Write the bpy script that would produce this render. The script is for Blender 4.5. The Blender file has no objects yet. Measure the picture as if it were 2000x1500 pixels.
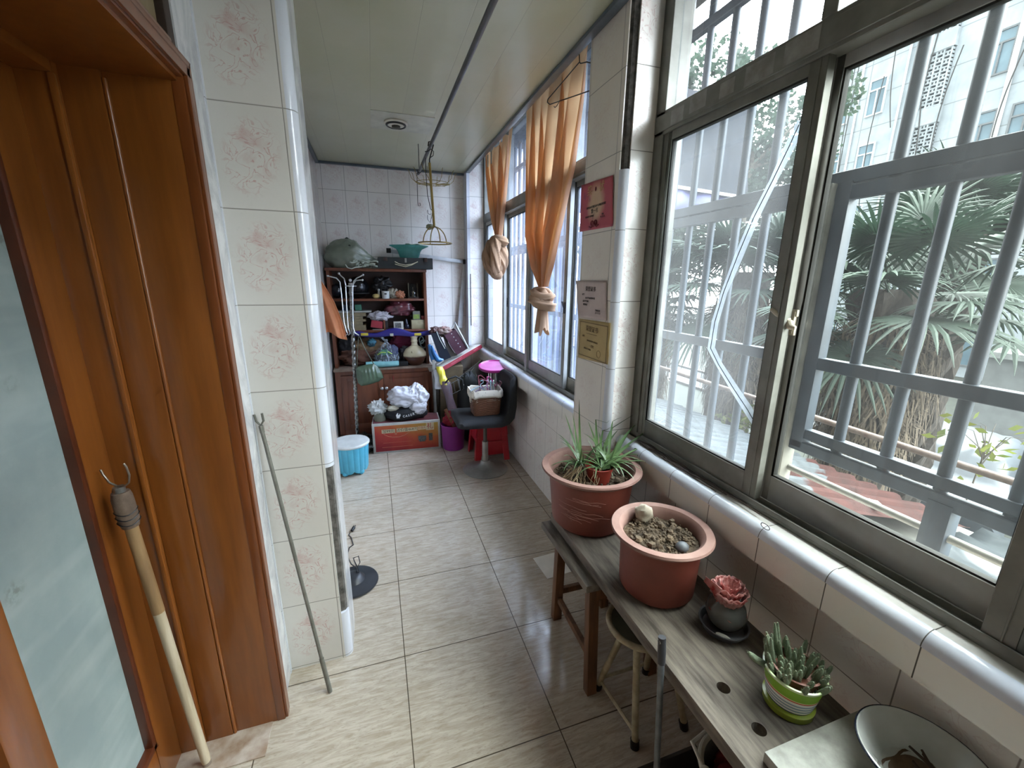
import bpy, bmesh, math, random
from mathutils import Vector, Matrix, noise
R = math.radians
SC = bpy.context.scene
COL = SC.collection
rnd = random.Random(7)

# ---------------------------------------------------------------- camera
F_PX = 804.68
YAW, PIT, ROL = .319886, -.246674, .010799
EYE = Vector((0, 0, 1.6))
FW = Vector((math.sin(YAW)*math.cos(PIT), math.cos(YAW)*math.cos(PIT), math.sin(PIT)))
_r = Vector((math.cos(YAW), -math.sin(YAW), 0)); _u = _r.cross(FW)
RT = _r*math.cos(ROL)+_u*math.sin(ROL); UP = _u*math.cos(ROL)-_r*math.sin(ROL)
cd = bpy.data.cameras.new('camera'); cam = bpy.data.objects.new('camera', cd); COL.objects.link(cam)
cd.sensor_width = 36; cd.sensor_fit = 'HORIZONTAL'; cd.lens = 36*F_PX/2000; cd.clip_start = .02; cd.clip_end = 300
M3 = Matrix((RT, UP, -FW)).transposed()
cam.matrix_world = Matrix.Translation(EYE) @ M3.to_4x4()
SC.camera = cam

def sight(x, y): return FW+RT*((x-1000)/F_PX)+UP*((750-y)/F_PX)
def onx(x, y, X): d = sight(x, y); return EYE+d*(X/d.x)          # measured points on the planes of the room
def ony(x, y, Y): d = sight(x, y); return EYE+d*(Y/d.y)
def onz(x, y, Z): d = sight(x, y); return EYE+d*((Z-1.6)/d.z)

# ---------------------------------------------------------------- materials
def lin(c):
    if isinstance(c, str):
        c = [int(c[i:i+2], 16)/255 for i in (1, 3, 5)]
        c = [v/12.92 if v <= .04045 else ((v+.055)/1.055)**2.4 for v in c]
    return (c[0], c[1], c[2], 1)
class NT:
    def __init__(s, name):
        s.m = bpy.data.materials.new(name); s.m.use_nodes = True; s.t = s.m.node_tree; s.t.nodes.clear()
        s.out = s.n('ShaderNodeOutputMaterial')
    def n(s, kind, **kw):
        nd = s.t.nodes.new(kind)
        for k, v in kw.items():
            if k[0] == '_': setattr(nd, k[1:], v)
            else:
                i = nd.inputs[int(k[1:])] if k[0] == 'i' and k[1:].isdigit() else nd.inputs[k.replace('__', ' ')]
                if isinstance(v, bpy.types.NodeSocket): s.t.links.new(v, i)
                else: i.default_value = v
        return nd
    def math(s, op, a, b=0., c=None):
        kw = dict(_operation=op, i0=a, i1=b)
        if c is not None: kw['i2'] = c
        return s.n('ShaderNodeMath', **kw).outputs[0]
    def mix(s, f, a, b):
        nd = s.n('ShaderNodeMix', _data_type='RGBA')
        for i, v in ((0, f), (6, a), (7, b)):
            if isinstance(v, bpy.types.NodeSocket): s.t.links.new(v, nd.inputs[i])
            else: nd.inputs[i].default_value = v
        return nd.outputs[2]
    def coord(s, scale=(1, 1, 1), kind='Object'):
        tc = s.n('ShaderNodeTexCoord').outputs[kind]
        if scale == (1, 1, 1): return tc
        return s.n('ShaderNodeMapping', i0=tc, i3=scale).outputs[0]
    def noise(s, vec, scale, detail=4, rough=.55, dist=0.):
        return s.n('ShaderNodeTexNoise', Vector=vec, Scale=scale, Detail=detail, Roughness=rough, Distortion=dist).outputs[0]
    def ramp(s, f, a, b): return s.n('ShaderNodeMapRange', _clamp=True, i0=f, i1=a, i2=b).outputs[0]
    def done(s, sh): s.t.links.new(sh.outputs[0] if hasattr(sh, 'outputs') else sh, s.out.inputs[0]); return s.m
    def bump(s, h, strength=.3, dist=.01): return s.n('ShaderNodeBump', Strength=strength, Distance=dist, Height=h).outputs[0]
    def pbr(s, col, rough=.5, metal=0., normal=None, **kw):
        a = dict(Base__Color=col, Roughness=rough, Metallic=metal); a.update(kw)
        if normal is not None: a['Normal'] = normal
        return s.n('ShaderNodeBsdfPrincipled', **a)
MATS = {}
def mat(name, col, rough=.5, metal=0., col2=None, scale=8., stretch=(1, 1, 1), lo=.35, hi=.7, bump=0., bscale=60., coat=0., detail=4, dist=0., kind='Object', trans=0.):
    if name in MATS: return MATS[name]
    t = NT(name); v = t.coord(stretch, kind); c = lin(col)
    c2 = lin(col2) if col2 else tuple(x*.72 for x in c[:3])+(1,)
    f = t.ramp(t.noise(v, scale, detail, .6, dist), lo, hi)
    cc = t.mix(f, c2, c)
    kw = {}
    if coat: kw['Coat__Weight'] = coat
    if bump: kw['normal'] = t.bump(t.noise(v, bscale, 5, .6), bump, .004)
    sh = t.pbr(cc, rough, metal, **kw)
    if trans:
        tr = t.n('ShaderNodeBsdfTranslucent', Color=cc)
        sh = t.n('ShaderNodeMixShader', i0=trans, i1=sh.outputs[0], i2=tr.outputs[0])
    MATS[name] = t.done(sh); return MATS[name]

def tile(name, ua, va, w, h, u0=0., v0=0., base='#cfc9c4', grout='#8d8880', floral=0., rough=.16, soil=.35, gw=.0022, pink='#b98d88', cols=None):
    """wall tile in the plane of two world axes; an optional printed flower sketch sits in the middle of each tile"""
    t = NT(name); co = t.coord(); sp = t.n('ShaderNodeSeparateXYZ', i0=co)
    u = t.math('SUBTRACT', sp.outputs['XYZ'.index(ua)], u0); v = t.math('SUBTRACT', sp.outputs['XYZ'.index(va)], v0)
    fu = t.math('WRAP', u, w, 0.); fv = t.math('WRAP', v, h, 0.)
    du = t.math('MINIMUM', fu, t.math('SUBTRACT', w, fu)); dv = t.math('MINIMUM', fv, t.math('SUBTRACT', h, fv))
    d = t.math('MINIMUM', du, dv)
    g = t.ramp(d, gw*.45, gw)
    c = lin(base)
    soilf = t.math('MULTIPLY', t.ramp(t.noise(co, 2.3, 6, .62), .42, .75), soil)
    col = t.mix(soilf, c, tuple(x*k for x, k in zip(c[:3], (.72, .68, .62)))+(1,))
    spk = t.math('MULTIPLY', t.ramp(t.noise(co, 38, 4, .7), .6, .75), .12)
    col = t.mix(spk, col, lin('#9a948c'))
    if floral:
        pu = t.math('DIVIDE', t.math('SUBTRACT', fu, w*.5), w*.43); pv = t.math('DIVIDE', t.math('SUBTRACT', fv, h*.52), h*.42)
        lean = t.math('SUBTRACT', pu, t.math('MULTIPLY', pv, .22))
        rr = t.math('SQRT', t.math('ADD', t.math('MULTIPLY', lean, lean), t.math('MULTIPLY', pv, pv)))
        mask = t.ramp(rr, 1., .6)
        pos = t.n('ShaderNodeCombineXYZ', i0=fu, i1=fv, i2=0.).outputs[0]
        n1 = t.noise(pos, 26, 2, .5, 1.2); n2 = t.noise(pos, 15, 3, .6, .6)
        line = t.ramp(t.math('ABSOLUTE', t.math('SUBTRACT', n1, .5)), .03, .008)
        fill = t.math('MULTIPLY', t.ramp(n2, .52, .68), .45)
        f = t.math('MULTIPLY', t.math('MULTIPLY', t.math('MAXIMUM', t.math('MULTIPLY', line, .7), fill), mask), floral)
        col = t.mix(f, col, lin(pink))
    col = t.mix(g, lin(grout), col)
    ro = t.math('ADD', t.math('MULTIPLY', t.math('SUBTRACT', 1., g), .5), t.math('ADD', rough, t.math('MULTIPLY', soilf, .25)))
    MATS[name] = t.done(t.pbr(col, ro, 0., t.bump(g, .35, .002))); return MATS[name]

def glass(name, dust=.2, tint='#dfeaea', scale=3., rough=.03, dcol='#dfe6ea', streak=(1, 1, .25), lo=.3, hi=.8, spread=.16):
    """thin window glass: clear, a weak reflection, and a film of dust that scatters the daylight"""
    t = NT(name); co = t.coord(streak); n = t.noise(co, scale, 5, .65)
    f = t.math('ADD', t.math('MULTIPLY', t.ramp(n, lo, hi), spread), dust)
    clear = t.n('ShaderNodeBsdfTransparent', Color=lin(tint)); gl = t.n('ShaderNodeBsdfGlossy', Color=(1, 1, 1, 1), Roughness=rough)
    fr = t.n('ShaderNodeFresnel', IOR=1.35)
    bf = t.n('ShaderNodeNewGeometry').outputs['Backfacing']
    a = t.n('ShaderNodeMixShader', i0=t.math('MULTIPLY', fr.outputs[0], t.math('SUBTRACT', 1., bf)), i1=clear.outputs[0], i2=gl.outputs[0])
    df = t.n('ShaderNodeBsdfDiffuse', Color=lin(dcol)); tl = t.n('ShaderNodeBsdfTranslucent', Color=lin(dcol))
    b = t.n('ShaderNodeMixShader', i0=.93, i1=df.outputs[0], i2=tl.outputs[0])
    MATS[name] = t.done(t.n('ShaderNodeMixShader', i0=f, i1=a.outputs[0], i2=b.outputs[0])); return MATS[name]

# ---------------------------------------------------------------- meshes
ORG = {}
class MB:
    def __init__(s): s.v = []; s.f = []; s.mi = []; s.k = 0
    def add(s, vs, fs):
        b = len(s.v); s.v += [Vector(p) for p in vs]; s.f += [[i+b for i in q] for q in fs]; s.mi += [s.k]*len(fs); return s
    def box(s, x0, x1, y0, y1, z0, z1, M=None):
        p = [Vector((x, y, z)) for x in (x0, x1) for y in (y0, y1) for z in (z0, z1)]
        if M is not None: p = [M @ q for q in p]
        return s.add(p, [(0, 1, 3, 2), (4, 6, 7, 5), (0, 4, 5, 1), (2, 3, 7, 6), (0, 2, 6, 4), (1, 5, 7, 3)])
    def bar(s, a, b, w, h, up=(0, 0, 1), tw=1.):
        """square bar from a to b, w across, h along up"""
        a = Vector(a); b = Vector(b); d = (b-a).normalized(); x = d.cross(Vector(up)).normalized(); y = x.cross(d)
        p = []
        for q, k in ((a, 1.), (b, tw)):
            for i, j in ((-1, -1), (1, -1), (1, 1), (-1, 1)): p.append(q+x*(i*w*k/2)+y*(j*h*k/2))
        return s.add(p, [(3, 2, 1, 0), (4, 5, 6, 7), (0, 1, 5, 4), (1, 2, 6, 5), (2, 3, 7, 6), (3, 0, 4, 7)])
    def tube(s, pts, r, n=8, closed=False, cap=True):
        pts = [Vector(p) for p in pts]; N = len(pts); rs = r if isinstance(r, (list, tuple)) else [r]*N
        tg = []
        for i in range(N):
            a = pts[(i-1) % N] if (i or closed) else pts[0]; b = pts[(i+1) % N] if (i < N-1 or closed) else pts[-1]
            tg.append((b-a).normalized())
        ref = Vector((0, 0, 1)) if abs(tg[0].z) < .9 else Vector((1, 0, 0))
        x = tg[0].cross(ref).normalized(); vs = []
        for i in range(N):
            x = (x-tg[i]*x.dot(tg[i])).normalized(); y = tg[i].cross(x)
            for k in range(n):
                a = 2*math.pi*k/n; vs.append(pts[i]+(x*math.cos(a)+y*math.sin(a))*rs[i])
        fs = []
        for i in range(N if closed else N-1):
            j = (i+1) % N
            for k in range(n): fs.append((i*n+k, i*n+(k+1) % n, j*n+(k+1) % n, j*n+k))
        if cap and not closed: fs += [tuple(range(n))[::-1], tuple(range((N-1)*n, N*n))]
        return s.add(vs, fs)
    def lathe(s, prof, c=(0, 0, 0), n=40, M=None, sx=1., sy=1., wob=None):
        vs = []; fs = []; m = len(prof)
        for k in range(n):
            a = 2*math.pi*k/n
            for r, z in prof:
                q = r*(wob(a, z) if wob else 1.); vs.append(Vector((q*math.cos(a)*sx, q*math.sin(a)*sy, z)))
        for k in range(n):
            j = (k+1) % n
            for i in range(m-1): fs.append((k*m+i, j*m+i, j*m+i+1, k*m+i+1))
        if M is not None: vs = [M @ p for p in vs]
        c = Vector(c); return s.add([p+c for p in vs], fs)
    def prism(s, poly, ax, a, b):
        """polygon in the two other axes, pushed along ax from a to b"""
        def p3(p, t): return {'x': (t, p[0], p[1]), 'y': (p[0], t, p[1]), 'z': (p[0], p[1], t)}[ax]
        n = len(poly); vs = [p3(p, a) for p in poly]+[p3(p, b) for p in poly]
        fs = [tuple(range(n))[::-1], tuple(range(n, 2*n))]+[(i, (i+1) % n, (i+1) % n+n, i+n) for i in range(n)]
        return s.add(vs, fs)
    def grid(s, rows, closed=False):
        n = len(rows[0]); vs = [p for r in rows for p in r]; fs = []
        for i in range(len(rows)-1):
            for k in range(n if closed else n-1): fs.append((i*n+k, i*n+(k+1) % n, (i+1)*n+(k+1) % n, (i+1)*n+k))
        return s.add(vs, fs)
    def ball(s, c, rx, ry=None, rz=None, n=16, m=10, fn=None, M=None):
        ry = rx if ry is None else ry; rz = rx if rz is None else rz; c = Vector(c); rows = []
        for i in range(m+1):
            th = math.pi*i/m; row = []
            for k in range(n):
                a = 2*math.pi*k/n; p = Vector((math.sin(th)*math.cos(a), math.sin(th)*math.sin(a), -math.cos(th)))
                q = 1. if fn is None else fn(p)
                p = Vector((p.x*rx*q, p.y*ry*q, p.z*rz*q)) if not isinstance(q, Vector) else q
                if M is not None: p = M @ p
                row.append(p+c)
            rows.append(row)
        return s.grid(rows, True)
    def ring(s, c, Rr, r, n=32, m=8, ax='z', sx=1., sy=1., a0=0., a1=2*math.pi):
        full = abs(a1-a0-2*math.pi) < 1e-6; N = n if full else n+1; pts = []
        for k in range(N):
            a = a0+(a1-a0)*k/n; u, v = Rr*math.cos(a)*sx, Rr*math.sin(a)*sy
            pts.append(Vector(c)+Vector({'z': (u, v, 0), 'y': (u, 0, v), 'x': (0, u, v)}[ax]))
        return s.tube(pts, r, m, closed=full)
    def xf(s, M): s.v = [M @ p for p in s.v]; return s
    def build(s, name, m, parent=None, smooth=False, bevel=0., seg=2, solid=0., subd=0, sharp=40):
        me = bpy.data.meshes.new(name); o = bpy.data.objects.new(name, me); COL.objects.link(o)
        org = Vector((0, 0, 0))
        if parent is not None: org = ORG.get(parent.name, org); o.parent = parent; ORG[o.name] = org
        me.from_pydata([p-org for p in s.v], [], s.f)
        for q in (m if isinstance(m, (list, tuple)) else [m]): me.materials.append(q)
        me.polygons.foreach_set('material_index', s.mi)
        bm = bmesh.new(); bm.from_mesh(me)
        bmesh.ops.remove_doubles(bm, verts=bm.verts, dist=1e-5)
        bmesh.ops.recalc_face_normals(bm, faces=bm.faces)
        if bevel:
            es = [e for e in bm.edges if len(e.link_faces) == 2 and e.calc_face_angle(0) > R(30)]
            bmesh.ops.bevel(bm, geom=es, offset=bevel, segments=seg, profile=.6, affect='EDGES', clamp_overlap=True)
        bm.to_mesh(me); bm.free()
        if smooth or bevel:
            me.shade_smooth(); me.set_sharp_from_angle(angle=R(sharp))
        if solid: md = o.modifiers.new('thickness', 'SOLIDIFY'); md.thickness = solid; md.offset = 0
        if subd: md = o.modifiers.new('smooth', 'SUBSURF'); md.levels = subd; md.render_levels = subd
        return o
def tag(o, label, cat, group=None):
    o['label'] = label; o['category'] = cat
    if group: o['group'] = group
    return o
def thing(name, loc, label=None, cat=None, group=None, kind=None):
    o = bpy.data.objects.new(name, None); COL.objects.link(o); o.location = loc; o.empty_display_size = .05; ORG[o.name] = Vector(loc)
    if label: tag(o, label, cat, group)
    if kind: o['kind'] = kind
    return o
def struct(o): o['kind'] = 'structure'; return o
def part_label(o, s): o['label'] = s; return o
def dup(root, loc, label=None, group=None):
    r = root.copy(); COL.objects.link(r); r.location = loc
    if label: r['label'] = label
    if group: r['group'] = group
    for ch in root.children:
        c = ch.copy(); COL.objects.link(c); c.parent = r
        for g in ch.children: d = g.copy(); COL.objects.link(d); d.parent = c
    return r
def letters(items, M, m, name, parent, extrude=.0004):
    """items: (string, x, y, size) set in the plane of M; one mesh of lettering"""
    out = MB()
    for s_, x, y, size in items:
        cu = bpy.data.curves.new('lettering', 'FONT'); cu.body = s_; cu.size = size; cu.extrude = extrude; cu.resolution_u = 2
        cu.align_x = 'CENTER'; cu.align_y = 'CENTER'
        o = bpy.data.objects.new('lettering', cu); COL.objects.link(o)
        dg = bpy.context.evaluated_depsgraph_get(); dg.update()
        me = bpy.data.meshes.new_from_object(o.evaluated_get(dg))
        out.add([M @ Vector((v.co.x+x, v.co.y+y, v.co.z)) for v in me.vertices], [tuple(p.vertices) for p in me.polygons])
        bpy.data.objects.remove(o); bpy.data.curves.remove(cu); bpy.data.meshes.remove(me)
    return out.build(name, m, parent)
def frame4(org, x, y):
    x = Vector(x).normalized(); y = Vector(y); y = (y-x*y.dot(x)).normalized(); z = x.cross(y)
    M = Matrix((x, y, z)).transposed().to_4x4(); M.translation = Vector(org); return M
def fnz(p, s=1.): return noise.noise(Vector(p)*s)
def crumple(seed, amp=.18, freq=2.2, fold=.12, ff=5.):
    o = Vector((seed*3.1, seed*1.7, seed*.9))
    def f(p): return 1+amp*noise.noise(p*freq+o)*1.6+fold*(abs(noise.noise(p*ff+o))*2-.45)
    return f

# ================================================================ materials of the place
T_PIL = tile('floral_tile_pillar', 'X', 'Z', .2045, .3, -.4345, .01, base='#d0ccc5', floral=1., soil=.2)
T_BACK = tile('floral_tile_back', 'X', 'Z', .2005, .3, .01, .015, base='#e8e4df', floral=.6, soil=.2)
T_PIER = tile('floral_tile_pier', 'X', 'Z', .2, .3, .93, .015, base='#ebe6e0', floral=.75, soil=.25)
T_PIERL = tile('plain_tile_pier', 'Y', 'Z', .26, .3, 1.66, .015, base='#e0d8cc', floral=.25, soil=.3)
T_SIDE = tile('floral_tile_side', 'Y', 'Z', .2, .3, .02, .01, base='#dad5d0', floral=.6, soil=.3)
T_BAND = tile('sill_band_tile', 'Y', 'Z', .2005, 3., .004, -1., base='#e2ddd4', grout='#4d473f', soil=.3, gw=.0018, rough=.2)
T_LOW = tile('low_wall_tile', 'Y', 'Z', .2005, .3, .06, -.03, base='#e9e3db', grout='#8a8177', floral=.4, soil=.3)
T_SILL = tile('sill_top_tile', 'Y', 'X', .2005, 2., .004, 0., base='#cfcdc9', grout='#55504a', soil=.5, gw=.0018, rough=.22)
T_BULL = tile('bullnose_tile', 'Y', 'X', .2005, 2., .004, 0., base='#cdd2dc', grout='#55504a', soil=.2, gw=.0014, rough=.12)
T_BULLV = tile('bullnose_tile_upright', 'X', 'Z', 9., .3, -3., .01, base='#cdd0d8', grout='#7d7a76', soil=.2, gw=.0018, rough=.12)
def marble(name, base, vein):
    t = NT(name); co = t.coord((1, 1, .6)); n = t.noise(co, 7, 7, .65, 1.4)
    sp = t.n('ShaderNodeSeparateXYZ', i0=co); z = t.math('WRAP', t.math('SUBTRACT', sp.outputs[2], .01), .3, 0.)
    col = t.mix(t.ramp(n, .38, .62), lin(vein), lin(base)); MATS[name] = t.done(t.pbr(col, .16)); return MATS[name]
M_MARB = marble('white_marble_tile', '#d8d8d8', '#b4b4b8')
def floor_mat():
    t = NT('beige_floor_tile'); co = t.coord(); sp = t.n('ShaderNodeSeparateXYZ', i0=co)
    u = t.math('WRAP', t.math('SUBTRACT', sp.outputs[0], .025), .52, 0.); v = t.math('WRAP', t.math('SUBTRACT', sp.outputs[1], .066), .4865, 0.)
    du = t.math('MINIMUM', u, t.math('SUBTRACT', .52, u)); dv = t.math('MINIMUM', v, t.math('SUBTRACT', .4865, v))
    g = t.ramp(t.math('MINIMUM', du, dv), .0012, .0026)
    wv = t.n('ShaderNodeMapping', i0=co, i3=(6.5, 44., 1)).outputs[0]
    n1 = t.noise(wv, 1.5, 6, .62, 1.1)
    wv2 = t.n('ShaderNodeMapping', i0=co, i3=(13., 60., 1)).outputs[0]
    n2 = t.noise(wv2, 2.4, 5, .6, 1.6)
    c = t.mix(t.ramp(n1, .36, .62), lin('#a49785'), lin('#bdb2a3'))
    c = t.mix(t.math('MULTIPLY', t.ramp(n2, .56, .66), .5), c, lin('#8b7d6a'))
    c = t.mix(t.math('MULTIPLY', t.ramp(t.noise(co, 1.7, 5, .6), .5, .75), .35), c, lin('#7f7262'))
    c = t.mix(g, lin('#4a4034'), c)
    ro = t.math('ADD', .06, t.math('MULTIPLY', t.ramp(t.noise(co, 3., 5, .6), .4, .8), .14))
    return t.done(t.pbr(c, ro, 0., t.bump(g, .3, .0015)))
M_FLOOR = floor_mat()
def ceil_mat():
    t = NT('ceiling_panel'); co = t.coord(); sp = t.n('ShaderNodeSeparateXYZ', i0=co)
    u = t.math('WRAP', t.math('SUBTRACT', sp.outputs[0], .06), .2, 0.)
    g = t.ramp(t.math('MINIMUM', u, t.math('SUBTRACT', .2, u)), .0006, .0022)
    c = t.mix(t.ramp(t.noise(co, 2, 5, .6), .4, .7), lin('#b3b398'), lin('#bcbba5'))
    c = t.mix(g, lin('#a9a891'), c)
    return t.done(t.pbr(c, .3, 0., t.bump(g, .3, .002)))
M_CEIL = ceil_mat()
M_TRIM = mat('grey_plastic_trim', '#5f6a72', .35, col2='#4c565e')
M_CEM = mat('bare_cement', '#6b6660', .9, col2='#3a3733', scale=30, bump=.6, bscale=80)
M_WOOD = mat('orange_varnished_wood', '#8c5220', .3, col2='#744018', scale=5, stretch=(6, 6, .5), lo=.3, hi=.75, coat=.3)
M_WOOD2 = mat('orange_varnished_moulding', '#7f4520', .28, col2='#6a3819', scale=5, stretch=(6, 6, .5), coat=.4)
M_ALU = mat('dull_aluminium', '#a3a49f', .45, .3, col2='#8a8a85', scale=6, lo=.3, hi=.7)
M_ALUD = mat('grimy_aluminium', '#86867f', .5, .25, col2='#68675f', scale=7, lo=.3, hi=.7)
M_RUB = mat('dark_rubber_seal', '#24241f', .8)
M_BOARD = mat('brown_board', '#8b7a5c', .5, col2='#7a694d', scale=20, stretch=(1, 1, .1))
M_DKW = mat('dark_brown_post', '#3a2a20', .45, col2='#2a1d15')

# ================================================================ room shell
struct(MB().box(-1.7, 1.3, -2.7, 4.7, -.12, 0).build('floor', M_FLOOR))
CZ = 2.65
c = MB().box(-.44, .985, -2.7, 4.6, CZ, CZ+.02)
ceil = struct(c.build('ceiling', M_CEIL))
struct(MB().box(-1.7, 1.6, -2.7, 4.7, 2.9, 3.05).build('ceiling', M_CEM))
tr = MB(); tr.prism([(.95, CZ-.022), (.99, CZ-.022), (.99, CZ+.012), (.975, CZ+.012), (.972, CZ-.004), (.95, CZ-.004)], 'y', -2.6, 4.42)
tr.box(-.43, .96, 4.515, 4.549, CZ-.02, CZ-.001).box(-.429, -.40, 1.86, 4.549, CZ-.02, CZ-.001)
struct(tr.build('trim_1', M_TRIM, bevel=.003))
# back wall and the boxed corner
struct(MB().box(-1.7, 1.7, 4.55, 4.7, 0, 2.9).build('wall_back', T_BACK))
b = MB().box(.985, 1.7, 4.40, 4.55, .885, 2.9); struct(b.build('wall_corner', T_PIER))
b = MB()
b.prism([(.985+.025*(1-math.cos(a)), 4.40+.025*(1-math.sin(a))) for a in (0, .4, .8, 1.2, 1.57)]+[(1.01, 4.55), (.985, 4.55)], 'z', .885, 2.66)
b.box(.955, .985, 4.40, 4.55, .9, 2.66)
struct(b.build('trim_2', T_BULLV, smooth=True))
part = MB().box(.98, .988, 4.396, 4.401, 1.12, 1.66); struct(part.build('trim_3', M_CEM))
# upright bullnose strip near the left end of the back wall
struct(MB().tube([(-.212, 4.5555, 0), (-.212, 4.5555, 2.64)], .008, 10).build('trim_4', T_BACK, smooth=True))
# left wall beyond the pillar, the pillar, and the strip beside the door
struct(MB().box(-.58, -.43, 1.82, 4.55, 0, 2.9).build('wall_left', T_SIDE))
PY0, PY1, PX1 = 1.6, 1.80, -.19
struct(MB().box(-.435, PX1-.03, PY0, PY1, 0, 2.66).build('wall_pillar', [T_PIL], bevel=0))
b = MB().box(PX1-.031, PX1, PY0+.03, PY1, 0, 2.66); struct(b.build('wall_pillar_side', M_MARB))
b = MB()
arc = [(PX1-.032+.032*math.sin(a), PY0+.032*(1-math.cos(a))) for a in [i*math.pi/2/7 for i in range(8)]]
for z0, z1 in ((0, .226), (.895, 2.66)): b.prism(arc+[(PX1-.032, PY0+.032)], 'z', z0, z1)
struct(b.build('trim_5', T_BULLV, smooth=True))
b = MB().prism([(PX1-.03, PY0+.012), (PX1-.012, PY0+.018), (PX1-.006, PY0+.03), (PX1-.03, PY0+.032)], 'z', .226, .895)   # broken-off edge, bare cement
struct(b.build('trim_6', M_CEM))
struct(MB().box(-.58, -.432, 1.435, 1.62, 0, 2.66).build('wall_door_strip', M_MARB))
struct(MB().box(-.4345, -.430, 1.585, 1.6, 0, 2.66).build('trim_7', T_BULLV))
# wall over and behind the door opening
struct(MB().box(-.58, -.455, -.3, 1.44, 2.17, 2.66).build('wall_over_door', M_BOARD))
struct(MB().box(-.47, -.436, 1.395, 1.437, 2.16, 2.66).build('trim_8', M_DKW, bevel=.004))
struct(MB().box(-.58, -.43, -2.7, -.3, 0, 2.9).build('wall_left_near', T_SIDE))
struct(MB().box(-1.7, -1.6, -2.7, 4.7, 0, 2.9).build('wall_inner_room', mat('dim_plaster', '#8a867c', .8)))
struct(MB().box(-1.6, -.58, 1.46, 1.56, 0, 2.9).build('wall_inner_room', MATS['dim_plaster']))
struct(MB().box(-1.6, -.58, -.45, -.35, 0, 2.9).build('wall_inner_room', MATS['dim_plaster']))
# window wall: low wall, sill slab with bullnose, pier, header
struct(MB().box(1.15, 1.4, -2.7, 4.55, 0, .78).build('wall_right', T_LOW))
BX, BT, BB = 1.06, .885, .768
for y0, y1 in ((-2.7, 1.6), (1.93, 4.4)):
    b = MB().box(BX, 1.3, y0, y1, BB, BT-.03); struct(b.build('wall_sill_band', T_BAND))
    b = MB().box(BX+.03, 1.3, y0, y1, BT-.031, BT); struct(b.build('trim_9', T_SILL))
    arc = [(BX-.004+.034*(1-math.cos(a)), BT-.032+.034*math.sin(a)) for a in [i*math.pi/2/8 for i in range(9)]]
    b = MB().prism(arc+[(BX+.031, BT-.032)], 'y', y0, y1); struct(b.build('trim_10', T_BULL, smooth=True))
PRX = .995
struct(MB().box(PRX+.03, 1.222, 1.6, 1.93, 0, 2.9).build('wall_pier', T_PIER))
struct(MB().box(PRX, PRX+.03, 1.63, 1.93, 0, 2.9).build('wall_pier_face', T_PIERL))
b = MB(); arc = [(PRX+.03*(1-math.cos(a)), 1.63-.03*math.sin(a)) for a in [i*math.pi/2/7 for i in range(8)]]
b.prism(arc+[(PRX+.03, 1.63)], 'z', 0, 2.045); struct(b.build('trim_11', T_BULLV, smooth=True))
b = MB().prism([(PRX+.005, 1.63), (PRX+.012, 1.617), (PRX+.03, 1.606), (PRX+.03, 1.63)], 'z', 2.045, 2.9); struct(b.build('trim_12', M_CEM))
struct(MB().box(1.13, 1.4, -2.7, 4.55, 2.84, 2.9).build('wall_header', M_CEM))
struct(MB().box(1.06, 1.4, -1.6, -.36, BT, 2.9).build('wall_light_block', T_PIERL))  # unseen wall added to shut out daylight from behind the camera
b = MB().box(-.58, 1.4, -1.6, -1.5, 0, .85).box(-.58, 1.4, -1.6, -1.5, 2.5, 2.9).box(-.58, -.38, -1.6, -1.5, .85, 2.5).box(1.0, 1.4, -1.6, -1.5, .85, 2.5)
struct(b.build('wall_front', T_BACK))  # unseen end wall, set close and opened for the added fill light

# ceiling lamp base without its bulb
t = thing('ceiling_lamp', (.225, 3.29, CZ), 'small white bulb holder with a dark ring on the ceiling', 'lamp')
M_WHP = mat('old_white_plastic', '#d8d5c8', .4, col2='#c3bfae'); M_BLK = mat('black_plastic', '#17171a', .4, col2='#0e0e10')
MB().box(.06, .47, 3.12, 3.46, CZ-.003, CZ).build('ceiling_plate', mat('plate_white', '#c9c9b8', .35), t)
MB().lathe([(0, CZ-.004), (.078, CZ-.004), (.08, CZ-.012), (.06, CZ-.022), (.03, CZ-.026), (0, CZ-.026)], (.225, 3.29, 0)).build('rosette', M_WHP, t, smooth=True)
MB().ring((.225, 3.29, CZ-.020), .062, .008, 40, 8).build('ring', M_BLK, t, smooth=True)
MB().lathe([(0, CZ-.02), (.030, CZ-.022), (.028, CZ-.036), (.017, CZ-.042), (0, CZ-.042)], (.225, 3.29, 0), 20).build('socket', mat('socket_dark', '#4b473d', .5), t, smooth=True)

# ================================================================ door in the left wall
d = thing('door_1', (-.6, 1.0, 0), kind='structure')
p = MB()
p.box(-.585, -.432, 1.39, 1.436, 0, 2.09)                 # flat jamb board facing the room
p.box(-.665, -.585, 1.382, 1.436, 0, 2.09)
p.box(-.76, -.665, 1.365, 1.436, 0, 2.09)
p.build('door_jamb', M_WOOD, d, bevel=.003)
p = MB()
for x, r in ((-.580, .0055), (-.590, .0045), (-.599, .003)): p.tube([(x, 1.3885, 0), (x, 1.3885, 2.06)], r, 10)
p.build('jamb_moulding', M_WOOD, d, smooth=True)
MB().box(-.674, -.662, 1.358, 1.372, 0, 2.05).build('jamb_edge', M_WOOD, d, bevel=.004)
p = MB().box(-.76, -.432, -.3, 1.40, 2.075, 2.17); p.box(-.76, -.665, -.3, 1.365, 2.05, 2.08).box(-.86, -.755, -.3, 1.436, 2.03, 2.17); p.build('door_lintel', M_WOOD, d, bevel=.003)
p = MB()
for (x0, x1, k0, k1) in ((-.445, -.418, 0, .052), (-.418, -.409, .006, .03), (-.418, -.411, .036, .047)):
    p.box(x0, x1, 1.388+k0, 1.388+k1, 0, 2.085+k1); p.box(x0, x1, -.3, 1.388+k1, 2.085+k0, 2.085+k1)
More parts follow.
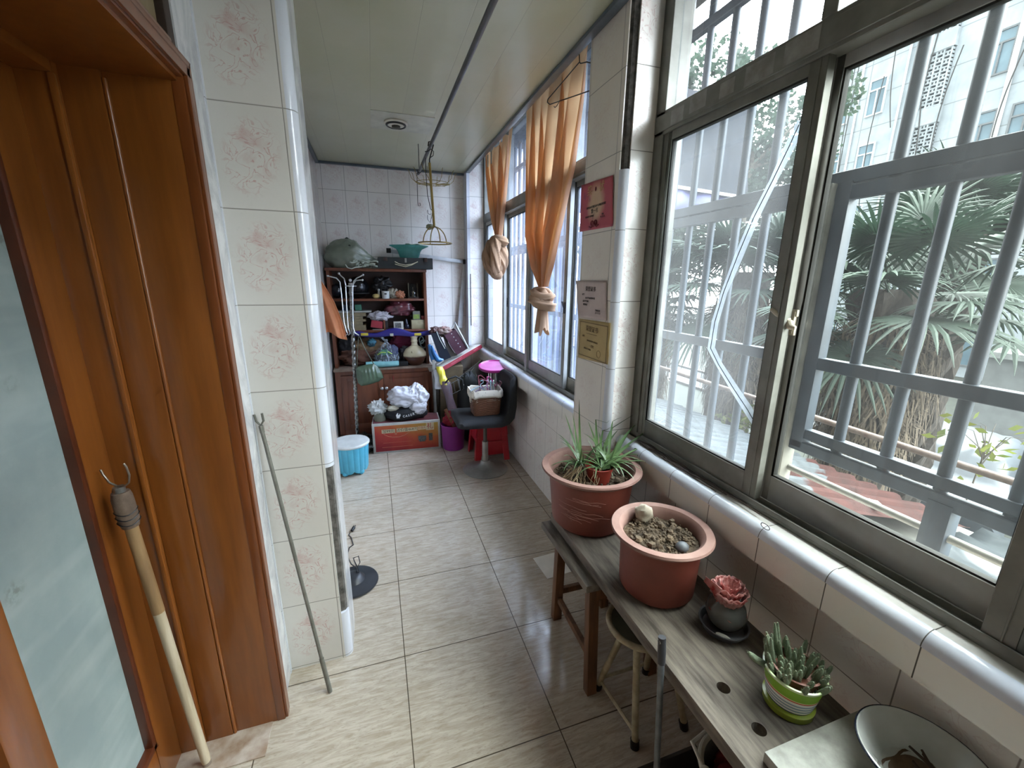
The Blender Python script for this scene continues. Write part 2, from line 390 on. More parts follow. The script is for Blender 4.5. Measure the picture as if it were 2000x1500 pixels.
p.build('door_casing', M_WOOD2, d, bevel=.003)
# frosted leaf
DX = -.735
p = MB()
p.box(DX-.04, DX, 1.255, 1.372, 0, 2.06); p.box(DX-.04, DX, .90, 1.255, 0, .20); p.box(DX-.04, DX, .90, 1.255, 1.98, 2.06)
p.box(DX-.04, DX-.005, .82, .95, 0, 2.06)
p.build('door_leaf', M_WOOD, d, bevel=.004)
p = MB()
p.box(DX-.03, DX+.006, 1.237, 1.257, .185, 1.99); p.box(DX-.03, DX+.006, .90, 1.257, .185, .207); p.box(DX-.03, DX+.006, .90, 1.257, 1.97, 1.99)
p.build('glazing_bead', mat('dark_red_bead', '#5f2f1a', .3, col2='#4c2413'), d, bevel=.004)
struct(MB().box(-.78, -.46, 1.27, 1.437, 0, .004).build('trim_13', mat('brown_threshold', '#8a6f58', .5, col2='#b9ada0', scale=14, detail=6)))
def frosted():
    t = NT('frosted_glass'); co = t.coord()
    c = t.mix(t.ramp(t.noise(co, 5, 6, .6), .4, .7), lin('#8d9b99'), lin('#a0aca8'))
    s = t.n('ShaderNodeTexVoronoi', Vector=co, Scale=7.).outputs[0]
    st = t.math('MULTIPLY', t.ramp(s, .24, .08), t.ramp(t.noise(co, 60, 3), .42, .6))
    c = t.mix(t.math('MULTIPLY', st, .6), c, lin('#5f6654'))
    w = t.n('ShaderNodeMapping', i0=co, i2=(R(35), 0, 0), i3=(1, 3, 22)).outputs[0]
    c = t.mix(t.math('MULTIPLY', t.ramp(t.noise(w, .8, 2), .5, .7), .22), c, lin('#c6cec9'))
    return t.done(t.pbr(c, .32))
MB().box(DX-.024, DX-.016, .90, 1.245, .19, 1.98).build('glass_pane', frosted(), d)
# neighbouring leaf that stands proud, nearer the room
p = MB().box(-.70, -.655, .775, .855, 0, 2.06).box(-.70, -.66, -.2, .7745, 0.0005, .2).box(-.70, -.66, -.2, .775, 1.9, 2.06).box(-.69, -.68, -.2, .775, .2, 1.9)
p.build('door_leaf', M_WOOD, d, bevel=.006)

# ================================================================ windows
G_A = glass('dusty_glass_pane', .016, scale=2.2, spread=.04, tint='#e6eef2', dcol='#eef3f8')
G_B = glass('clear_glass_pane', .002, scale=2.6, spread=.010, tint='#eef4f4', dcol='#f0f5f8')
G_W3 = glass('fill_window_glass', .02, tint='#7c7c7a', spread=.02)
G_FAR = glass('fogged_glass_pane', .035, scale=2.0, spread=.07, tint='#dbe6f6', dcol='#c9d8f2', streak=(1, 6, .15), lo=.35, hi=.7)
G_UP = glass('upper_glass_pane', .006, scale=2.0, spread=.02, tint='#eaf0f5', dcol='#f0f4fa')
def sash(win, y0, y1, x0, z0, z1, g, stile=.045, bot=.07, top=.035, m=None):
    """aluminium sash; y0 nearer the camera"""
    x1 = x0+.026
    p = MB(); p.box(x0, x1, y0, y0+stile, z0, z1).box(x0, x1, y1-stile, y1, z0, z1).box(x0, x1, y0+stile, y1-stile, z0, z0+bot).box(x0, x1, y0+stile, y1-stile, z1-top, z1)
    for yy in (y0+stile*.35, y1-stile*.65): p.box(x0-.002, x0, yy, yy+.004, z0, z1)
    f = p.build('sash', m or M_ALUD, win, bevel=.0018, seg=1)
    p = MB(); a, b, c, e = y0+stile, y1-stile, z0+bot, z1-top
    for q in ((a, a+.005, c, e), (b-.005, b, c, e), (a, b, c, c+.005), (a, b, e-.005, e)): p.box(x0+.004, x1-.004, *q)
    p.build('seal', M_RUB, f)
    MB().box(x0+.011, x0+.015, a, b, c, e).build('pane', g, f)
    return f
def outer_frame(win, y0, y1, mull, jam=.03, ztr=(2.165, 2.25)):
    p = MB(); x0, x1 = 1.13, 1.222; zb, zt = .885, 2.84
    p.box(x0, x1, y0, y1, zb, zb+.012)
    for xx in (x0, x0+.040, x1-.006): p.box(xx, xx+.005, y0, y1, zb, zb+.03)
    p.box(x0, x1, y0, y0+jam, zb, zt).box(x0, x1, y1-jam, y1, zb, zt)
    p.box(x0, x1, y0, y1, ztr[0], ztr[1]).box(x0-.004, x0, y0, y1, ztr[0]+.012, ztr[1]-.012).box(x0, x1, y0, y1, zt-.05, zt)
    for yy in mull: p.box(x0, x1, yy-.02, yy+.02, ztr[1], zt)
    return p.build('window_frame', M_ALUD, win, bevel=.002, seg=1)
w1 = thing('window_1', (1.13, 0, .885), kind='structure')
outer_frame(w1, -.36, 1.6, (.92, .22), .055)
ZS, ZT = .912, 2.17
fa = sash(w1, .905, 1.548, 1.137, ZS, ZT, G_A, .05, .078)
sash(w1, .318, .945, 1.178, ZS, ZT, G_B, .052, .085, m=M_ALU)
sash(w1, -.28, .36, 1.137, ZS, ZT, G_A, .05, .078)
ys = [1.545, .92, .22, -.31]
for a, b in zip(ys, ys[1:]): MB().box(1.17, 1.175, b, a, 2.25, 2.80).build('pane', G_UP, w1)
# pale patches that paint the light reflected along the transom
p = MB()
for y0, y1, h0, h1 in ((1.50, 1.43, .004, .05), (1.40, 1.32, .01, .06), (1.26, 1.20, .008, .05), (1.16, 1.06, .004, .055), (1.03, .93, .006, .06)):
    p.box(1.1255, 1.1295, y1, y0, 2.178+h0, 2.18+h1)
p.build('reflection_patch', mat('reflection_patch', '#9b9a94', .5, col2='#7d7b74', scale=20), w1)
# white crescent lock
lk = MB(); lk.box(1.165, 1.178, .898, .918, 1.455, 1.52); lk.box(1.168, 1.1775, .894, .922, 1.505, 1.525).box(1.168, 1.1775, .894, .922, 1.45, 1.47)
lk.tube([(1.16, .908, 1.492), (1.15, .915, 1.496), (1.140, .935, 1.512), (1.134, .952, 1.525)], [.011, .010, .008, .006], 8)
lk.tube([(1.16, .908, 1.488), (1.152, .893, 1.476), (1.155, .880, 1.474)], [.012, .010, .006], 8)
part_label(lk.build('window_latch', mat('cream_plastic', '#d6d0bf', .45, col2='#bfb7a3'), w1, bevel=.002), 'cream plastic window latch')
# packing tape over the crack of the left pane
def tape_pts(l, X): return [onx(x, y, X) for x, y in l]
TP = [(1568, 236), (1542, 290), (1512, 352), (1476, 424), (1444, 500), (1416, 570), (1398, 628), (1390, 680), (1406, 712), (1436, 760), (1462, 800), (1480, 832)]
cl = tape_pts(TP, 1.1475); p = MB(); rows = []
for i, q in enumerate(cl):
    d_ = (cl[min(i+1, len(cl)-1)]-cl[max(i-1, 0)]); d_.x = 0; d_.normalize(); nrm = Vector((0, -d_.z, d_.y)); wd = .0165*(1+.15*math.sin(i*2.1))
    rows.append([q+nrm*wd+Vector((-.0022, 0, 0)), q+nrm*wd*.3+Vector((-.0045, 0, 0)), q-nrm*wd*.3+Vector((-.0025, 0, 0)), q-nrm*wd+Vector((-.003, 0, 0))])
p.grid(rows)
def tape_mat():
    t = NT('packing_tape'); co = t.coord(); n = t.noise(co, 40, 4, .6)
    a = t.n('ShaderNodeBsdfTransparent', Color=lin('#cdd9e6')); tl = t.n('ShaderNodeBsdfTranslucent', Color=lin('#dfe6f0')); gl = t.pbr(lin('#c5cdd8'), .22)
    b = t.n('ShaderNodeMixShader', i0=.45, i1=gl.outputs[0], i2=tl.outputs[0])
    return t.done(t.n('ShaderNodeMixShader', i0=t.math('ADD', .32, t.math('MULTIPLY', n, .3)), i1=a.outputs[0], i2=b.outputs[0]))
M_TAPE = tape_mat()
tp_ = p.build('crack_tape', M_TAPE, fa, smooth=True)
p = MB(); p.tube([q+Vector((-.006, .002*math.sin(i*5), .002*math.cos(i*7))) for i, q in enumerate(cl)], .0013, 5); p.build('crack', mat('crack_edge', '#4c4b50', .5), fa)

w3 = thing('fill_window', (.3, -1.55, .85), kind='structure')  # unseen end window, added as a frontal fill light
p = MB()
for x in (-.38, .29, .96): p.box(x, x+.04, -1.58, -1.52, .85, 2.5)
p.box(-.38, 1., -1.58, -1.52, .85, .89).box(-.38, 1., -1.58, -1.52, 2.46, 2.5); p.build('window_frame', M_ALU, w3)
MB().box(-.35, .98, -1.555, -1.55, .88, 2.47).build('pane', G_W3, w3)
w2 = thing('window_2', (1.13, 3.1, .885), kind='structure')
outer_frame(w2, 1.93, 4.40, (3.07, 2.42, 3.72), .04)
p = MB().box(1.128, 1.222, 3.045, 3.095, .885, 2.17); p.build('mullion', M_ALU, w2, bevel=.002)
for y0, y1, x0 in ((3.70, 4.365, 1.137), (3.09, 3.75, 1.178), (2.375, 3.05, 1.137), (1.965, 2.43, 1.178)):
    sash(w2, y0, y1, x0, ZS, ZT, G_FAR, .045, .075, m=M_ALU if y0 in (3.70, 2.375) else M_ALUD)
for a, b in ((4.36, 3.74), (3.70, 3.09), (3.05, 2.44), (2.40, 1.97)): MB().box(1.17, 1.175, b, a, 2.25, 2.79).build('pane', G_FAR, w2)
p = MB(); p.ring((1.172, 3.722, 1.40), .016, .004, 20, 6, ax='x'); p.box(1.174, 1.178, 3.708, 3.736, 1.36, 1.44); p.build('window_latch', M_BLK, w2, smooth=True)
p = MB(); p.box(1.13, 1.137, 2.385, 2.40, 1.40, 1.47); p.tube([(1.132, 2.39, 1.43), (1.12, 2.385, 1.45), (1.112, 2.385, 1.475)], .005, 6); p.build('window_latch', M_BLK, w2)

# ================================================================ security grille
M_STL = mat('grey_painted_steel', '#2b353f', .55, .1, col2='#1d252d', scale=14, stretch=(1, 1, .5))
M_STLL = mat('pale_painted_steel', '#7d7b73', .6, .1, col2='#5f5d56', scale=10)
gr = thing('security_grille', (1.40, .9, .7), 'slate grey steel bar grille fixed outside the windows', 'grille')
k = 0
for i in range(-12, 36):
    y = .855+.1335*i
    if i == 1: continue
    z0 = 1.07 if i <= 0 else .70
    MB().tube([(1.40, y, z0), (1.40, y, 2.86)], .0155, 10).build('bar', M_STL, gr, smooth=True)
for z0, z1, x0 in ((1.322, 1.362, 1.380), (1.848, 1.888, 1.380), (1.893, 1.932, 1.382), (2.62, 2.655, 1.382)):
    MB().box(x0, x0+.03, -2.4, 5.6, z0, z1).build('rail', M_STL, gr, bevel=.002, seg=1)
for z0, z1, x0, y1 in ((1.078, 1.112, 1.382, .99), (1.030, 1.066, 1.378, 1.0)):
    MB().box(x0, x0+.032, -2.4, y1, z0, z1).build('rail', M_STL, gr, bevel=.002, seg=1)
MB().box(1.386, 1.416, 1.04, 5.6, .70, .73).build('rail', M_STL, gr, bevel=.002, seg=1)
MB().box(1.360, 1.415, 1.0, 1.05, .70, 1.9).build('post', M_STLL, gr, bevel=.003); MB().box(1.378, 1.418, .955, .998, 1.04, 1.9).build('post', M_STL, gr, bevel=.003)
MB().box(1.375, 1.425, .545, .598, .70, 1.045).build('post', M_STL, gr, bevel=.003)
MB().tube([(1.40, 1.02, .95), (1.40, -2.4, .95)], .011, 10).build('rail', M_STLL, gr, smooth=True)
# ledge the grille and windows stand on, outside
struct(MB().box(1.3, 1.52, -2.7, 5.8, .0, .70).build('wall_outside', M_CEM))
# rusty drying pole on brackets and two wire hooks on it
M_RUST = mat('rusty_pipe', '#5d534d', .7, .1, col2='#46352c', scale=30)
dp = thing('drying_pole', (1.85, 1.0, 1.02), 'thin rusty drying pole running outside the bar grille', 'pole')
MB().tube([(1.85, 2.62, 1.03), (1.85, -1.6, .985)], .0125, 10).build('pole', M_RUST, dp, smooth=True)
for y in (2.5, -.9):
    p = MB(); p.box(1.40, 1.87, y-.015, y+.015, .975, 1.0); p.bar((1.41, y, .72), (1.80, y, .985), .02, .02); p.build('bracket', M_STLL, dp, bevel=.002)
M_WIREW = mat('white_coated_wire', '#e6e6e6', .4)
for y, lb in ((2.20, 'left white wire hook hanging on the drying pole beyond the grille'), (1.98, 'right white wire hook hanging on the drying pole beyond the grille')):
    z = 1.028; p = MB(); p.tube([(1.85+.016*math.cos(a), y, z+.0165*math.sin(a)) for a in [R(q) for q in range(-40, 221, 20)]], .0022, 6)
    p.tube([(1.838, y, z-.010), (1.845, y, z-.05)]+[(1.845, y+.018-.018*math.cos(a), z-.05-.02*math.sin(a)) for a in [R(q) for q in range(20, 181, 20)]], .0022, 6)
    tag(p.build('wire_hook', M_WIREW, smooth=True), lb, 'hook', 'wire hooks outside')

# ================================================================ outdoors
GZ = -2.6
M_GRND = mat('mossy_ground', '#262b24', .95, col2='#191d18', scale=3, detail=6)
M_ROAD = mat('asphalt', '#3a3d40', .9, col2='#313437', scale=20); M_KERB = mat('pale_kerb', '#5d5d5c', .8)
struct(MB().box(1.5, 45, -25, 60, GZ-.1, GZ).build('ground', M_GRND))
struct(MB().box(12.3, 14.6, -25, 60, GZ, GZ+.01).build('road', M_ROAD))
for x in (12.15, 14.6): struct(MB().box(x, x+.15, -25, 60, GZ, GZ+.10).build('kerb', M_KERB))
# apartment block across the road
AX = 26.
def facade_mat():
    t = NT('pale_rendered_facade'); co = t.coord(); sp = t.n('ShaderNodeSeparateXYZ', i0=co)
    u = t.math('WRAP', t.math('SUBTRACT', sp.outputs[1], .3), 2.45, 0.); v = t.math('WRAP', t.math('SUBTRACT', sp.outputs[2], -.05), 1.55, 0.)
    g = t.math('MINIMUM', t.ramp(u, .03, .06), t.ramp(v, .03, .06))
    c = t.mix(t.ramp(t.noise(co, .8, 6, .65), .42, .72), lin('#a3abb2'), lin('#8b939a'))
    st = t.n('ShaderNodeMapping', i0=co, i3=(1, 2.2, .12)).outputs[0]
    c = t.mix(t.math('MULTIPLY', t.ramp(t.noise(st, 1.6, 5, .6), .55, .75), .5), c, lin('#7b8083'))
    c = t.mix(g, lin('#7d8388'), c)
    return t.done(t.pbr(c, .85))
ap = thing('apartment_block', (AX, 8, GZ), 'tall pale apartment block with latticed stair shafts beyond the palms', 'building')
MB().box(AX, AX+9, -16, 21.0, GZ, 15.2).build('wall', facade_mat(), ap)
M_WFR = mat('window_white_frame', '#d3d9dd', .5); M_WFD = mat('window_dark_frame', '#6a6f74', .5); M_WGL = mat('far_window_glass', '#6d8795', .15, col2='#556c7a', scale=.7)
def block_window(yc, zc, wd, ht, fm):
    f = MB(); x = AX; y0, y1, z0, z1 = yc-wd/2, yc+wd/2, zc-ht/2, zc+ht/2; k = .07
    for q in ((y0-k, y0, z0-k, z1+k), (y1, y1+k, z0-k, z1+k), (y0, y1, z0-k, z0), (y0, y1, z1, z1+k), (y0, y1, z1-ht*.3, z1-ht*.3+k), ((y0+y1)/2-.03, (y0+y1)/2+.03, z0, z1-ht*.3)): f.box(x-.09, x, *q)
    f = f.build('window', fm, ap)
    MB().box(x-.03, x-.005, y0, y1, z0, z1).build('pane', M_WGL, f)
for zc in (-1.2, 1.9, 5.0, 8.1, 11.2, 14.0):
    for yc, wd, fm in ((19.4, .8, M_WFR), (17.6, .72, M_WFR), (12.95, .78, M_WFD), (11.6, .8, M_WFD), (8.2, 1.0, M_WFD), (5.6, 1.0, M_WFR), (2.5, 1.0, M_WFD)): block_window(yc, zc, wd, 1.6 if zc < 14 else 1.3, fm)
# perforated stair shaft: lattice of small slabs and the plain bands between floors
M_LAT = mat('lattice_concrete', '#a5acb2', .85, col2='#8f969c', scale=2); M_HOLE = mat('shaft_dark', '#39424c', .9)
MB().box(AX-.02, AX, 14.6, 16.05, GZ, 15.2).build('shaft_back', M_HOLE, ap)
for zb in (.5, 3.6, 6.7, 9.8, 12.9):
    p = MB()
    for j in range(16): p.box(AX-.16, AX-.02, 14.6, 16.05, zb+.02+j*.155, zb+.075+j*.155)
    for j in range(6): p.box(AX-.17, AX-.02, 14.6+j*.28, 14.67+j*.28, zb, zb+2.4)
    for j in range(15):
        for i in range(5):
            if (i+j) % 2: p.box(AX-.15, AX-.02, 14.67+i*.28+.07, 14.67+i*.28+.14, zb+.075+j*.155, zb+.175+j*.155)
    p.build('lattice', M_LAT, ap)
    MB().box(AX-.2, AX, 14.55, 16.1, zb-.72, zb).build('stair_band', M_LAT, ap)
for y, lw in ((16.4, .05), (18.5, .05), (12.4, .10)): MB().tube([(AX-.1, y, GZ), (AX-.1, y, 15.2)], lw, 8).build('drain_pipe', mat('white_drain_pipe', '#dfe3e6', .5), ap, smooth=True)
cb = thing('cable', (AX-.2, 16, 8), 'bundle of black cables drooping down the pale apartment front', 'cable')
p = MB()
for y0, z0, y1, z1, sag in ((18.9, 13, 18.2, 3, .25), (18.7, 13, 18.6, 2, .1), (17.0, 13, 16.5, 9.4, .1), (17.3, 12, 17.0, 4, .3), (14.2, 12, 14.3, 6, .3), (15.3, 13, 15.2, 4, .2), (11.9, 12, 12.1, 5, .4), (15.5, 11, 15.1, 4, -.2)):
    p.tube([(AX-.22, y0+(y1-y0)*t_+sag*math.sin(t_*3.1), z0+(z1-z0)*t_) for t_ in [i/14 for i in range(15)]], .024, 5)
p.build('strand', M_BLK, cb)
# low pale wall of the yard building at the right, behind the palms
yb = thing('yard_shed', (15.5, 1.0, GZ), 'low pale shed with a shuttered opening right of the shaggy palm trunk', 'shed')
MB().box(15.2, 18, -4, 6.2, GZ, -.2).build('wall', mat('pale_shed_wall', '#868a8b', .85, col2='#727576', scale=2), yb)
p = MB()
for j in range(6): p.box(15.14, 15.2, 3.6, 5.0, -1.9+j*.22, -1.78+j*.22)
p.build('shutter', M_WFD, yb)
MB().box(15.0, 18.2, -4.2, 6.4, -.2, -.05).build('roof', mat('shed_roof', '#8d9190', .8), yb)

# neighbouring wing with the dark overhang and a faded purple sheet, seen past the far panes
nb = thing('neighbour_wing', (3.3, 6.6, GZ), 'dark grey gabled neighbouring wing with a faded purple sheet below', 'building')
M_SLATE = mat('dark_slate_wall', '#20242d', .9, col2='#171a21', scale=5, detail=6); M_PURP = mat('faded_purple_sheet', '#4a4b78', .7, col2='#3c3d63', scale=3)
MB().prism([(1.55, 3.22), (6.0, 3.02), (6.2, 3.1), (5.92, 4.5), (5.6, 4.4), (1.55, 4.7)], 'y', 6.0, 9.0).build('overhang', M_SLATE, nb)
MB().bar((1.55, 5.98, 3.22), (6.1, 5.98, 3.01), .03, .05).build('batten', mat('pale_batten', '#8d8a86', .7), nb)
p = MB(); rows = []
for i in range(40):
    x = 1.6+4.5*i/39; zl = 2.62+.06*math.sin(i*.9)+.05*fnz((i, 3, 1), .6)
    rows.append([Vector((x, 6.02+.025*math.sin(i*1.3), 3.19-.038*i/8)), Vector((x, 6.02+.03*math.sin(i*1.3), 2.85)), Vector((x, 6.02+.02*math.sin(i*1.1), zl))])
p.grid(rows).build('purple_sheet', M_PURP, nb, smooth=True, solid=.004)
MB().box(.9, 3.1, 6.25, 9.0, GZ, 3.0).build('wall', mat('wing_wall', '#1f2429', .9, col2='#181c20', scale=2), nb)
MB().grid([[Vector((.9+2.23*i/160, 6.215+.022*math.cos(i*2*math.pi/6), z)) for z in (GZ+.3, 3.0)] for i in range(161)]).build('corrugated_sheet', mat('blue_grey_corrugated', '#3f4b66', .6, col2='#2f3a52', scale=2), nb, smooth=True, solid=.003)
MB().bar((6.08, 6.1, 3.1), (6.05, 6.1, GZ), .10, .10, (0, 1, 0)).build('post', M_DKW, nb)

# tin lean-to roof just below the grille
def tin_mat():
    t = NT('red_and_grey_tin'); co = t.coord(); sp = t.n('ShaderNodeSeparateXYZ', i0=co)
    e = t.math('ADD', t.math('MULTIPLY', t.math('SUBTRACT', sp.outputs[0], 1.9), .75), t.math('SUBTRACT', 2.15, sp.outputs[1]))
    e = t.math('ADD', e, t.math('MULTIPLY', t.math('SUBTRACT', t.noise(co, 2.3, 3, .5), .5), 1.3))
    f = t.ramp(e, .98, 1.02)
    red = t.mix(t.ramp(t.noise(co, 6, 5, .6), .4, .65), lin('#2d130f'), lin('#200d0a'))
    gry = t.mix(t.ramp(t.noise(co, 9, 5, .6), .45, .7), lin('#383c3f'), lin('#2b2e30'))
    return t.done(t.pbr(t.mix(f, gry, red), .75, 0., Specular__IOR__Level=.15))
tn = MB(); rows = []
def tinz(x): return .62-.27*(x-1.5)
ny = 150
for i in range(ny+1):
    y = 1.33+(4.3-1.33)*i/ny; ph = (y/.155) % 1.; hgt = .035*(max(0, min(1, ph/.16)) if ph < .4 else max(0, min(1, (.62-ph)/.16)) if ph < .62 else 0)
    rows.append([Vector((x, y, tinz(x)+hgt)) for x in (1.52, 2.2, 3.0, 3.62)])
tn.grid(rows)
rf = tag(tn.build('tin_roof', tin_mat(), solid=.003), 'red and grey corrugated tin lean-to roof below the window grille', 'roof')
st_ = tag(MB().ball((2.75, 1.42, tinz(2.75)+.045), .035, .05, .022, 14, 9, crumple(3, .1)).build('pebble', mat('pale_pebble', '#8d897f', .8), smooth=True), 'small pale stone lying on the red tin roof', 'stone')
# crumpled clear plastic sheet lying beside the tin roof on the flat ledge
rows = []
for i in range(34):
    row = []
    for j in range(26):
        x = 1.62+2.0*i/33; y = -.9+2.18*j/25
        row.append(Vector((x, y, .06+.30*(1-i/33)*.6+.07*abs(fnz((x, y, 0), 3.))+.05*fnz((x, y, 5), 7.))))
    rows.append(row)
tag(MB().grid(rows).build('plastic_sheet', mat('grey_plastic_sheet', '#33383b', .3, col2='#272b2e', scale=3, trans=.2), smooth=True, solid=.002), 'crumpled grey plastic sheet spread beyond the tin roof', 'sheet')
struct(MB().box(1.5, 3.7, -1.6, 4.4, GZ, .0).build('wall_shed', mat('shed_wall', '#83837d', .9)))

# car under a silver cover
def car_fn():
    prof = [(-2.1, .25, .62), (-2.0, .75, .74), (-1.2, .92, .80), (-.75, 1.38, .70), (.5, 1.46, .72), (1.15, 1.15, .76), (1.95, .92, .78), (2.1, .30, .66)]
    rows = []; n = 26
    for i in range(36):
        t_ = i/35*(len(prof)-1); a = min(int(t_), len(prof)-2); f = t_-a
        y, h, wd = [prof[a][q]*(1-f)+prof[a+1][q]*f for q in range(3)]
        row = []
        for k2 in range(n+1):
            u = -1+2*k2/n; s_ = abs(u); ww = wd*1.12
            x = math.copysign(min(1, s_*1.75)**.9, u)*ww*(1 if s_ < .57 else 1+.05*(s_-.57)); z = h*(1 if s_ < .4 else max(0.02, 1-((s_-.4)/.6)**1.6))
            wr = .03*abs(fnz((x*2, y*2, z), 2.6))+.02*fnz((x, y, z), 7.)
            row.append(Vector((x+wr, y+wr, z+wr)))
        rows.append(row)
    return rows
rows = [[Vector((10.6+p_.y, 4.35-p_.x+.3*p_.y, GZ+.0+p_.z)) for p_ in r_] for r_ in car_fn()]
cv = thing('covered_car', (10.6, 4.35, GZ), 'car under a crinkled silver cover behind the shaggy palm', 'car')
part_label(MB().grid(rows).build('cover', mat('silver_cover', '#3b4148', .5, .1, col2='#30353b', scale=4, bump=.3, bscale=12), cv, smooth=True, solid=.01), 'crinkled silver car cover')
for sx in (-.72, .72):
    for sy in (-1.35, 1.3): MB().tube([(10.6+sy, 4.35-sx+.3*sy-.1, GZ+.31), (10.6+sy, 4.35-sx+.3*sy+.1, GZ+.31)], .31, 20).build('wheel', M_BLK, cv, smooth=True)

# ---- fan palms
def fan_leaf(mb, base, dirv, up, plen, rad, nseg=30, spread=300, droop=.25, seed=0):
    rr = random.Random(seed); dirv = Vector(dirv).normalized(); side = dirv.cross(Vector((0, 0, 1)))
    if side.length < .1: side = Vector((1, 0, 0))
    side.normalize(); nrm = side.cross(dirv).normalized()
    tip = base+dirv*plen+Vector((0, 0, -plen*plen*.12))
    mid = base+dirv*plen*.5+Vector((0, 0, .02))
    mb.tube([base, mid, tip], [.011, .009, .007], 5)
    nrm = (nrm+dirv*.25).normalized(); d2 = (dirv-nrm*dirv.dot(nrm)).normalized(); s2 = nrm.cross(d2)
    for i in range(nseg):
        a = R(-spread/2+spread*i/(nseg-1)); d_ = d2*math.cos(a)+s2*math.sin(a); L = rad*(.72+.28*math.cos(a*.55))*rr.uniform(.9, 1.06); w_ = .017*rad/.5
        q = nrm.cross(d_).normalized()
        zz = [0, .012, -.02]; pts = []
        dr = droop*rr.uniform(.5, 1.4)
        for f, wk in ((.06, .45), (.35, 1.), (.62, .9), (.85, .5), (1., .06)):
            c_ = tip+d_*(L*f)+Vector((0, 0, -dr*L*max(0, f-.35)**2*1.6)); 
            pts.append((c_-q*w_*wk, c_+nrm*w_*.5*wk, c_+q*w_*wk))
        mb.grid([list(x) for x in pts])
M_FROND = mat('palm_frond', '#26392c', .75, col2='#18271e', scale=3, trans=.15)
M_FIBRE = mat('palm_fibre', '#37322d', .95, col2='#221e1b', scale=14, stretch=(3, 3, .4), bump=.6, bscale=20)
M_FIBRE2 = mat('dead_frond_skirt', '#6b5f50', .95, col2='#3a332b', scale=16, stretch=(3, 3, .4))
def palm(x, y, ztop, r, lab, seed, nl=24, rad=.62, pl=.75, skirt=1.4, lean=0.):
    rr = random.Random(seed); t = thing('fan_palm', (x, y, GZ), lab, 'palm tree', 'fan palms outside')
    n = 30; rows = []
    for i in range(n+1):
        z = GZ+(ztop-GZ)*i/n; row = []
        for k_ in range(18):
            a = 2*math.pi*k_/18; q = r*(1+.22*fnz((math.cos(a)*2, math.sin(a)*2, z*3+seed), 1.7)+.12*((i*7+k_*5) % 3-1))
            row.append(Vector((x+lean*(i/n)**2+q*math.cos(a), y+q*math.sin(a), z)))
        rows.append(row)
    MB().grid(rows, True).build('trunk', M_FIBRE, t, smooth=False)
    if skirt:                                  # hanging dead fronds
        m = MB(); 
        for i in range(1700):
            z0 = ztop-.25-rr.random()*skirt; a = rr.random()*6.283; L = rr.uniform(.22, .45)
            ro = r*1.0; ou = r*(1.30+.55*rr.random())*(1-.35*abs((ztop-.25-z0)/skirt-.35))
            p0 = Vector((x+ro*math.cos(a), y+ro*math.sin(a), z0)); p1 = Vector((x+ou*math.cos(a), y+ou*math.sin(a), z0-.08)); a2 = a+rr.uniform(-.25, .25)
            p2 = Vector((x+ou*1.05*math.cos(a2), y+ou*1.05*math.sin(a2), z0-L))
            sd = Vector((-math.sin(a), math.cos(a), 0))*rr.uniform(.005, .014)
            m.grid([[p0-sd, p0+sd], [p1-sd, p1+sd], [p2-sd*.3, p2+sd*.3]])
        m.build('dead_fronds', M_FIBRE2, t)
    m = MB()
    for i in range(nl):
        a = i*2.399+rr.uniform(-.2, .2); el = 1.2-1.5*(i/nl)+rr.uniform(-.12, .12)
        d_ = Vector((math.cos(a)*math.cos(el), math.sin(a)*math.cos(el), math.sin(el)))
        fan_leaf(m, Vector((x+lean, y, ztop-.1-.25*(i/nl))), d_, None, pl*rr.uniform(.8, 1.15), rad*rr.uniform(.85, 1.1), 34, 310, .2+.3*(i/nl), seed*100+i)
    m.build('fronds', M_FROND, t)
    return t
palm(5.0, 2.86, 1.55, .30, 'shaggy fan palm nearest the window with a skirt of dead fronds', 1, 26, .62, .8, 1.55)
palm(7.6, 3.62, 2.3, .22, 'taller fan palm at the right whose fronds reach over the nearest palm', 2, 22, .75, .85, 0)
palm(5.3, 4.9, 1.75, .30, 'fan palm behind the taped pane with a shaggy grey trunk', 3, 26, .66, .85, 1.7)
palm(5.1, 6.9, 1.35, .34, 'furthest left fan palm seen low through the taped pane', 4, 24, .66, .8, 1.7)

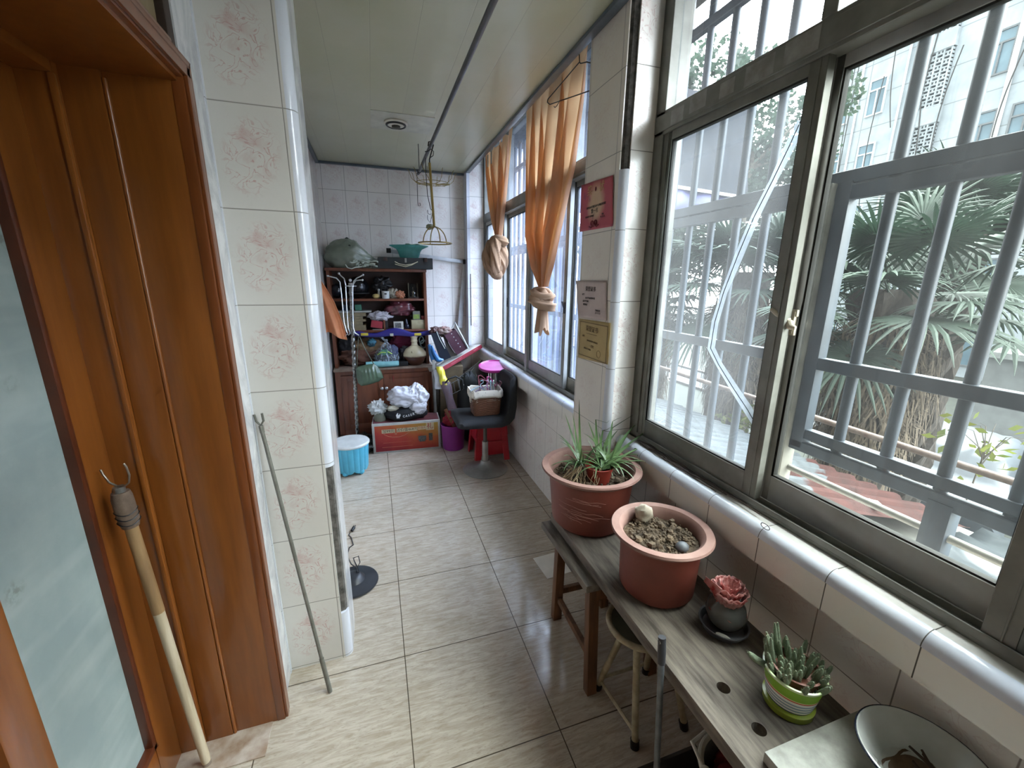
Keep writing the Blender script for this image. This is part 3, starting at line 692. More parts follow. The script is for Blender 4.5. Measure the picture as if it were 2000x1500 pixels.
# ---- leafy trees
def leafy(name, lab, x, y, zb, zc, rx, rz, n, leaf, m, seed, tr=.14, cat='tree', branches=7):
    rr = random.Random(seed); t = thing(name, (x, y, zb), lab, cat)
    tk = MB(); tk.tube([(x, y, zb), (x+.05, y+.08, (zb+zc)/2), (x, y, zc)], [tr, tr*.75, tr*.4], 8); tips = []
    for i in range(branches):
        a = i*2.4+rr.random(); el = rr.uniform(-.1, 1.2); L = rx*rr.uniform(.5, .95)
        b0 = Vector((x, y, zc-rz*rr.uniform(.1, .7))); b1 = Vector((x+L*math.cos(a)*math.cos(el), y+L*math.sin(a)*math.cos(el), zc+rz*.8*math.sin(el)))
        tk.tube([b0, (b0+b1)/2+Vector((0, 0, .1)), b1], [tr*.4, tr*.22, tr*.08], 6); tips.append(b1)
    tk.build('trunk', mat('bark', '#5d574e', .95, col2='#443f38', scale=12), t)
    lf = MB()
    cl_ = [(Vector((x+rx*rr.gauss(0, .45), y+rx*rr.gauss(0, .45), zc+rz*rr.gauss(.1, .45))), rx*rr.uniform(.16, .34)) for _ in range(26)]+[(q, rx*.26) for q in tips]
    for i in range(n):
        c_, s_ = rr.choice(cl_); d_ = Vector((rr.gauss(0, 1), rr.gauss(0, 1), rr.gauss(0, .8))).normalized(); p0 = c_+d_*s_*(rr.random()**.4)
        ax_ = Vector((rr.gauss(0, 1), rr.gauss(0, 1), rr.gauss(-.3, .7))).normalized(); sd = ax_.cross(Vector((rr.random(), rr.random(), rr.random()))).normalized(); q = leaf*rr.uniform(.7, 1.3)
        lf.add([p0, p0+ax_*q*.5+sd*q*.28, p0+ax_*q, p0+ax_*q*.5-sd*q*.28], [(0, 1, 2, 3)])
    lf.build('foliage', m, t); return t
M_LEAF = mat('grey_green_leaves', '#3f4d41', .6, col2='#2b3a30', scale=3, trans=.35); M_LEAFY = mat('yellow_green_leaves', '#6f7230', .6, col2='#4f5c27', scale=5, trans=.4)
leafy('broadleaf_tree', 'tall sparse leafy tree rising behind the taped pane', 10.2, 9.9, GZ, 5.1, 2.6, 2.3, 9000, .16, M_LEAF, 5, .16)
leafy('broadleaf_tree', 'rounder bushy tree low behind the purple sheet', 9.3, 12.0, GZ, 2.9, 2.3, 1.6, 7000, .17, M_LEAF, 6, .15)
leafy('shrub', 'thin shrub with yellow green leaves right of the silver covered car', 4.55, 1.72, GZ, .36, .36, .24, 46, .085, M_LEAFY, 8, .012, 'shrub', 9)
leafy('shrub', 'small pale green shrub low behind the taped pane near the tin roof', 4.4, 3.55, GZ, -.15, .35, .3, 260, .09, M_LEAFY, 9, .014, 'shrub', 6)
leafy('hedge', 'strip of low olive bushes along the far kerb', 15.0, 9.5, GZ, -1.9, 1.6, .5, 2600, .14, mat('olive_leaves', '#6c7352', .7, col2='#565e42', trans=.3), 11, .05, 'bush', 8)

# ================================================================ plank bench by the window
M_OLDW = mat('weathered_plank', '#7a7166', .8, col2='#443d35', scale=6, stretch=(7, .9, 4), lo=.32, hi=.62, bump=.35, bscale=26, detail=6)
M_STW = mat('worn_orange_brown_wood', '#7a5232', .6, col2='#523620', scale=8, stretch=(5, 5, .6), bump=.25, bscale=20)
PZ = .57
def plank():
    b = MB().box(.705, 1.052, .12, 1.545, PZ-.042, PZ).build('bench_plank', M_OLDW, bevel=.003)
    c = MB()
    for x, y in ((.803, .634), (.803, .526)): c.tube([(x, y, PZ-.1), (x, y, PZ+.1)], .0165, 20)
    cu = c.build('cut', M_OLDW); md = b.modifiers.new('holes', 'BOOLEAN'); md.object = cu; md.solver = 'EXACT'
    dg = bpy.context.evaluated_depsgraph_get(); dg.update(); me = bpy.data.meshes.new_from_object(b.evaluated_get(dg))
    b.modifiers.clear(); b.data = me; bpy.data.objects.remove(cu); return b
tag(plank(), 'long weathered grey plank with two round holes carrying the plant pots', 'bench')
def wooden_stool(y0, y1, label):
    t = thing('wooden_stool', (.86, (y0+y1)/2, 0), label, 'stool', 'wooden stools under the plank')
    MB().box(.662, 1.03, y0-.03, y1+.035, .497, PZ-.043).build('seat_board', M_OLDW, t, bevel=.003)
    for x, y, dx, dy in ((.745, y1, .0, .02), (.72, y0, .0, -.02), (.985, y1, .02, .02), (.985, y0, .02, -.02)):
        MB().bar((x+dx, y+dy*.4, 0), (x-.005, y-dy, .497), .036, .042, (1, 0, 0)).build('leg', M_STW, t, bevel=.003)
    p = MB(); p.bar((.745, y1-.01, .46), (.985, y1-.01, .46), .022, .05).bar((.725, y0+.01, .45), (.985, y0+.01, .45), .022, .05); p.bar((.742, y1, .43), (.722, y0, .43), .022, .045); p.build('apron', M_STW, t, bevel=.002)
    p = MB(); p.bar((.748, y1, .12), (.724, y0, .15), .02, .03).bar((.985, y1, .12), (.985, y0, .15), .02, .03); p.bar((.75, y1, .16), (.985, y1, .16), .02, .03); p.build('stretcher', M_STW, t, bevel=.002)
    return t
wooden_stool(1.145, 1.515, 'worn wooden stool under the far end of the grey plank')
wooden_stool(.14, .36, 'wooden stool under the near end of the grey plank')

# round folding stool with cream tube legs
M_CRM = mat('cream_painted_tube', '#b9ae90', .5, .1, col2='#8d8266', scale=20); M_OLV = mat('olive_vinyl_seat', '#5b5a49', .5, col2='#4a4a3b', scale=9)
sc_ = (.848, 1.035); sz = .395
t = thing('folding_stool', (sc_[0], sc_[1], 0), 'round olive folding stool with cream tube legs tucked below the plank', 'stool')
MB().lathe([(0, sz-.012), (.108, sz-.012), (.112, sz-.004), (.104, sz), (0, sz+.004)], (*sc_, 0), 40).build('seat', M_OLV, t, smooth=True)
MB().ring((*sc_, sz-.006), .113, .011, 40, 10).build('seat_rim', M_CRM, t, smooth=True)
for xa, xb, ya, yb in ((.756, .80, 1.14, 1.05), (.985, .93, 1.14, 1.05), (.772, .80, .905, .985), (.985, .93, .905, .985)):
    MB().tube([(xa, ya, .012), (xb, yb, sz-.02)], .0125, 12).build('leg', M_CRM, t, smooth=True)
    MB().tube([(xa, ya, 0), (xa+(xb-xa)*.07, ya+(yb-ya)*.07, .03)], .016, 12).build('rubber_foot', M_BLK, t, smooth=True)
MB().tube([(.760, 1.13, .05), (.776, .915, .05)], .007, 8).tube([(.757, 1.138, .05), (.984, 1.138, .05)], .007, 8).build('stretcher', M_CRM, t, smooth=True)

# long handled dustpan
M_GREYP = mat('grey_painted_tube', '#74797d', .4, .3, col2='#5d6266', scale=30)
t = thing('long_dustpan', (.68, .66, 0), 'long grey handled dustpan leaning on the plank edge', 'dustpan')
MB().tube([(.668, .672, .12), (.684, .735, .60)], .0085, 12).build('handle', M_GREYP, t, smooth=True)
p = MB(); p.tube([(.6835, .733, .585), (.6845, .738, .62), (.6862, .745, .660)], [.0105, .0115, .0105], 12); p.build('grip', mat('dark_grey_rubber', '#3a3b40', .5, col2='#303136'), t, smooth=True)
MB().ring((.677, .7435, .648), .0052, .0016, 16, 6, ax='x').build('hang_hole', M_ALU, t, smooth=True)
p = MB(); p.prism([(.60, .0), (.60, .012), (.75, .02), (.765, .14), (.775, .14), (.765, 0)], 'x', .66, .90); p.box(.655, .662, .60, .775, 0, .11).box(.90, .907, .60, .775, 0, .11)
p.build('pan', mat('dark_tin_pan', '#45413a', .5, .3, col2='#322e28'), t, bevel=.002)
# bucket under the plank
t = thing('bucket', (.895, .60, 0), 'dull grey bucket with a white rim under the grey plank', 'bucket')
bz = .27
MB().lathe([(0, .01), (.082, .01), (.086, 0), (.09, .004), (.112, bz-.01), (.113, bz), (.106, bz), (.085, .02), (0, .02)], (.895, .60, 0), 44).build('body', mat('bucket_grey', '#8a8a86', .5, col2='#6c6b66', scale=15), t, smooth=True)
MB().ring((.895, .60, bz), .112, .0085, 44, 8).build('rim', M_WHP, t, smooth=True)
p = MB(); p.ball((.787, .63, bz+.005), .018, .018, .024, 12, 8).ball((1.003, .57, bz+.005), .018, .018, .024, 12, 8); p.tube([(.787, .63, bz+.01), (.80, .70, bz+.022), (.90, .725, bz+.014), (.99, .665, bz+.018), (1.003, .57, bz+.01)], .006, 8); p.build('handle', M_WHP, t, smooth=True)
MB().lathe([(0, .16), (.095, .16)], (.895, .60, 0), 40).build('dirty_water', mat('dirty_water', '#3a4146', .08, col2='#2c3135'), t)
tag(MB().ball((.905, .655, .205), .05, .035, .05, 18, 12, crumple(4, .25)).build('rag', mat('red_rag', '#8f2f28', .8, col2='#6f2420'), smooth=True), 'dark red rag sticking out of the grey bucket under the plank', 'rag')

# ================================================================ plant pots
M_CLAY = mat('red_plastic_clay_pot', '#804032', .55, col2='#6f352a', scale=5, bump=.08, bscale=50)
M_RIM = mat('dusty_pot_rim', '#94756a', .75, col2='#7f5c52', scale=9); M_SOIL = mat('dry_soil', '#6b5a46', .95, col2='#43382c', scale=24, bump=.8, bscale=50, detail=6)
M_SCR = mat('dust_scratches', '#a87a6c', .7)
def flower_pot(c, zb, zr, rb, rm, rr_, label, soilz, seed, lip=.028):
    t = thing('flower_pot', (*c, zb), label, 'flower pot')
    h = zr-zb
    MB().lathe([(0, zb), (rb-.012, zb), (rb, zb+.012), (rb*1.01+.004, zb+.02), (rm-.012, zr-.055), (rm-.006, zr-.03)], (*c, 0), 64).build('body', M_CLAY, t, smooth=True)
    MB().lathe([(rm-.006, zr-.032), (rm+.004, zr-.024), (rr_-.006, zr-.014), (rr_, zr-.007), (rr_-.003, zr), (rr_-lip, zr-.001), (rm-.016, zr-.014), (rm-.020, zr-.05), (rm-.03, soilz-.02)], (*c, 0), 64).build('rim', M_RIM, t, smooth=True)
    rows = []; o = random.Random(seed)
    N = 26
    for i in range(N+1):
        q = (rm-.021)*i/N; row = []
        for k in range(72):
            a = 2*math.pi*k/72; x, y = c[0]+q*math.cos(a), c[1]+q*math.sin(a)
            row.append(Vector((x, y, soilz+.010*fnz((x, y, seed), 22)+.009*abs(fnz((x, y, seed+4), 60))-.004*(i/N))))
        rows.append(row)
    m = MB().grid(rows, True)
    for k in range(260):
        a = o.random()*6.283; q = (rm-.035)*math.sqrt(o.random()); s_ = o.uniform(.002, .0065) if o.random() < .93 else o.uniform(.009, .014)
        m.ball((c[0]+q*math.cos(a), c[1]+q*math.sin(a), soilz+.008+s_*.3), s_*1.2, s_, s_*.8, 6, 4, crumple(k, .35), Matrix.Rotation(o.random()*6, 3, 'Z'))
    m.build('soil', M_SOIL, t, smooth=False)
    return t
P1 = (.846, 1.452); P2 = (.868, 1.005)
t = flower_pot(P1, PZ, .83, .155, .19, .214, 'larger terracotta red pot holding the spiky aloe at the far end of the plank', .775, 1)
p = MB()
for k in range(14):
    a = R(-150+rnd.uniform(-12, 22)); z = rnd.uniform(.66, .76); q = .176+.014*((z-PZ)/.26)+.0022; L = rnd.uniform(.05, .16)
    p.tube([(P1[0]+q*math.cos(a+L*j/4*5), P1[1]+q*math.sin(a+L*j/4*5), z-.02*j/4*rnd.uniform(.3, 1)) for j in range(5)], .0006, 4)
p.build('scratches', M_SCR, t)
t = flower_pot(P2, PZ, .80, .118, .142, .166, 'smaller terracotta red pot of bare dry soil in the middle of the plank', .762, 2)
M_ROCK = mat('beige_rock', '#a59b8a', .9, col2='#857b6b', scale=14, bump=.4, bscale=30); M_ROCKD = mat('dark_round_pebble', '#5d6166', .5, col2='#4b4e52', scale=10)
q = onz(1257, 1008, .785)
tag(MB().ball((q.x, q.y, .797), .034, .028, .033, 20, 14, crumple(11, .20, 1.7, .10, 2.0)).build('rock', M_ROCK, smooth=True), 'beige chunky rock on the soil against the back rim of the smaller pot', 'stone')
q = onz(1332, 1070, .775)
tag(MB().ball((q.x, q.y, .778), .022, .019, .017, 18, 12).build('pebble', M_ROCKD, smooth=True), 'smooth dark grey pebble on the soil by the front rim of the smaller pot', 'stone')

# aloe in its little inner pot
t = thing('aloe_plant', (P1[0]+.02, P1[1]-.03, .775), 'spiky green aloe in a small red pot standing inside the larger pot', 'plant')
ic = (P1[0]+.01, P1[1]-.05)
MB().lathe([(0, .776), (.044, .776), (.058, .842), (.060, .847), (.054, .847), (.05, .83), (0, .827)], (*ic, 0), 32).build('inner_pot', mat('bright_red_pot', '#8c2f22', .5, col2='#74251b'), t, smooth=True)
M_ALOE = mat('aloe_leaf', '#556d3c', .45, col2='#3e5433', scale=6, trans=.15); M_ROOT = mat('pale_roots', '#b09f80', .85, col2='#8e7d60')
def aloe_leaf(mb, p0, d_, L, w_, droop, curl=0.):
    d_ = Vector(d_).normalized(); side = d_.cross(Vector((0, 0, 1))).normalized(); rows = []; p = Vector(p0); n = 12; dd = d_.copy()
    for i in range(n+1):
        f = i/n; ww = w_*(1-f)**.75*(.75+.5*min(1, f*4)*.5)+.0004; up = side.cross(dd).normalized()
        rows.append([p-side*ww, p-side*ww*.6-up*ww*.55, p+side*ww*.6-up*ww*.55, p+side*ww, p-up*ww*.15+up*0])
        p = p+dd*(L/n); dd = (dd+Vector((0, 0, -droop/n))+side*(curl/n)).normalized()
    mb.grid(rows, True)
m = MB(); rr = random.Random(21)
def tipleaf(x, y, z, w_=.0085, droop=.8, base=None, X=None):
    """leaf from the rosette to a measured tip"""
    tip = onz(x, y, z); b = Vector(base or (ic[0]+rr.uniform(-.025, .025), ic[1]+rr.uniform(-.025, .025), .84)); v = tip-b; L = v.length*1.08
    v2 = v+Vector((0, 0, L*droop*.5)); aloe_leaf(m, b, v2, L, w_, droop)
lb = (ic[0]-.07, ic[1]+.03, .84); rb_ = (ic[0]+.02, ic[1], .842)
for x, y, z, dr, w_ in ((1132, 781, 1.03, -.5, .008), (1105, 815, .98, .2, .007), (1093, 850, .93, .9, .006), (1095, 862, .90, 1.2, .006), (1120, 812, .98, -.2, .006)): tipleaf(x, y, z, w_, dr, lb)
for x, y, z, dr, w_ in ((1163, 812, .96, .1, .0085), (1178, 870, .84, 1.6, .009), (1210, 800, .98, .1, .0075), (1198, 812, .97, .7, .007), (1245, 832, .93, .6, .009), (1290, 825, .945, .1, .0085), (1282, 880, .86, .9, .008), (1270, 908, .845, .8, .006),
    (1190, 915, .83, 1.5, .010), (1160, 915, .835, 1.2, .008), (1210, 930, .825, 1.6, .009), (1218, 880, .86, .9, .009), (1240, 872, .87, .8, .010), (1228, 850, .90, .5, .010), (1180, 830, .93, .2, .008), (1205, 845, .91, .4, .009), (1150, 830, .93, .3, .007), (1255, 895, .85, 1.0, .008), (1170, 850, .9, .4, .008), (1140, 850, .9, .9, .007), (1225, 925, .83, 1.5, .007)): tipleaf(x, y, z, w_, dr, (rb_[0]+rr.uniform(-.03, .03), rb_[1]+rr.uniform(-.03, .03), .842))
for k in range(34):
    a = rr.uniform(0, 6.283); el = rr.uniform(.45, 1.2); b = Vector((rb_[0]+rr.uniform(-.04, .04), rb_[1]+rr.uniform(-.04, .04), .84)) if k % 3 else Vector(lb)+Vector((rr.uniform(-.02, .02), rr.uniform(-.02, .02), 0))
    aloe_leaf(m, b, (math.cos(a)*math.cos(el), math.sin(a)*math.cos(el), math.sin(el)), rr.uniform(.11, .19), rr.uniform(.004, .0065), rr.uniform(.9, 2.1), rr.uniform(-.5, .5))
for v in m.v:
    if v.x > .985 and v.y > 1.585: v.y = 1.585
    if v.x > 1.045 and v.z < .895: v.x = 1.045
m.build('leaves', M_ALOE, t, smooth=True)
m = MB()
for k in range(26):
    b = Vector(lb)+Vector((rr.uniform(-.02, .02), rr.uniform(-.02, .02), .005)); a = rr.uniform(2.4, 4.6); pts = [b]
    for j in range(8): a += rr.uniform(-.6, .6); b = b+Vector((math.cos(a)*.010, math.sin(a)*.010, -.0085 if b.z > .792 else 0)); pts.append(b)
    m.tube(pts, .0011, 5)
for k in range(8):
    b = Vector((ic[0]+rr.uniform(-.045, .0), ic[1]-.03, .85)); pts = [b]
    for j in range(6): b = b+Vector((rr.uniform(-.006, .004), rr.uniform(-.008, .003), -.010 if b.z > .80 else -.001)); pts.append(b)
    m.tube(pts, .0011, 5)
m.build('roots', M_ROOT, t, smooth=True)

# jar topped by crumpled pink plastic, in a black saucer
jc = (.952, .788)
t = thing('saucer', (*jc, PZ), 'small black plastic saucer with a raised edge under the glass jar', 'saucer')
MB().lathe([(0, PZ+.001), (.058, PZ+.001), (.068, PZ+.022), (.0715, PZ+.024), (.0705, PZ+.027), (.066, PZ+.025), (.057, PZ+.006), (0, PZ+.006)], (*jc, 0), 48).build('dish', mat('grimy_black_plastic', '#66666a', .4, col2='#4a4a4d', scale=10), t, smooth=True)
j2 = (jc[0]+.012, jc[1]+.008); z0 = PZ+.0065
t = thing('glass_jar', (*j2, z0), 'cloudy glass jar wearing a crumpled pink plastic rose in the black saucer', 'jar')
def jar_mat():
    t_ = NT('cloudy_jar_glass'); a = t_.n('ShaderNodeBsdfTransparent', Color=lin('#8f9490')); gl = t_.pbr(lin('#7c7e7b'), .08); n = t_.noise(t_.coord(), 18, 4)
    return t_.done(t_.n('ShaderNodeMixShader', i0=t_.math('ADD', .38, t_.math('MULTIPLY', n, .35)), i1=a.outputs[0], i2=gl.outputs[0]))
MB().lathe([(0, z0), (.036, z0), (.052, z0+.02), (.058, z0+.045), (.052, z0+.07), (.036, z0+.088), (.034, z0+.10), (.031, z0+.10), (.034, z0+.086), (.05, z0+.068), (.055, z0+.045), (.049, z0+.021), (.034, z0+.004), (0, z0+.004)], (*j2, 0), 40).build('jar_body', jar_mat(), t, smooth=True)
MB().lathe([(0, z0+.005), (.034, z0+.005), (.048, z0+.021), (.053, z0+.04), (0, z0+.041)], (*j2, 0), 32).build('murky_water', mat('murky_water', '#3b4140', .1, col2='#2b302e'), t, smooth=True)
M_PINK = mat('pink_thin_plastic', '#dba5a0', .25, col2='#b83a3a', scale=22, lo=.36, hi=.5, trans=.3, coat=.3)
m = MB(); rr = random.Random(5)
for ly, (r0, r1, h0, h1, n) in enumerate(((.030, .052, .078, .128, 7), (.018, .042, .09, .142, 6), (.006, .028, .10, .150, 5))):
    for k in range(n):
        a0 = 2*math.pi*k/n+ly*.5; rows = []
        for i in range(9):
            f = i/8; row = []
            for j in range(11):
                g = (j/10-.5); a = a0+g*1.5; q = (r0+(r1-r0)*f**.8)*(1+.13*fnz((f*3, g*6, k+ly*9), 1.6))+.0025*math.sin(j*1.7+k)*f; z = h0+(h1-h0)*f-.9*g*g*.045*f+.010*fnz((f*4, g*5, k*3+ly), 1.5)
                row.append(Vector((j2[0]+q*math.cos(a), j2[1]+q*math.sin(a), z0+z)))
            rows.append(row)
        m.grid(rows)
for k in range(1):
    rows = []
    for i in range(8):
        f = i/7; rows.append([Vector((j2[0]-.035-.022*f+.010*math.sin(i*1.3), j2[1]+.018+g*(.02+.014*f), z0+.10+.05*f+.004*math.sin(g*30+i))) for g in [-1, -.6, -.2, .2, .6, 1]])
    m.grid(rows)
m.build('plastic_rose', M_PINK, t, smooth=True, solid=.0006)
rows = []
for i in range(7): rows.append([Vector((j2[0]+(.054-.0035*i)*(1+.05*math.sin(5*a+i)+.03*math.sin(11*a))*math.cos(a)*.98, j2[1]+(.054-.0035*i)*(1+.05*math.sin(5*a+i))*math.sin(a), z0+.056+.0055*i+.004*math.sin(7*a))) for a in [2*math.pi*k/40 for k in range(40)]])
MB().grid(rows, True).build('plastic_skirt', mat('clear_pink_film', '#b05a58', .25, col2='#80403f', trans=.3), t, smooth=True)
tag(MB().ball((jc[0]-.040, jc[1]-.038, PZ+.016), .021, .009, .008, 14, 8, crumple(9, .2), Matrix.Rotation(R(-50), 3, 'Z')).build('shell_piece', mat('pale_chip', '#8f8b82', .8), smooth=True), 'pale elongated chip lying in the black saucer', 'stone')

# striped planter with cactus
pc = (.926, .553)
def stripes():
    t_ = NT('striped_glaze'); sp = t_.n('ShaderNodeSeparateXYZ', i0=t_.coord()); z = sp.outputs[2]
    cr = t_.n('ShaderNodeValToRGB'); cr.color_ramp.interpolation = 'CONSTANT'
    st = [(0, '#7d8a2e'), (.16, '#8f9c38'), (.19, '#8fa13a'), (.22, '#223a66'), (.255, '#e2e4dc'), (.31, '#7f98a6'), (.345, '#e2e4dc'), (.40, '#7f98a6'), (.435, '#e2e4dc'), (.49, '#7f98a6'), (.525, '#e4e4da'), (.60, '#c2532c'), (.635, '#d9d6a0'), (.66, '#86b03a'), (.93, '#c9d8a8')]
    e = cr.color_ramp.elements
    while len(e) < len(st): e.new(1.)
    for q, (f, c_) in zip(e, st): q.position = f; q.color = lin(c_)
    t_.t.links.new(t_.math('DIVIDE', z, .108), cr.inputs[0])
    return t_.done(t_.pbr(cr.outputs[0], .25))
t = thing('striped_planter', (*pc, PZ), 'small green planter with red white and navy stripes near the plank holes', 'planter')
MB().lathe([(0, PZ), (.047, PZ), (.056, PZ+.004), (.057, PZ+.020), (.0495, PZ+.022), (.052, PZ+.03), (.0672, PZ+.106), (.068, PZ+.108), (.064, PZ+.109), (.062, PZ+.10), (.05, PZ+.05), (0, PZ+.05)], (*pc, 0), 56).build('glazed_pot', stripes(), t, smooth=True)
t = thing('cactus', (pc[0]+.006, pc[1], PZ+.051), 'clump of stubby grey green cactus stems in the striped planter', 'cactus')
M_BRN = mat('brown_inner_pot', '#7d4a38', .5, col2='#6a3c2c')
p = MB(); p.lathe([(0, PZ+.052), (.038, PZ+.052), (.054, PZ+.112), (.056, PZ+.114), (.051, PZ+.114), (.05, PZ+.10), (0, PZ+.098)], (pc[0]+.006, pc[1]+.002, 0), 40)
p.build('inner_pot', M_BRN, t, smooth=True)
M_CAC = mat('cactus_skin', '#87937a', .8, col2='#5f6d56', scale=18, bump=.5, bscale=120); M_SPN = mat('pale_spines', '#b4b49a', .8)
rr = random.Random(33)
for k in range(78):
    a = rr.random()*6.283; q = .060*math.sqrt(rr.random()); b = Vector((pc[0]+.006+q*math.cos(a), pc[1]+q*math.sin(a), PZ+.098)); L = rr.uniform(.022, .052); r0 = rr.uniform(.0046, .0064)
    if k < 6: a = rr.uniform(1.4, 3.1); b = Vector((pc[0]+.040*math.cos(a), pc[1]+.045*math.sin(a), PZ+.10)); L = rr.uniform(.06, .085)
    if k == 6: a = 2.75; b = Vector((pc[0]-.045, pc[1]+.03, PZ+.10)); L = .08
    d_ = Vector((math.cos(a)*.55*q/.048+rr.uniform(-.2, .2), math.sin(a)*.55*q/.048+rr.uniform(-.2, .2), 1)).normalized(); pts = []; p = b
    if k == 6: d_ = Vector((-.75, .5, .15)).normalized(); r0 = .0085; L = .06
    for i in range(8): pts.append(p); p = p+d_*(L/7); d_ = (d_+Vector((0, 0, .12))).normalized()
    m = MB(); n_ = 10; m.tube(pts, [r0*(.8, .95, 1., 1.02, 1., .95, .78, .3)[i] for i in range(8)], n_)
    m.build('stem', M_CAC, t, smooth=True)
    s_ = MB()
    for i in range(1, 8):
        for j in range(7):
            aa = 2*math.pi*(j+.5*(i % 2))/7; v = Vector((math.cos(aa), math.sin(aa), .35)).normalized(); c0 = pts[min(i, 7)]+v*r0*(.9 if i < 7 else .35); s_.add([c0+Vector((0, 0, .0006)), c0-Vector((0, 0, .0006)), c0+v*.0042], [(0, 1, 2)])
    s_.build('spines', M_SPN, t)

# white board, enamel bowl with dead sticks
M_WB = mat('stained_white_board', '#b5b5ac', .5, col2='#83837a', scale=9, detail=7, lo=.35, hi=.6)
tag(MB().box(.752, 1.052, .08, .472, PZ+.0005, PZ+.028).build('white_board', M_WB, bevel=.002), 'stained white board lying flat on the near end of the plank', 'board')
bc = (1.008, .330); zb_ = PZ+.0285
t = thing('enamel_bowl', (*bc, zb_), 'white enamel bowl with a thin navy rim on the stained board', 'bowl')
M_EN = mat('white_enamel', '#c9cdc9', .12, col2='#b3b5ae', scale=6, coat=.5)
zr = zb_+.062; RB = .112
MB().lathe([(0, zb_), (.055, zb_), (.062, zb_+.004), (.092, zr-.018), (RB-.003, zr-.003), (RB, zr), (RB-.004, zr+.001), (.090, zr-.016), (.060, zb_+.008), (0, zb_+.006)], (*bc, 0), 64).build('bowl_body', M_EN, t, smooth=True)
MB().ring((*bc, zr-.0015), RB, .0022, 64, 8).build('rim', mat('navy_enamel_rim', '#1c2233', .2), t, smooth=True)
MB().lathe([(0, zb_+.009), (.05, zb_+.0075), (.056, zb_+.0092)], (*bc, 0), 32, wob=lambda a, z: 1+.2*math.sin(3*a)).build('mud_residue', mat('brown_mud', '#6a5238', .6, col2='#4c3a26', scale=30), t)
rr = random.Random(3)
for k in range(6):
    a = rr.uniform(.3, .9); b = Vector((bc[0]-.03+.011*k, bc[1]-.045+.004*k, zb_+.014+.002*k)); L = rr.uniform(.05, .08); d_ = Vector((math.cos(a+.6), math.sin(a+.6), .12))
    tag(MB().tube([b, b+d_*L*.5+Vector((.002, 0, .002)), b+d_*L], [.003, .0035, .0025], 6).build('dry_stick', mat('dry_brown_stick', '#4a3826', .9, col2='#33261a'), smooth=True), 'dry brown sticks lying in the white enamel bowl', 'stick', 'dry sticks in the enamel bowl')

# dark wires coiled on the window sill
t = thing('wire_coil', (1.10, 1.2, .886), 'loose dark wires coiled along the window sill behind the big pot', 'wire')
M_WD = mat('dark_old_wire', '#3b3330', .6, col2='#52453c')
rr = random.Random(12)
for k in range(7):
    pts = []; y = 1.50-.05*k*rr.random()
    x = 1.105+rr.uniform(-.008, .012); yy = y
    while yy > 1.0-.03*k*(k % 2): pts.append((min(1.124, max(1.094, x)), yy, .8885+.004*rr.random()+.003*(k % 3))); yy -= .03; x += rr.uniform(-.007, .007)
    MB().tube(pts, .0022, 6).build('wire', M_WD, t, smooth=True)
MB().ring((1.108, 1.34, .893), .018, .0016, 26, 6, sy=2.6).ring((1.11, 1.42, .897), .014, .0018, 26, 6, sy=3.).tube([(1.07, .80+.015*math.cos(a), .888+.008*math.sin(a)+.004) for a in [R(q) for q in range(0, 361, 24)]], .0012, 5).build('loop', M_WD, t, smooth=True)

# ================================================================ floor bits, poles, left side
A, B_ = onz(1041, 1091, 0), onz(1069, 1131, 0); v = (B_-A); s_ = Vector((-v.y, v.x, 0))*1.45
p = MB().add([A+Vector((0, 0, .002)), B_+Vector((0, 0, .002)), B_+s_+Vector((0, 0, .004)), A+s_+Vector((0, 0, .003))], [(0, 1, 2, 3)])
tag(p.build('paper_sheet', mat('dusty_paper', '#e4e0d8', .8, col2='#d4d0c6'), solid=.001), 'white paper sheet lying on the floor by the wooden stool', 'paper')

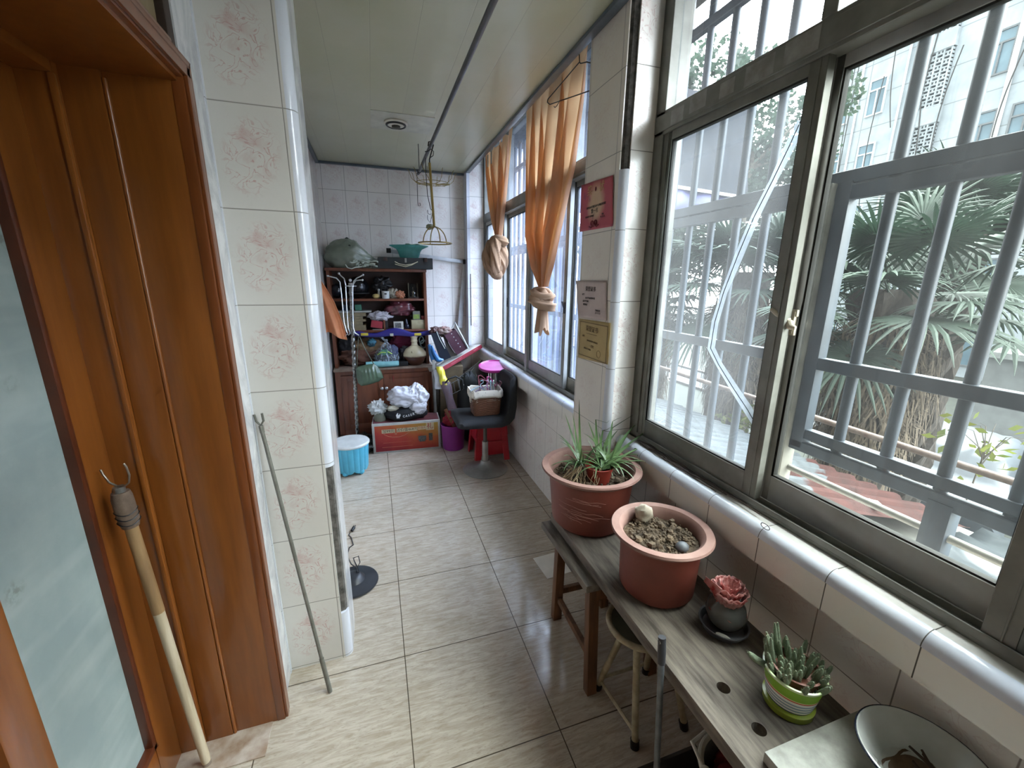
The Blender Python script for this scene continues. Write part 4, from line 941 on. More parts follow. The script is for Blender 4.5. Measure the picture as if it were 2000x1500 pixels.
def hook_pole():
    a = onz(405, 1493, 0); b = onx(228, 940, -.69); L = b-a; t = thing('hook_pole', a, 'long wooden pole with a wire fork tied on top leaning on the door jamb', 'pole')
    at_ = lambda f: a+L*f
    mid = .60
    MB().tube([at_(0), at_(.03), at_(mid)], [.0115, .0135, .0145], 14).build('lower_pole', mat('bleached_wood', '#c6b89f', .7, col2='#ab9b80', scale=6, stretch=(9, 9, .6)), t, smooth=True)
    MB().tube([at_(0), at_(.015)], .0125, 14).build('tip', mat('grey_tip', '#8b7a6c', .8), t, smooth=True)
    MB().tube([at_(mid-.005), at_(.93)], .0155, 14).build('upper_tube', mat('tan_bamboo', '#9a7a52', .6, col2='#7d6040', scale=5, stretch=(9, 9, .6)), t, smooth=True)
    MB().tube([at_(.87), at_(.89), at_(.93), at_(.955), at_(.97)], [.019, .0235, .024, .0235, .02], 14).build('binding', mat('brown_cloth_tape', '#7a6656', .8, col2='#5b4a3d', scale=30, bump=.5), t, smooth=True)
    p = MB(); d_ = L.normalized()
    for f, w_ in ((.885, .0015), (.90, .0018), (.915, .0015)): p.tube([at_(f)+RT*(.0245*math.cos(x))+d_.cross(RT).normalized()*(.0245*math.sin(x))+d_*(.004*math.sin(2*x)) for x in [R(q) for q in range(0, 360, 20)]], w_, 5, closed=True)
    p.build('cord', M_BLK, t, smooth=True)
    MB().tube([at_(.945), at_(.985)], .013, 12).build('foil_sleeve', mat('silver_foil', '#b9b9b6', .3, .8, col2='#8c8c88', scale=40), t, smooth=True)
    e = at_(.975); p = MB(); r_ = RT; u_ = Vector((0, 0, 1))
    p.tube([e+r_*-.024+u_*-.02, e+r_*-.018+u_*.0, e+r_*-.005+u_*.012, e+r_*.016+u_*.012, e+r_*.030+u_*.022, e+r_*.036+u_*.045, e+r_*.033+u_*.068, e+r_*.028+u_*.078], .0026, 8)
    p.tube([e+u_*.010, e+r_*-.022+u_*.022, e+r_*-.034+u_*.045, e+r_*-.038+u_*.06], .0026, 8)
    p.build('wire_fork', mat('steel_wire', '#9b968c', .35, .7, col2='#7d6a58', scale=20), t, smooth=True)
hook_pole()
def fork_rod():
    a = onz(645, 1351, .002); b = Vector((-.408, 1.578, 1.09)); t = thing('forked_rod', a, 'thin grey metal rod with a forked tip leaning on the tiled pillar', 'pole'); L = b-a
    m_ = mat('dull_metal_rod', '#7d7c73', .45, .3, col2='#66645b', scale=20)
    MB().tube([a, a+L*.14], .0085, 10).tube([a+L*.14, b], .0066, 10).build('rod', m_, t, smooth=True)
    p = MB(); u_ = Vector((0, 0, 1)); p.tube([b+RT*-.018+u_*.045, b+RT*-.014+u_*.020, b+u_*.004, b+RT*.012+u_*.022, b+RT*.010+u_*.05], .004, 8); p.tube([b-L*.02, b+u_*.004], .008, 8); p.build('fork', m_, t, smooth=True)
fork_rod()
# loose round fan base with its cable
t = thing('floor_fan', (-.205, 2.07, 0), 'round black fan foot with a black cable on the floor behind the pillar', 'fan')
MB().lathe([(0, 0), (.12, 0), (.128, .006), (.124, .014), (.06, .026), (.045, .045), (.03, .055), (0, .057)], (-.205, 2.07, 0), 56).build('base', mat('dusty_black_plastic', '#33353a', .4, col2='#26282c', scale=8), t, smooth=True)
pl = [onz(x, y, .004+z) for x, y, z in ((700, 1118, .06), (698, 1108, .06), (692, 1096, .05), (690, 1090, .04), (700, 1086, .03), (703, 1098, .03), (697, 1110, .03), (686, 1102, .02), (678, 1085, .01), (682, 1070, 0), (690, 1064, 0), (686, 1050, 0), (681, 1045, 0), (684, 1040, 0))]
MB().tube(pl, .0032, 7).build('cable', M_BLK, t, smooth=True)
q = onz(687, 1037, .01); p = MB(); p.tube([q, q+Vector((.012, .03, .004))], [.008, .011], 10); p.tube([q+Vector((.016, .03, .004)), q+Vector((.022, .05, .006))], .0025, 6); p.tube([q+Vector((.006, .033, .004)), q+Vector((.012, .052, .006))], .0025, 6); p.build('plug', M_BLK, t, smooth=True)

# ================================================================ ceiling rod and what hangs on it
M_ROD = mat('dull_grey_rod', '#5c5c5c', .4, .4, col2='#484848', scale=12); M_BRASS = mat('pale_brass', '#a28d50', .35, .6, col2='#857444', scale=12); M_DWIRE = mat('dark_steel_wire', '#2e2d2b', .5, .4)
RX, RZ = .42, 2.45
t = thing('ceiling_rod', (RX, 2., RZ), 'long grey clothes rod hung under the ceiling', 'rod')
MB().tube([(RX, -1.6, RZ), (RX, 3.80, RZ)], .0115, 12).build('rod', M_ROD, t, smooth=True)
p = MB()
for y in (-1.2, 3.72): p.tube([(RX, y, CZ), (RX, y, RZ-.012)], .003, 6).ring((RX, y, RZ), .0135, .0025, 16, 6, ax='y')
p.build('suspension_wire', M_DWIRE, t)
# brass ring hanger with a wire basket, hung from the rod
hy = 3.0; hp = lambda x, y: ony(x, y, hy)
t = thing('brass_hanger', (RX+.01, hy, 1.84), 'brass hanging stand with a dome of wires over a ring, hung on the rod', 'hanger')
s0, s1 = hp(839, 318), hp(848, 443)
p = MB(); top = Vector((RX, hy, RZ)); p.tube([top+Vector((-.018, 0, -.01)), top+Vector((-.014, 0, .015)), top+Vector((.006, 0, .02)), top+Vector((.016, 0, .0)), s0+Vector((0, 0, .02)), s0], .004, 8); p.build('hook', M_DWIRE, t, smooth=True)
MB().tube([s0, s1], .0085, 12).build('stem', M_BRASS, t, smooth=True)
rc = hp(850, 475); Rr = .112
MB().ring(rc, Rr, .0045, 48, 8).build('ring', M_BRASS, t, smooth=True)
for a in (15, 105, 195, 285):
    v = Vector((math.cos(R(a)), math.sin(R(a)), 0)); h = s1.z-rc.z
    MB().tube([Vector((rc.x, rc.y, rc.z))+v*(.085*math.sin(f*math.pi/2) if f < .999 else .088)+Vector((0, 0, h*math.cos(f*math.pi/2))) for f in [i/10 for i in range(11)]], .0038, 8).build('dome_wire', M_BRASS, t, smooth=True)
# wire basket (a spread of bent wires) behind the stem
hy2 = 3.45; c0 = ony(845, 352, hy2)
t = thing('wire_basket', c0, 'thin brass wire basket hanging near the end of the ceiling rod', 'basket')
p = MB(); Rb = .15
p.ring((c0.x, c0.y, c0.z-.02), .10, .0022, 36, 6, sx=1.25)
for k in range(10):
    a = 2*math.pi*k/10; v = Vector((math.cos(a)*1.25, math.sin(a), 0)); b = Vector((c0.x, c0.y, c0.z-.03))
    p.tube([b+v*.02, b+v*.10+Vector((0, 0, .005)), b+v*.128+Vector((0, 0, .035)), b+v*.14+Vector((0, 0, .085)), b+v*.148+Vector((0, 0, .09))], .002, 6)
p.build('wires', M_BRASS, t, smooth=True)
MB().tube([(c0.x-.125, c0.y, c0.z-.02), (c0.x-.1, c0.y, c0.z-.028), (c0.x+.06, c0.y-.03, c0.z-.03), (c0.x+.125, c0.y, c0.z-.02)], .0032, 6).tube([(RX, hy2, RZ+.0115), (RX-.0125, hy2, RZ), (RX-.004, hy2, RZ-.03), (c0.x-.01, c0.y, c0.z-.03)], .0022, 6).build('cross_wire', M_BRASS, t, smooth=True)
def s_hook(pts, Y, label, r=.0026, on_rod=False):
    tag(MB().tube(([Vector((RX, Y, RZ+.0125)), Vector((RX-.0135, Y, RZ))] if on_rod else [])+[ony(x, y, Y) for x, y in pts], r, 7).build('wire_hook', M_DWIRE, smooth=True), label, 'hook')
s_hook([(815, 362), (816, 395), (817, 402), (821, 402), (820, 396)], 3.78, 'long dark wire hook dropped from the far tip of the ceiling rod', on_rod=True)
s_hook([(830, 296), (834, 296), (842, 291), (847, 296), (846, 304), (840, 308)], 2.98, 'short curled wire hook hung on the rod above the brass stand')
s_hook([(831, 308), (832, 340), (835, 380), (841, 408), (845, 412)], 3.05, 'thin dark wire hanging beside the brass stem')
s_hook([(835, 410), (836, 417), (840, 419), (844, 416), (843, 424), (840, 435), (835, 428), (835, 420)], 3.04, 'small twisted wire loop hanging low beside the brass stem', .002)
tag(MB().ball(ony(839, 443, 3.04), .026, .02, .018, 14, 9, crumple(3, .2)).build('clip_knob', mat('dusty_green_knob', '#9a9d80', .6), smooth=True), 'small dusty knob hanging just above the brass dome', 'knob')
# wire coat hanger by the window
hp = lambda x, y: onx(x, y, 1.0)
tag(MB().tube([hp(1127, 104), hp(1129, 96), hp(1131, 100), hp(1132, 121), hp(1070, 194), hp(1069, 200), hp(1074, 204), hp(1155, 176)], .0026, 7).tube([hp(1132, 121), hp(1134, 124), hp(1146, 121), hp(1158, 124)], .0026, 7)
    .tube([hp(1092, 199), hp(1088, 206), hp(1084, 210), hp(1082, 208)], .002, 6).build('wire_hanger', M_DWIRE, smooth=True), 'bent black wire coat hanger beside the larger orange curtain', 'hanger')

# ================================================================ curtains tied in knots
def cloth(name, c, c2, ct, tr):
    t_ = NT(name); co = t_.coord(); n = t_.noise(co, 4, 5, .6); cc = t_.mix(t_.ramp(n, .35, .7), lin(c2), lin(c))
    d_ = t_.n('ShaderNodeBsdfDiffuse', Color=cc); tl = t_.n('ShaderNodeBsdfTranslucent', Color=lin(ct))
    w_ = t_.noise(t_.n('ShaderNodeMapping', i0=co, i3=(1, 1, 1)).outputs[0], 300, 2); d_.inputs['Normal'].default_value
    return t_.done(t_.n('ShaderNodeMixShader', i0=tr, i1=d_.outputs[0], i2=tl.outputs[0]))
M_CUR = cloth('faded_orange_curtain', '#cfae92', '#be9c80', '#f5c690', .46)
M_CURK = cloth('faded_orange_curtain_folds', '#bd9f86', '#a08268', '#d9a070', .08)
def curtain(zs, cy, wy, tx, x0, npl, ph, parent, top_sag=0.):
    """zs levels; cy centre, wy width along the window, tx pleat depth"""
    rows = []; n = 240; N = len(zs)
    def ip(a, f): i = min(int(f*(N-1)), N-2); g = f*(N-1)-i; g = g*g*(3-2*g); return a[i]*(1-g)+a[i+1]*g
    M_ = 46
    for i in range(M_+1):
        f = i/M_; row = []
        for k in range(n+1):
            s_ = k/n; u = s_*2*math.pi*npl+ph+1.2*math.sin(s_*5+ph); amp = ip(tx, f)
            x = x0+amp*(math.cos(u)*.6+.22*math.sin(.43*u+1.7*s_+f)); y = ip(cy, f)+ip(wy, f)*(s_-.5)+amp*(.85+.5*math.sin(.37*u+2))*math.sin(u)*min(1, ip(wy, f)/.3)*(1 if f > .12 else .3+f*5.8)
            z = ip(zs, f)+(top_sag*abs(math.sin(s_*math.pi*4.5))*max(0, 1-f*6))
            row.append(Vector((x, y, z)))
        rows.append(row)
    return MB().grid(rows)
t = thing('curtain', (1.07, 3.70, 1.6), 'smaller far orange curtain knotted into a loose hanging bundle', 'curtain')
curtain([2.74, 2.55, 2.3, 2.1, 1.97], [3.70, 3.70, 3.68, 3.66, 3.65], [.78, .66, .42, .2, .06], [.022, .038, .05, .05, .036], 1.075, 6, .4, t, -.05).build('drape', M_CUR, t, smooth=True)
kc = Vector((1.065, 3.65, 1.93)); p = MB()
def spl(q, n=5):
    q = [Vector(v) for v in q]; o_ = []
    for i in range(len(q)-1):
        a, b, c, d_ = q[max(i-1, 0)], q[i], q[i+1], q[min(i+2, len(q)-1)]
        for k in range(n):
            f = k/n; o_.append(.5*((2*b)+(c-a)*f+(2*a-5*b+4*c-d_)*f*f+(3*b-3*c+d_-a)*f**3))
    return o_+[q[-1]]
def rope(p, pts, r, seed):
    """gathered cloth: a twisted, pleated roll along pts"""
    N = len(pts); m_ = MB().tube(pts, r, 40)
    for i in range(N):
        c_ = pts[i]; e_ = min(1, .45+min(i, N-1-i)*.28)
        for k in range(40):
            v = m_.v[i*40+k]; a = 2*math.pi*k/40+i*.16+seed; m_.v[i*40+k] = c_+(v-c_)*e_*(1+.16*math.sin(a*5)+.10*math.sin(a*9+seed*2)+.12*fnz(tuple(c_*14+Vector((k*.0, 0, seed)))))
    p.add(m_.v, m_.f)
def bundle(p, c, rx, rz, seed, tw=3.):
    def fn(q):
        a = math.atan2(q.y, q.x)+q.z*tw; return 1+.10*math.sin(a*7)+.07*math.sin(a*13+seed)+.10*fnz((q.x*1.5, q.y*1.5, q.z*1.5+seed))
    p.ball(c, rx, rx, rz, 64, 36, fn)
rope(p, [kc+Vector((.02+.062*math.cos(a), .068*math.sin(a), .012*math.sin(2*a))) for a in [R(q) for q in range(0, 331, 22)]], .034, 1); p.ball(kc, .05, .05, .06); p.build('knot', M_CURK, t, smooth=True, sharp=180)
p = MB(); bundle(p, kc+Vector((.01, .0, -.15)), .075, .13, 4, 1.2)
S = lambda *q: [kc+Vector(v) for v in spl(q)]
rope(p, S((-.02, .05, .0), (-.06, .07, -.06), (-.085, .05, -.14), (-.07, .02, -.22), (-.02, -.02, -.275), (.03, -.04, -.27)), .042, 2)
rope(p, S((-.03, -.05, .01), (-.05, -.085, -.06), (-.05, -.095, -.14), (-.045, -.07, -.22), (-.02, -.02, -.28)), .040, 3)
rope(p, S((-.05, .0, .0), (-.085, .0, -.06), (-.095, -.01, -.12), (-.085, -.03, -.19), (-.05, -.04, -.25)), .030, 4)
rope(p, S((.0, .05, -.01), (.02, .08, -.08), (.03, .08, -.16), (.01, .05, -.25)), .040, 5); p.build('bundle', M_CURK, t, smooth=True, sharp=180)
t = thing('curtain', (1.06, 2.6, 1.25), 'larger near orange curtain tied in a knot with a short tail', 'curtain')
curtain([2.78, 2.5, 2.2, 1.9, 1.68, 1.56], [2.56, 2.57, 2.60, 2.67, 2.63, 2.60], [.94, .88, .76, .56, .26, .08], [.024, .040, .052, .062, .058, .036], 1.075, 7, 1.1, t, -.05).build('drape', M_CUR, t, smooth=True)
kc = Vector((1.07, 2.60, 1.50)); p = MB(); p.ball(kc+Vector((0, 0, -.02)), .045, .045, .07); rope(p, [kc+Vector((.058*math.cos(a), .058*math.sin(a), .012+.02*math.sin(a))) for a in [R(q) for q in range(0, 361, 20)]], .027, 7); rope(p, [kc+Vector((.062*math.cos(a), .064*math.sin(a), -.045-.022*math.cos(a+.6))) for a in [R(q) for q in range(0, 361, 20)]], .032, 8); p.build('knot', M_CURK, t, smooth=True, sharp=180)
rows = []
for i in range(12):
    f = i/11; rows.append([Vector((1.07-.008*f+(.028+.016*f)*(1+.25*math.sin(3*a+.6)+.15*math.sin(7*a))*math.cos(a), 2.595-.02*f+(.026+.02*f)*(1+.3*math.sin(2*a+1))*math.sin(a), 1.44-.17*f-.02*f*math.sin(2*a+.5)-.014*f*math.sin(5*a))) for a in [2*math.pi*k/60 for k in range(60)]])
MB().grid(rows, True).build('tail', M_CURK, t, smooth=True, sharp=180)
# clips on the far curtain's top edge
for y in (3.92, 3.80): tag(MB().box(1.045, 1.053, y-.012, y+.012, 2.58, 2.68).build('curtain_clip', M_WHP, bevel=.003), 'white plastic clip on the top edge of the smaller far curtain', 'clip', 'white curtain clips')

# ================================================================ certificates on the pier
def paper(name, quad, m, label, n=14, warp=.004, curl=None):
    t_ = thing(name, sum((Vector(q) for q in quad), Vector())/4, label, 'certificate'); rows = []
    a, b, c, d_ = [Vector(q) for q in quad]
    for i in range(n+1):
        f = i/n; row = []
        for k in range(n+1):
            g = k/n; p_ = (a*(1-g)+b*g)*(1-f)+(d_*(1-g)+c*g)*f; w_ = warp*(.5+fnz((f*3, g*3, len(label)), 1.))
            if curl: w_ += curl(f, g)
            row.append(p_+Vector((-abs(w_)-.001, 0, 0)))
        rows.append(row)
    MB().grid(rows).build('sheet', m, t_, smooth=True, solid=.0006); return t_
CX = .9935
def cq(pts): return [onx(x, y, CX) for x, y in pts]
def cert_mat():
    t_ = NT('red_award_paper'); co = t_.coord(); sp = t_.n('ShaderNodeSeparateXYZ', i0=co)
    y = t_.math('DIVIDE', sp.outputs[1], .075); z = t_.math('DIVIDE', t_.math('SUBTRACT', sp.outputs[2], .008), .088)
    d_ = t_.math('SQRT', t_.math('ADD', t_.math('MULTIPLY', y, y), t_.math('MULTIPLY', z, z)))
    d_ = t_.math('ADD', d_, t_.math('MULTIPLY', t_.math('SUBTRACT', t_.noise(co, 22, 3), .5), .35))
    c_ = t_.mix(t_.ramp(d_, 1.15, .55), lin('#b04f5a'), lin('#ccac8c'))
    c_ = t_.mix(t_.math('MULTIPLY', t_.ramp(t_.noise(co, 14, 3), .62, .7), .5), c_, lin('#6c3a60'))
    return t_.done(t_.pbr(c_, .6))
q = cq(((1137, 362), (1199, 342), (1198, 442), (1133, 453)))
t = paper('certificate', q, cert_mat(), 'red award certificate, topmost of the three on the tiled pier', warp=.005)
o = sum(q, Vector())/4; M_INKR = mat('dark_red_ink', '#7a1c2a', .6); M_INK = mat('black_ink', '#2b2622', .6); M_GOLD = mat('gold_print', '#c8a26a', .5)
Mt = frame4(o+Vector((-.0075, 0, 0)), (0, -1, 0), (0, .04, 1))
letters([('奖', -.055, .068, .046)], Mt, M_GOLD, 'gold_character', t); letters([('状', .055, .068, .046)], Mt, M_GOLD, 'gold_character', t)
letters([('同学在本学期活动中表现优秀荣获', .01, -.005, .0115), ('第一名', .0, -.025, .022), ('特发此奖 以资鼓励', -.045, -.044, .0095), ('学校', .075, -.048, .009), ('年  月  日', .075, -.058, .009)], Mt, M_INK, 'lettering', t)
p = MB(); ctr = o+Vector((-.008, 0, -.082))
for s_ in (-1, 1):
    p.ring(ctr+Vector((0, s_*.016, .006)), .010, .003, 18, 6, ax='x'); p.tube([ctr, ctr+Vector((0, s_*.025, -.012)), ctr+Vector((0, s_*.045, -.006))], [.004, .004, .002], 6)
p.ball(ctr, .003, .008, .012, 10, 8); p.ball(ctr+Vector((.001, 0, .150)), .001, .007, .010, 10, 8); p.build('ribbon_print', M_INKR, t)
q = cq(((1128, 548), (1186, 548), (1186, 626), (1133, 619)))
t = paper('certificate', q, mat('pinkish_white_paper', '#c4b3ab', .7, col2='#b3a19a'), 'pale pink certificate in the middle of the three on the tiled pier', curl=lambda f, g: .012*max(0, .15-g)*4)
o = sum(q, Vector())/4; Mt = frame4(o+Vector((-.0065, 0, 0)), (0, -1, 0), (0, 0, 1))
letters([('荣誉证书', -.01, .048, .025), ('同学：', -.075, .022, .0105), ('在本学年度评选中获', -.01, .006, .0105), ('优秀学生称号', -.05, -.010, .0105), ('特发此证', -.055, -.026, .0105), ('学校教务处', .068, -.048, .009), ('二〇一年七月', .068, -.060, .009)], Mt, M_INK, 'lettering', t)
q = cq(((1132, 622), (1194, 631), (1188, 712), (1130, 698)))
t = paper('certificate', q, mat('yellowed_paper', '#b8a06c', .7, col2='#a38c5c', scale=6), 'yellowed bordered certificate, lowest of the three on the tiled pier')
o = sum(q, Vector())/4; Mt = frame4(o+Vector((-.0065, 0, 0)), (0, -1, -.02), (0, 0, 1)); M_INKB = mat('brown_ink', '#6b5530', .6)
letters([('荣誉证书', -.012, .052, .030), ('同学：', -.085, .012, .011), ('在本年度竞赛中成绩优良', .0, -.005, .0095), ('一等奖', -.005, -.030, .015), ('特发此证 以资鼓励', -.045, -.047, .0085)], Mt, M_INKB, 'lettering', t)
p = MB(); y0, y1, z0, z1 = -.133, .133, -.086, .084
for q4 in ((y0, y1, z1-.003, z1), (y0, y1, z0, z0+.003), (y0, y0+.003, z0, z1), (y1-.003, y1, z0, z1)): p.box(o.x-.0062, o.x-.0056, o.y+q4[0], o.y+q4[1], o.z+q4[2], o.z+q4[3])
p.ring(o+Vector((-.006, -.065, -.055)), .017, .0007, 24, 4, ax='x'); p.box(o.x-.0064, o.x-.0058, o.y-.04, o.y+.065, o.z+.029, o.z+.031); p.build('border_print', M_INKB, t)

# ================================================================ cabinet and bookcase at the far end
M_CAB = mat('reddish_brown_cabinet', '#70402a', .35, col2='#5c3220', scale=5, stretch=(5, 5, .5), coat=.2); M_CABD = mat('dark_cabinet_inside', '#3c2418', .6, col2='#2c1a12')
M_CHR = mat('chrome', '#d4d4d2', .22, .6); M_CABT = mat('worn_cabinet_top', '#8d7b6c', .6, col2='#6b5748', scale=8)
FY = 4.20; t = thing('low_cabinet', (.05, 4.37, 0), 'reddish brown low cabinet with two doors and round chrome knobs', 'cabinet')
LX0, LX1, LZ = -.415, .528, .745
p = MB().box(LX0+.01, LX0+.03, FY+.005, 4.535, .08, LZ-.02).box(LX1-.03, LX1-.01, FY+.005, 4.535, .08, LZ-.02).box(LX0+.03, LX1-.03, 4.515, 4.535, .08, LZ-.02).box(LX0+.03, LX1-.03, FY+.03, 4.515, .08, .11)
p.box(LX0+.01, LX0+.06, FY, FY+.02, .08, LZ-.02).box(LX1-.05, LX1-.01, FY, FY+.02, .08, LZ-.02).box(LX0+.06, LX1-.05, FY, FY+.02, LZ-.06, LZ-.02).box(LX0+.06, LX1-.05, FY, FY+.02, .08, .13); p.box(LX0+.03, LX1-.03, FY+.04, 4.5, 0, .08)
p.build('carcass', M_CAB, t, bevel=.002)
MB().box(LX0, LX1, FY-.012, 4.54, LZ-.02, LZ).build('cabinet_top', M_CABT, t, bevel=.003)
for x0, x1, kx in ((LX0+.062, .037, .018), (.041, LX1-.052, .062)):
    p = MB().box(x0, x1, FY-.004, FY+.016, .132, LZ-.062)
    for q in ((x0, x0+.05, .132, LZ-.062), (x1-.05, x1, .132, LZ-.062), (x0+.05, x1-.05, .132, .185), (x0+.05, x1-.05, LZ-.115, LZ-.062)): p.box(q[0], q[1], FY-.009, FY-.003, q[2], q[3])
    dr = p.build('door', M_CAB, t, bevel=.0015)
    MB().ball((kx, FY-.026, .54), .016, .012, .016, 18, 12).tube([(kx, FY-.02, .54), (kx, FY-.002, .54)], .007, 10).build('knob', M_CHR, dr, smooth=True)
MB().tube([(.132, FY-.012, .66), (.132, FY-.013, .60)], .004, 6).build('key_tag', mat('red_tag', '#8c1f1f', .5), t)
t = thing('bookcase', (.05, 4.41, LZ), 'dark brown open bookcase crammed with odds and ends on the low cabinet', 'bookcase')
UY = 4.285; UX0, UX1, UZ = -.405, .508, 1.695
for x in (UX0, UX1-.03): MB().box(x, x+.03, UY, 4.54, LZ, UZ-.025).build('side_panel', M_CAB, t, bevel=.002)
MB().box(UX0-.01, UX1+.005, UY-.012, 4.54, UZ-.028, UZ).build('top_board', M_CAB, t, bevel=.003)
MB().box(UX0+.03, UX1-.03, 4.525, 4.54, LZ, UZ-.028).build('back_panel', M_CABD, t)
S1, S2 = 1.412, 1.108
for z in (S1, S2): MB().box(UX0+.03, UX1-.03, UY+.003, 4.525, z-.022, z).build('shelf', M_CAB, t, bevel=.002)
MB().box(.075, .092, UY+.01, 4.52, S2, S2+.135).build('divider', M_CAB, t)

def lump(name, c, r, m, label, cat, seed, amp=.16, fold=.12, freq=2.2, ff=5., group=None, flat=True):
    c = Vector(c); b = MB().ball(c, *r, 56, 34, crumple(seed, amp, freq, fold, ff))
    if flat:
        zb = c.z-r[2]*.8
        for v in b.v:
            if v.z < zb: v.z = zb
    o = b.build(name, m, smooth=True, sharp=80); tag(o, label, cat, group); return o
def bx(name, x0, x1, y0, y1, z0, z1, m, label, cat, rot=0, bev=.003, group=None):
    b = MB().box(x0, x1, y0, y1, z0, z1); c = Vector(((x0+x1)/2, (y0+y1)/2, z0))
    if rot: b.xf(Matrix.Translation(c) @ Matrix.Rotation(R(rot), 4, 'Z') @ Matrix.Translation(-c))
    return tag(b.build(name, m, bevel=bev), label, cat, group)
SB = lambda x, y, Y=4.36: ony(x, y, Y)
# --- on top of the bookcase
M_SACK = mat('grey_green_plastic_sack', '#8d9484', .35, col2='#6c7465', scale=4, coat=.3)
t = thing('tied_sack', (-.2, 4.41, UZ), 'bulging grey green plastic sack tied at its side on top of the bookcase', 'sack')
def sack_fn(q):
    a = math.atan2(q.y, q.x); n_ = noise.noise(q*1.6+Vector((3, 1, 2)))
    return 1+.10*n_+.10*(1-2.2*abs(noise.noise(q*3.2+Vector((5, 1, 0)))))*.8+.05*abs(noise.noise(q*7))+(.30*max(0, q.z)**3 if q.z > 0 else 0)-.05
b = MB().ball((-.205, 4.40, UZ+.10), .205, .115, .135, 60, 36, sack_fn)
for v in b.v:
    if v.z < UZ+.001: v.z = UZ+.001
    if v.x > -.12:
        f = min(1, (v.x+.12)/.13); v.z = UZ+.02+(v.z-UZ-.02)*(1-.62*f); v.y = 4.34+(v.y-4.34)*(1-.4*f); v.x += .07*f*f
    v.y = min(v.y, 4.54)
b.build('sack_body', M_SACK, t, smooth=True, sharp=80)
p = MB(); cap = Vector((-.205, 4.40, UZ+.255))
p.lathe([(.105, -.075), (.07, -.035), (.035, -.005), (.014, .022), (.0, .03)], cap, 20, wob=lambda a, z: 1+.12*math.sin(5*a)); p.build('dark_peak', mat('dark_green_cloth', '#3e463b', .8, col2='#2f362d'), t, smooth=True)
p = MB(); rr = random.Random(4); k0 = Vector((-.02, 4.27, UZ+.018))
for k in range(16):
    a = rr.uniform(-2.9, -.2); L = rr.uniform(.05, .12); d_ = Vector((math.cos(a), -.25, math.sin(a)*.45+.15))
    rows = []; q = Vector((-.06+rr.uniform(-.09, .06), 4.275, UZ+.045+rr.uniform(-.02, .03)))
    for i in range(5): rows.append([q+d_*L*i/4+Vector((0, -.01, .006*math.sin(i*2+k)))+Vector((0, 0, w_*(.004+.005*i/4))) for w_ in (-1, 0, 1)])
    p.grid(rows)
p.build('frayed_tie', mat('pale_frayed_plastic', '#b4bcac', .4, col2='#7d8678'), t, smooth=True, solid=.0008)
MB().tube([SB(675, 517, 4.26), SB(679, 523, 4.255), SB(687, 525, 4.255), SB(695, 522, 4.26), SB(715, 520, 4.265)], .0045, 8).build('white_cord', mat('white_cord', '#d8ddd0', .5), t, smooth=True)
t = thing('black_case', (.315, 4.36, UZ), 'long black instrument case lying on the bookcase under the green bowl', 'case')
MB().box(.06, .575, 4.255, 4.47, UZ, UZ+.105).build('case_body', mat('black_case_vinyl', '#262b2b', .5, col2='#1c2020', scale=12), t, bevel=.006)
for x in (.13, .505): MB().box(x-.017, x+.017, 4.246, 4.256, UZ+.07, UZ+.107).build('latch', mat('brown_latch', '#4b3a35', .4, .3), t, bevel=.002)
MB().box(.307, .325, 4.249, 4.256, UZ+.06, UZ+.10).build('lock', mat('pale_lock', '#9a9a92', .5), t, bevel=.001)
p = MB()
for dz in (0, -.014): p.tube([(.215, 4.250, UZ+.066+dz*1.6), (.25, 4.240, UZ+.047+dz), (.31, 4.238, UZ+.036+dz), (.37, 4.240, UZ+.046+dz*.6), (.43, 4.250, UZ+.068-dz*.2)], .0036, 8)
p.build('cord_handle', mat('cream_cord', '#cfc8ab', .6), t, smooth=True)
bc2 = (.362, 4.36); bz2 = UZ+.106
def teal():
    t_ = NT('teal_clear_plastic'); a = t_.n('ShaderNodeBsdfTransparent', Color=lin('#86c4bd')); gl = t_.pbr(lin('#7fb5ae'), .2); tl = t_.n('ShaderNodeBsdfTranslucent', Color=lin('#8cc4bc'))
    b_ = t_.n('ShaderNodeMixShader', i0=.45, i1=gl.outputs[0], i2=tl.outputs[0]); n_ = t_.noise(t_.coord(), 14, 4)
    return t_.done(t_.n('ShaderNodeMixShader', i0=t_.math('ADD', .30, t_.math('MULTIPLY', n_, .4)), i1=a.outputs[0], i2=b_.outputs[0]))
tag(MB().lathe([(0, bz2), (.085, bz2), (.093, bz2+.012), (.108, bz2+.06), (.125, bz2+.085), (.175, bz2+.108), (.186, bz2+.112), (.187, bz2+.118), (.172, bz2+.115), (.12, bz2+.09), (.102, bz2+.06), (.086, bz2+.014), (0, bz2+.008)], (*bc2, 0), 56, sy=.72).build('wide_bowl', teal(), smooth=True), 'teal see-through wide rimmed bowl on the black case', 'bowl')
t = thing('folded_cloth', (.42, 4.36, bz2+.12), 'strip of pale green cloth peeking over the teal bowl rim', 'cloth')
rows = []
for i in range(14): rows.append([Vector((.33+.16*i/13, 4.31+.03*j+.0*i, bz2+.118+.012*math.sin(i*.9+j)*.6+.010)) for j in range(4)])
MB().grid(rows).build('fold', mat('pale_green_cloth', '#aebfa8', .8), t, smooth=True, solid=.004)
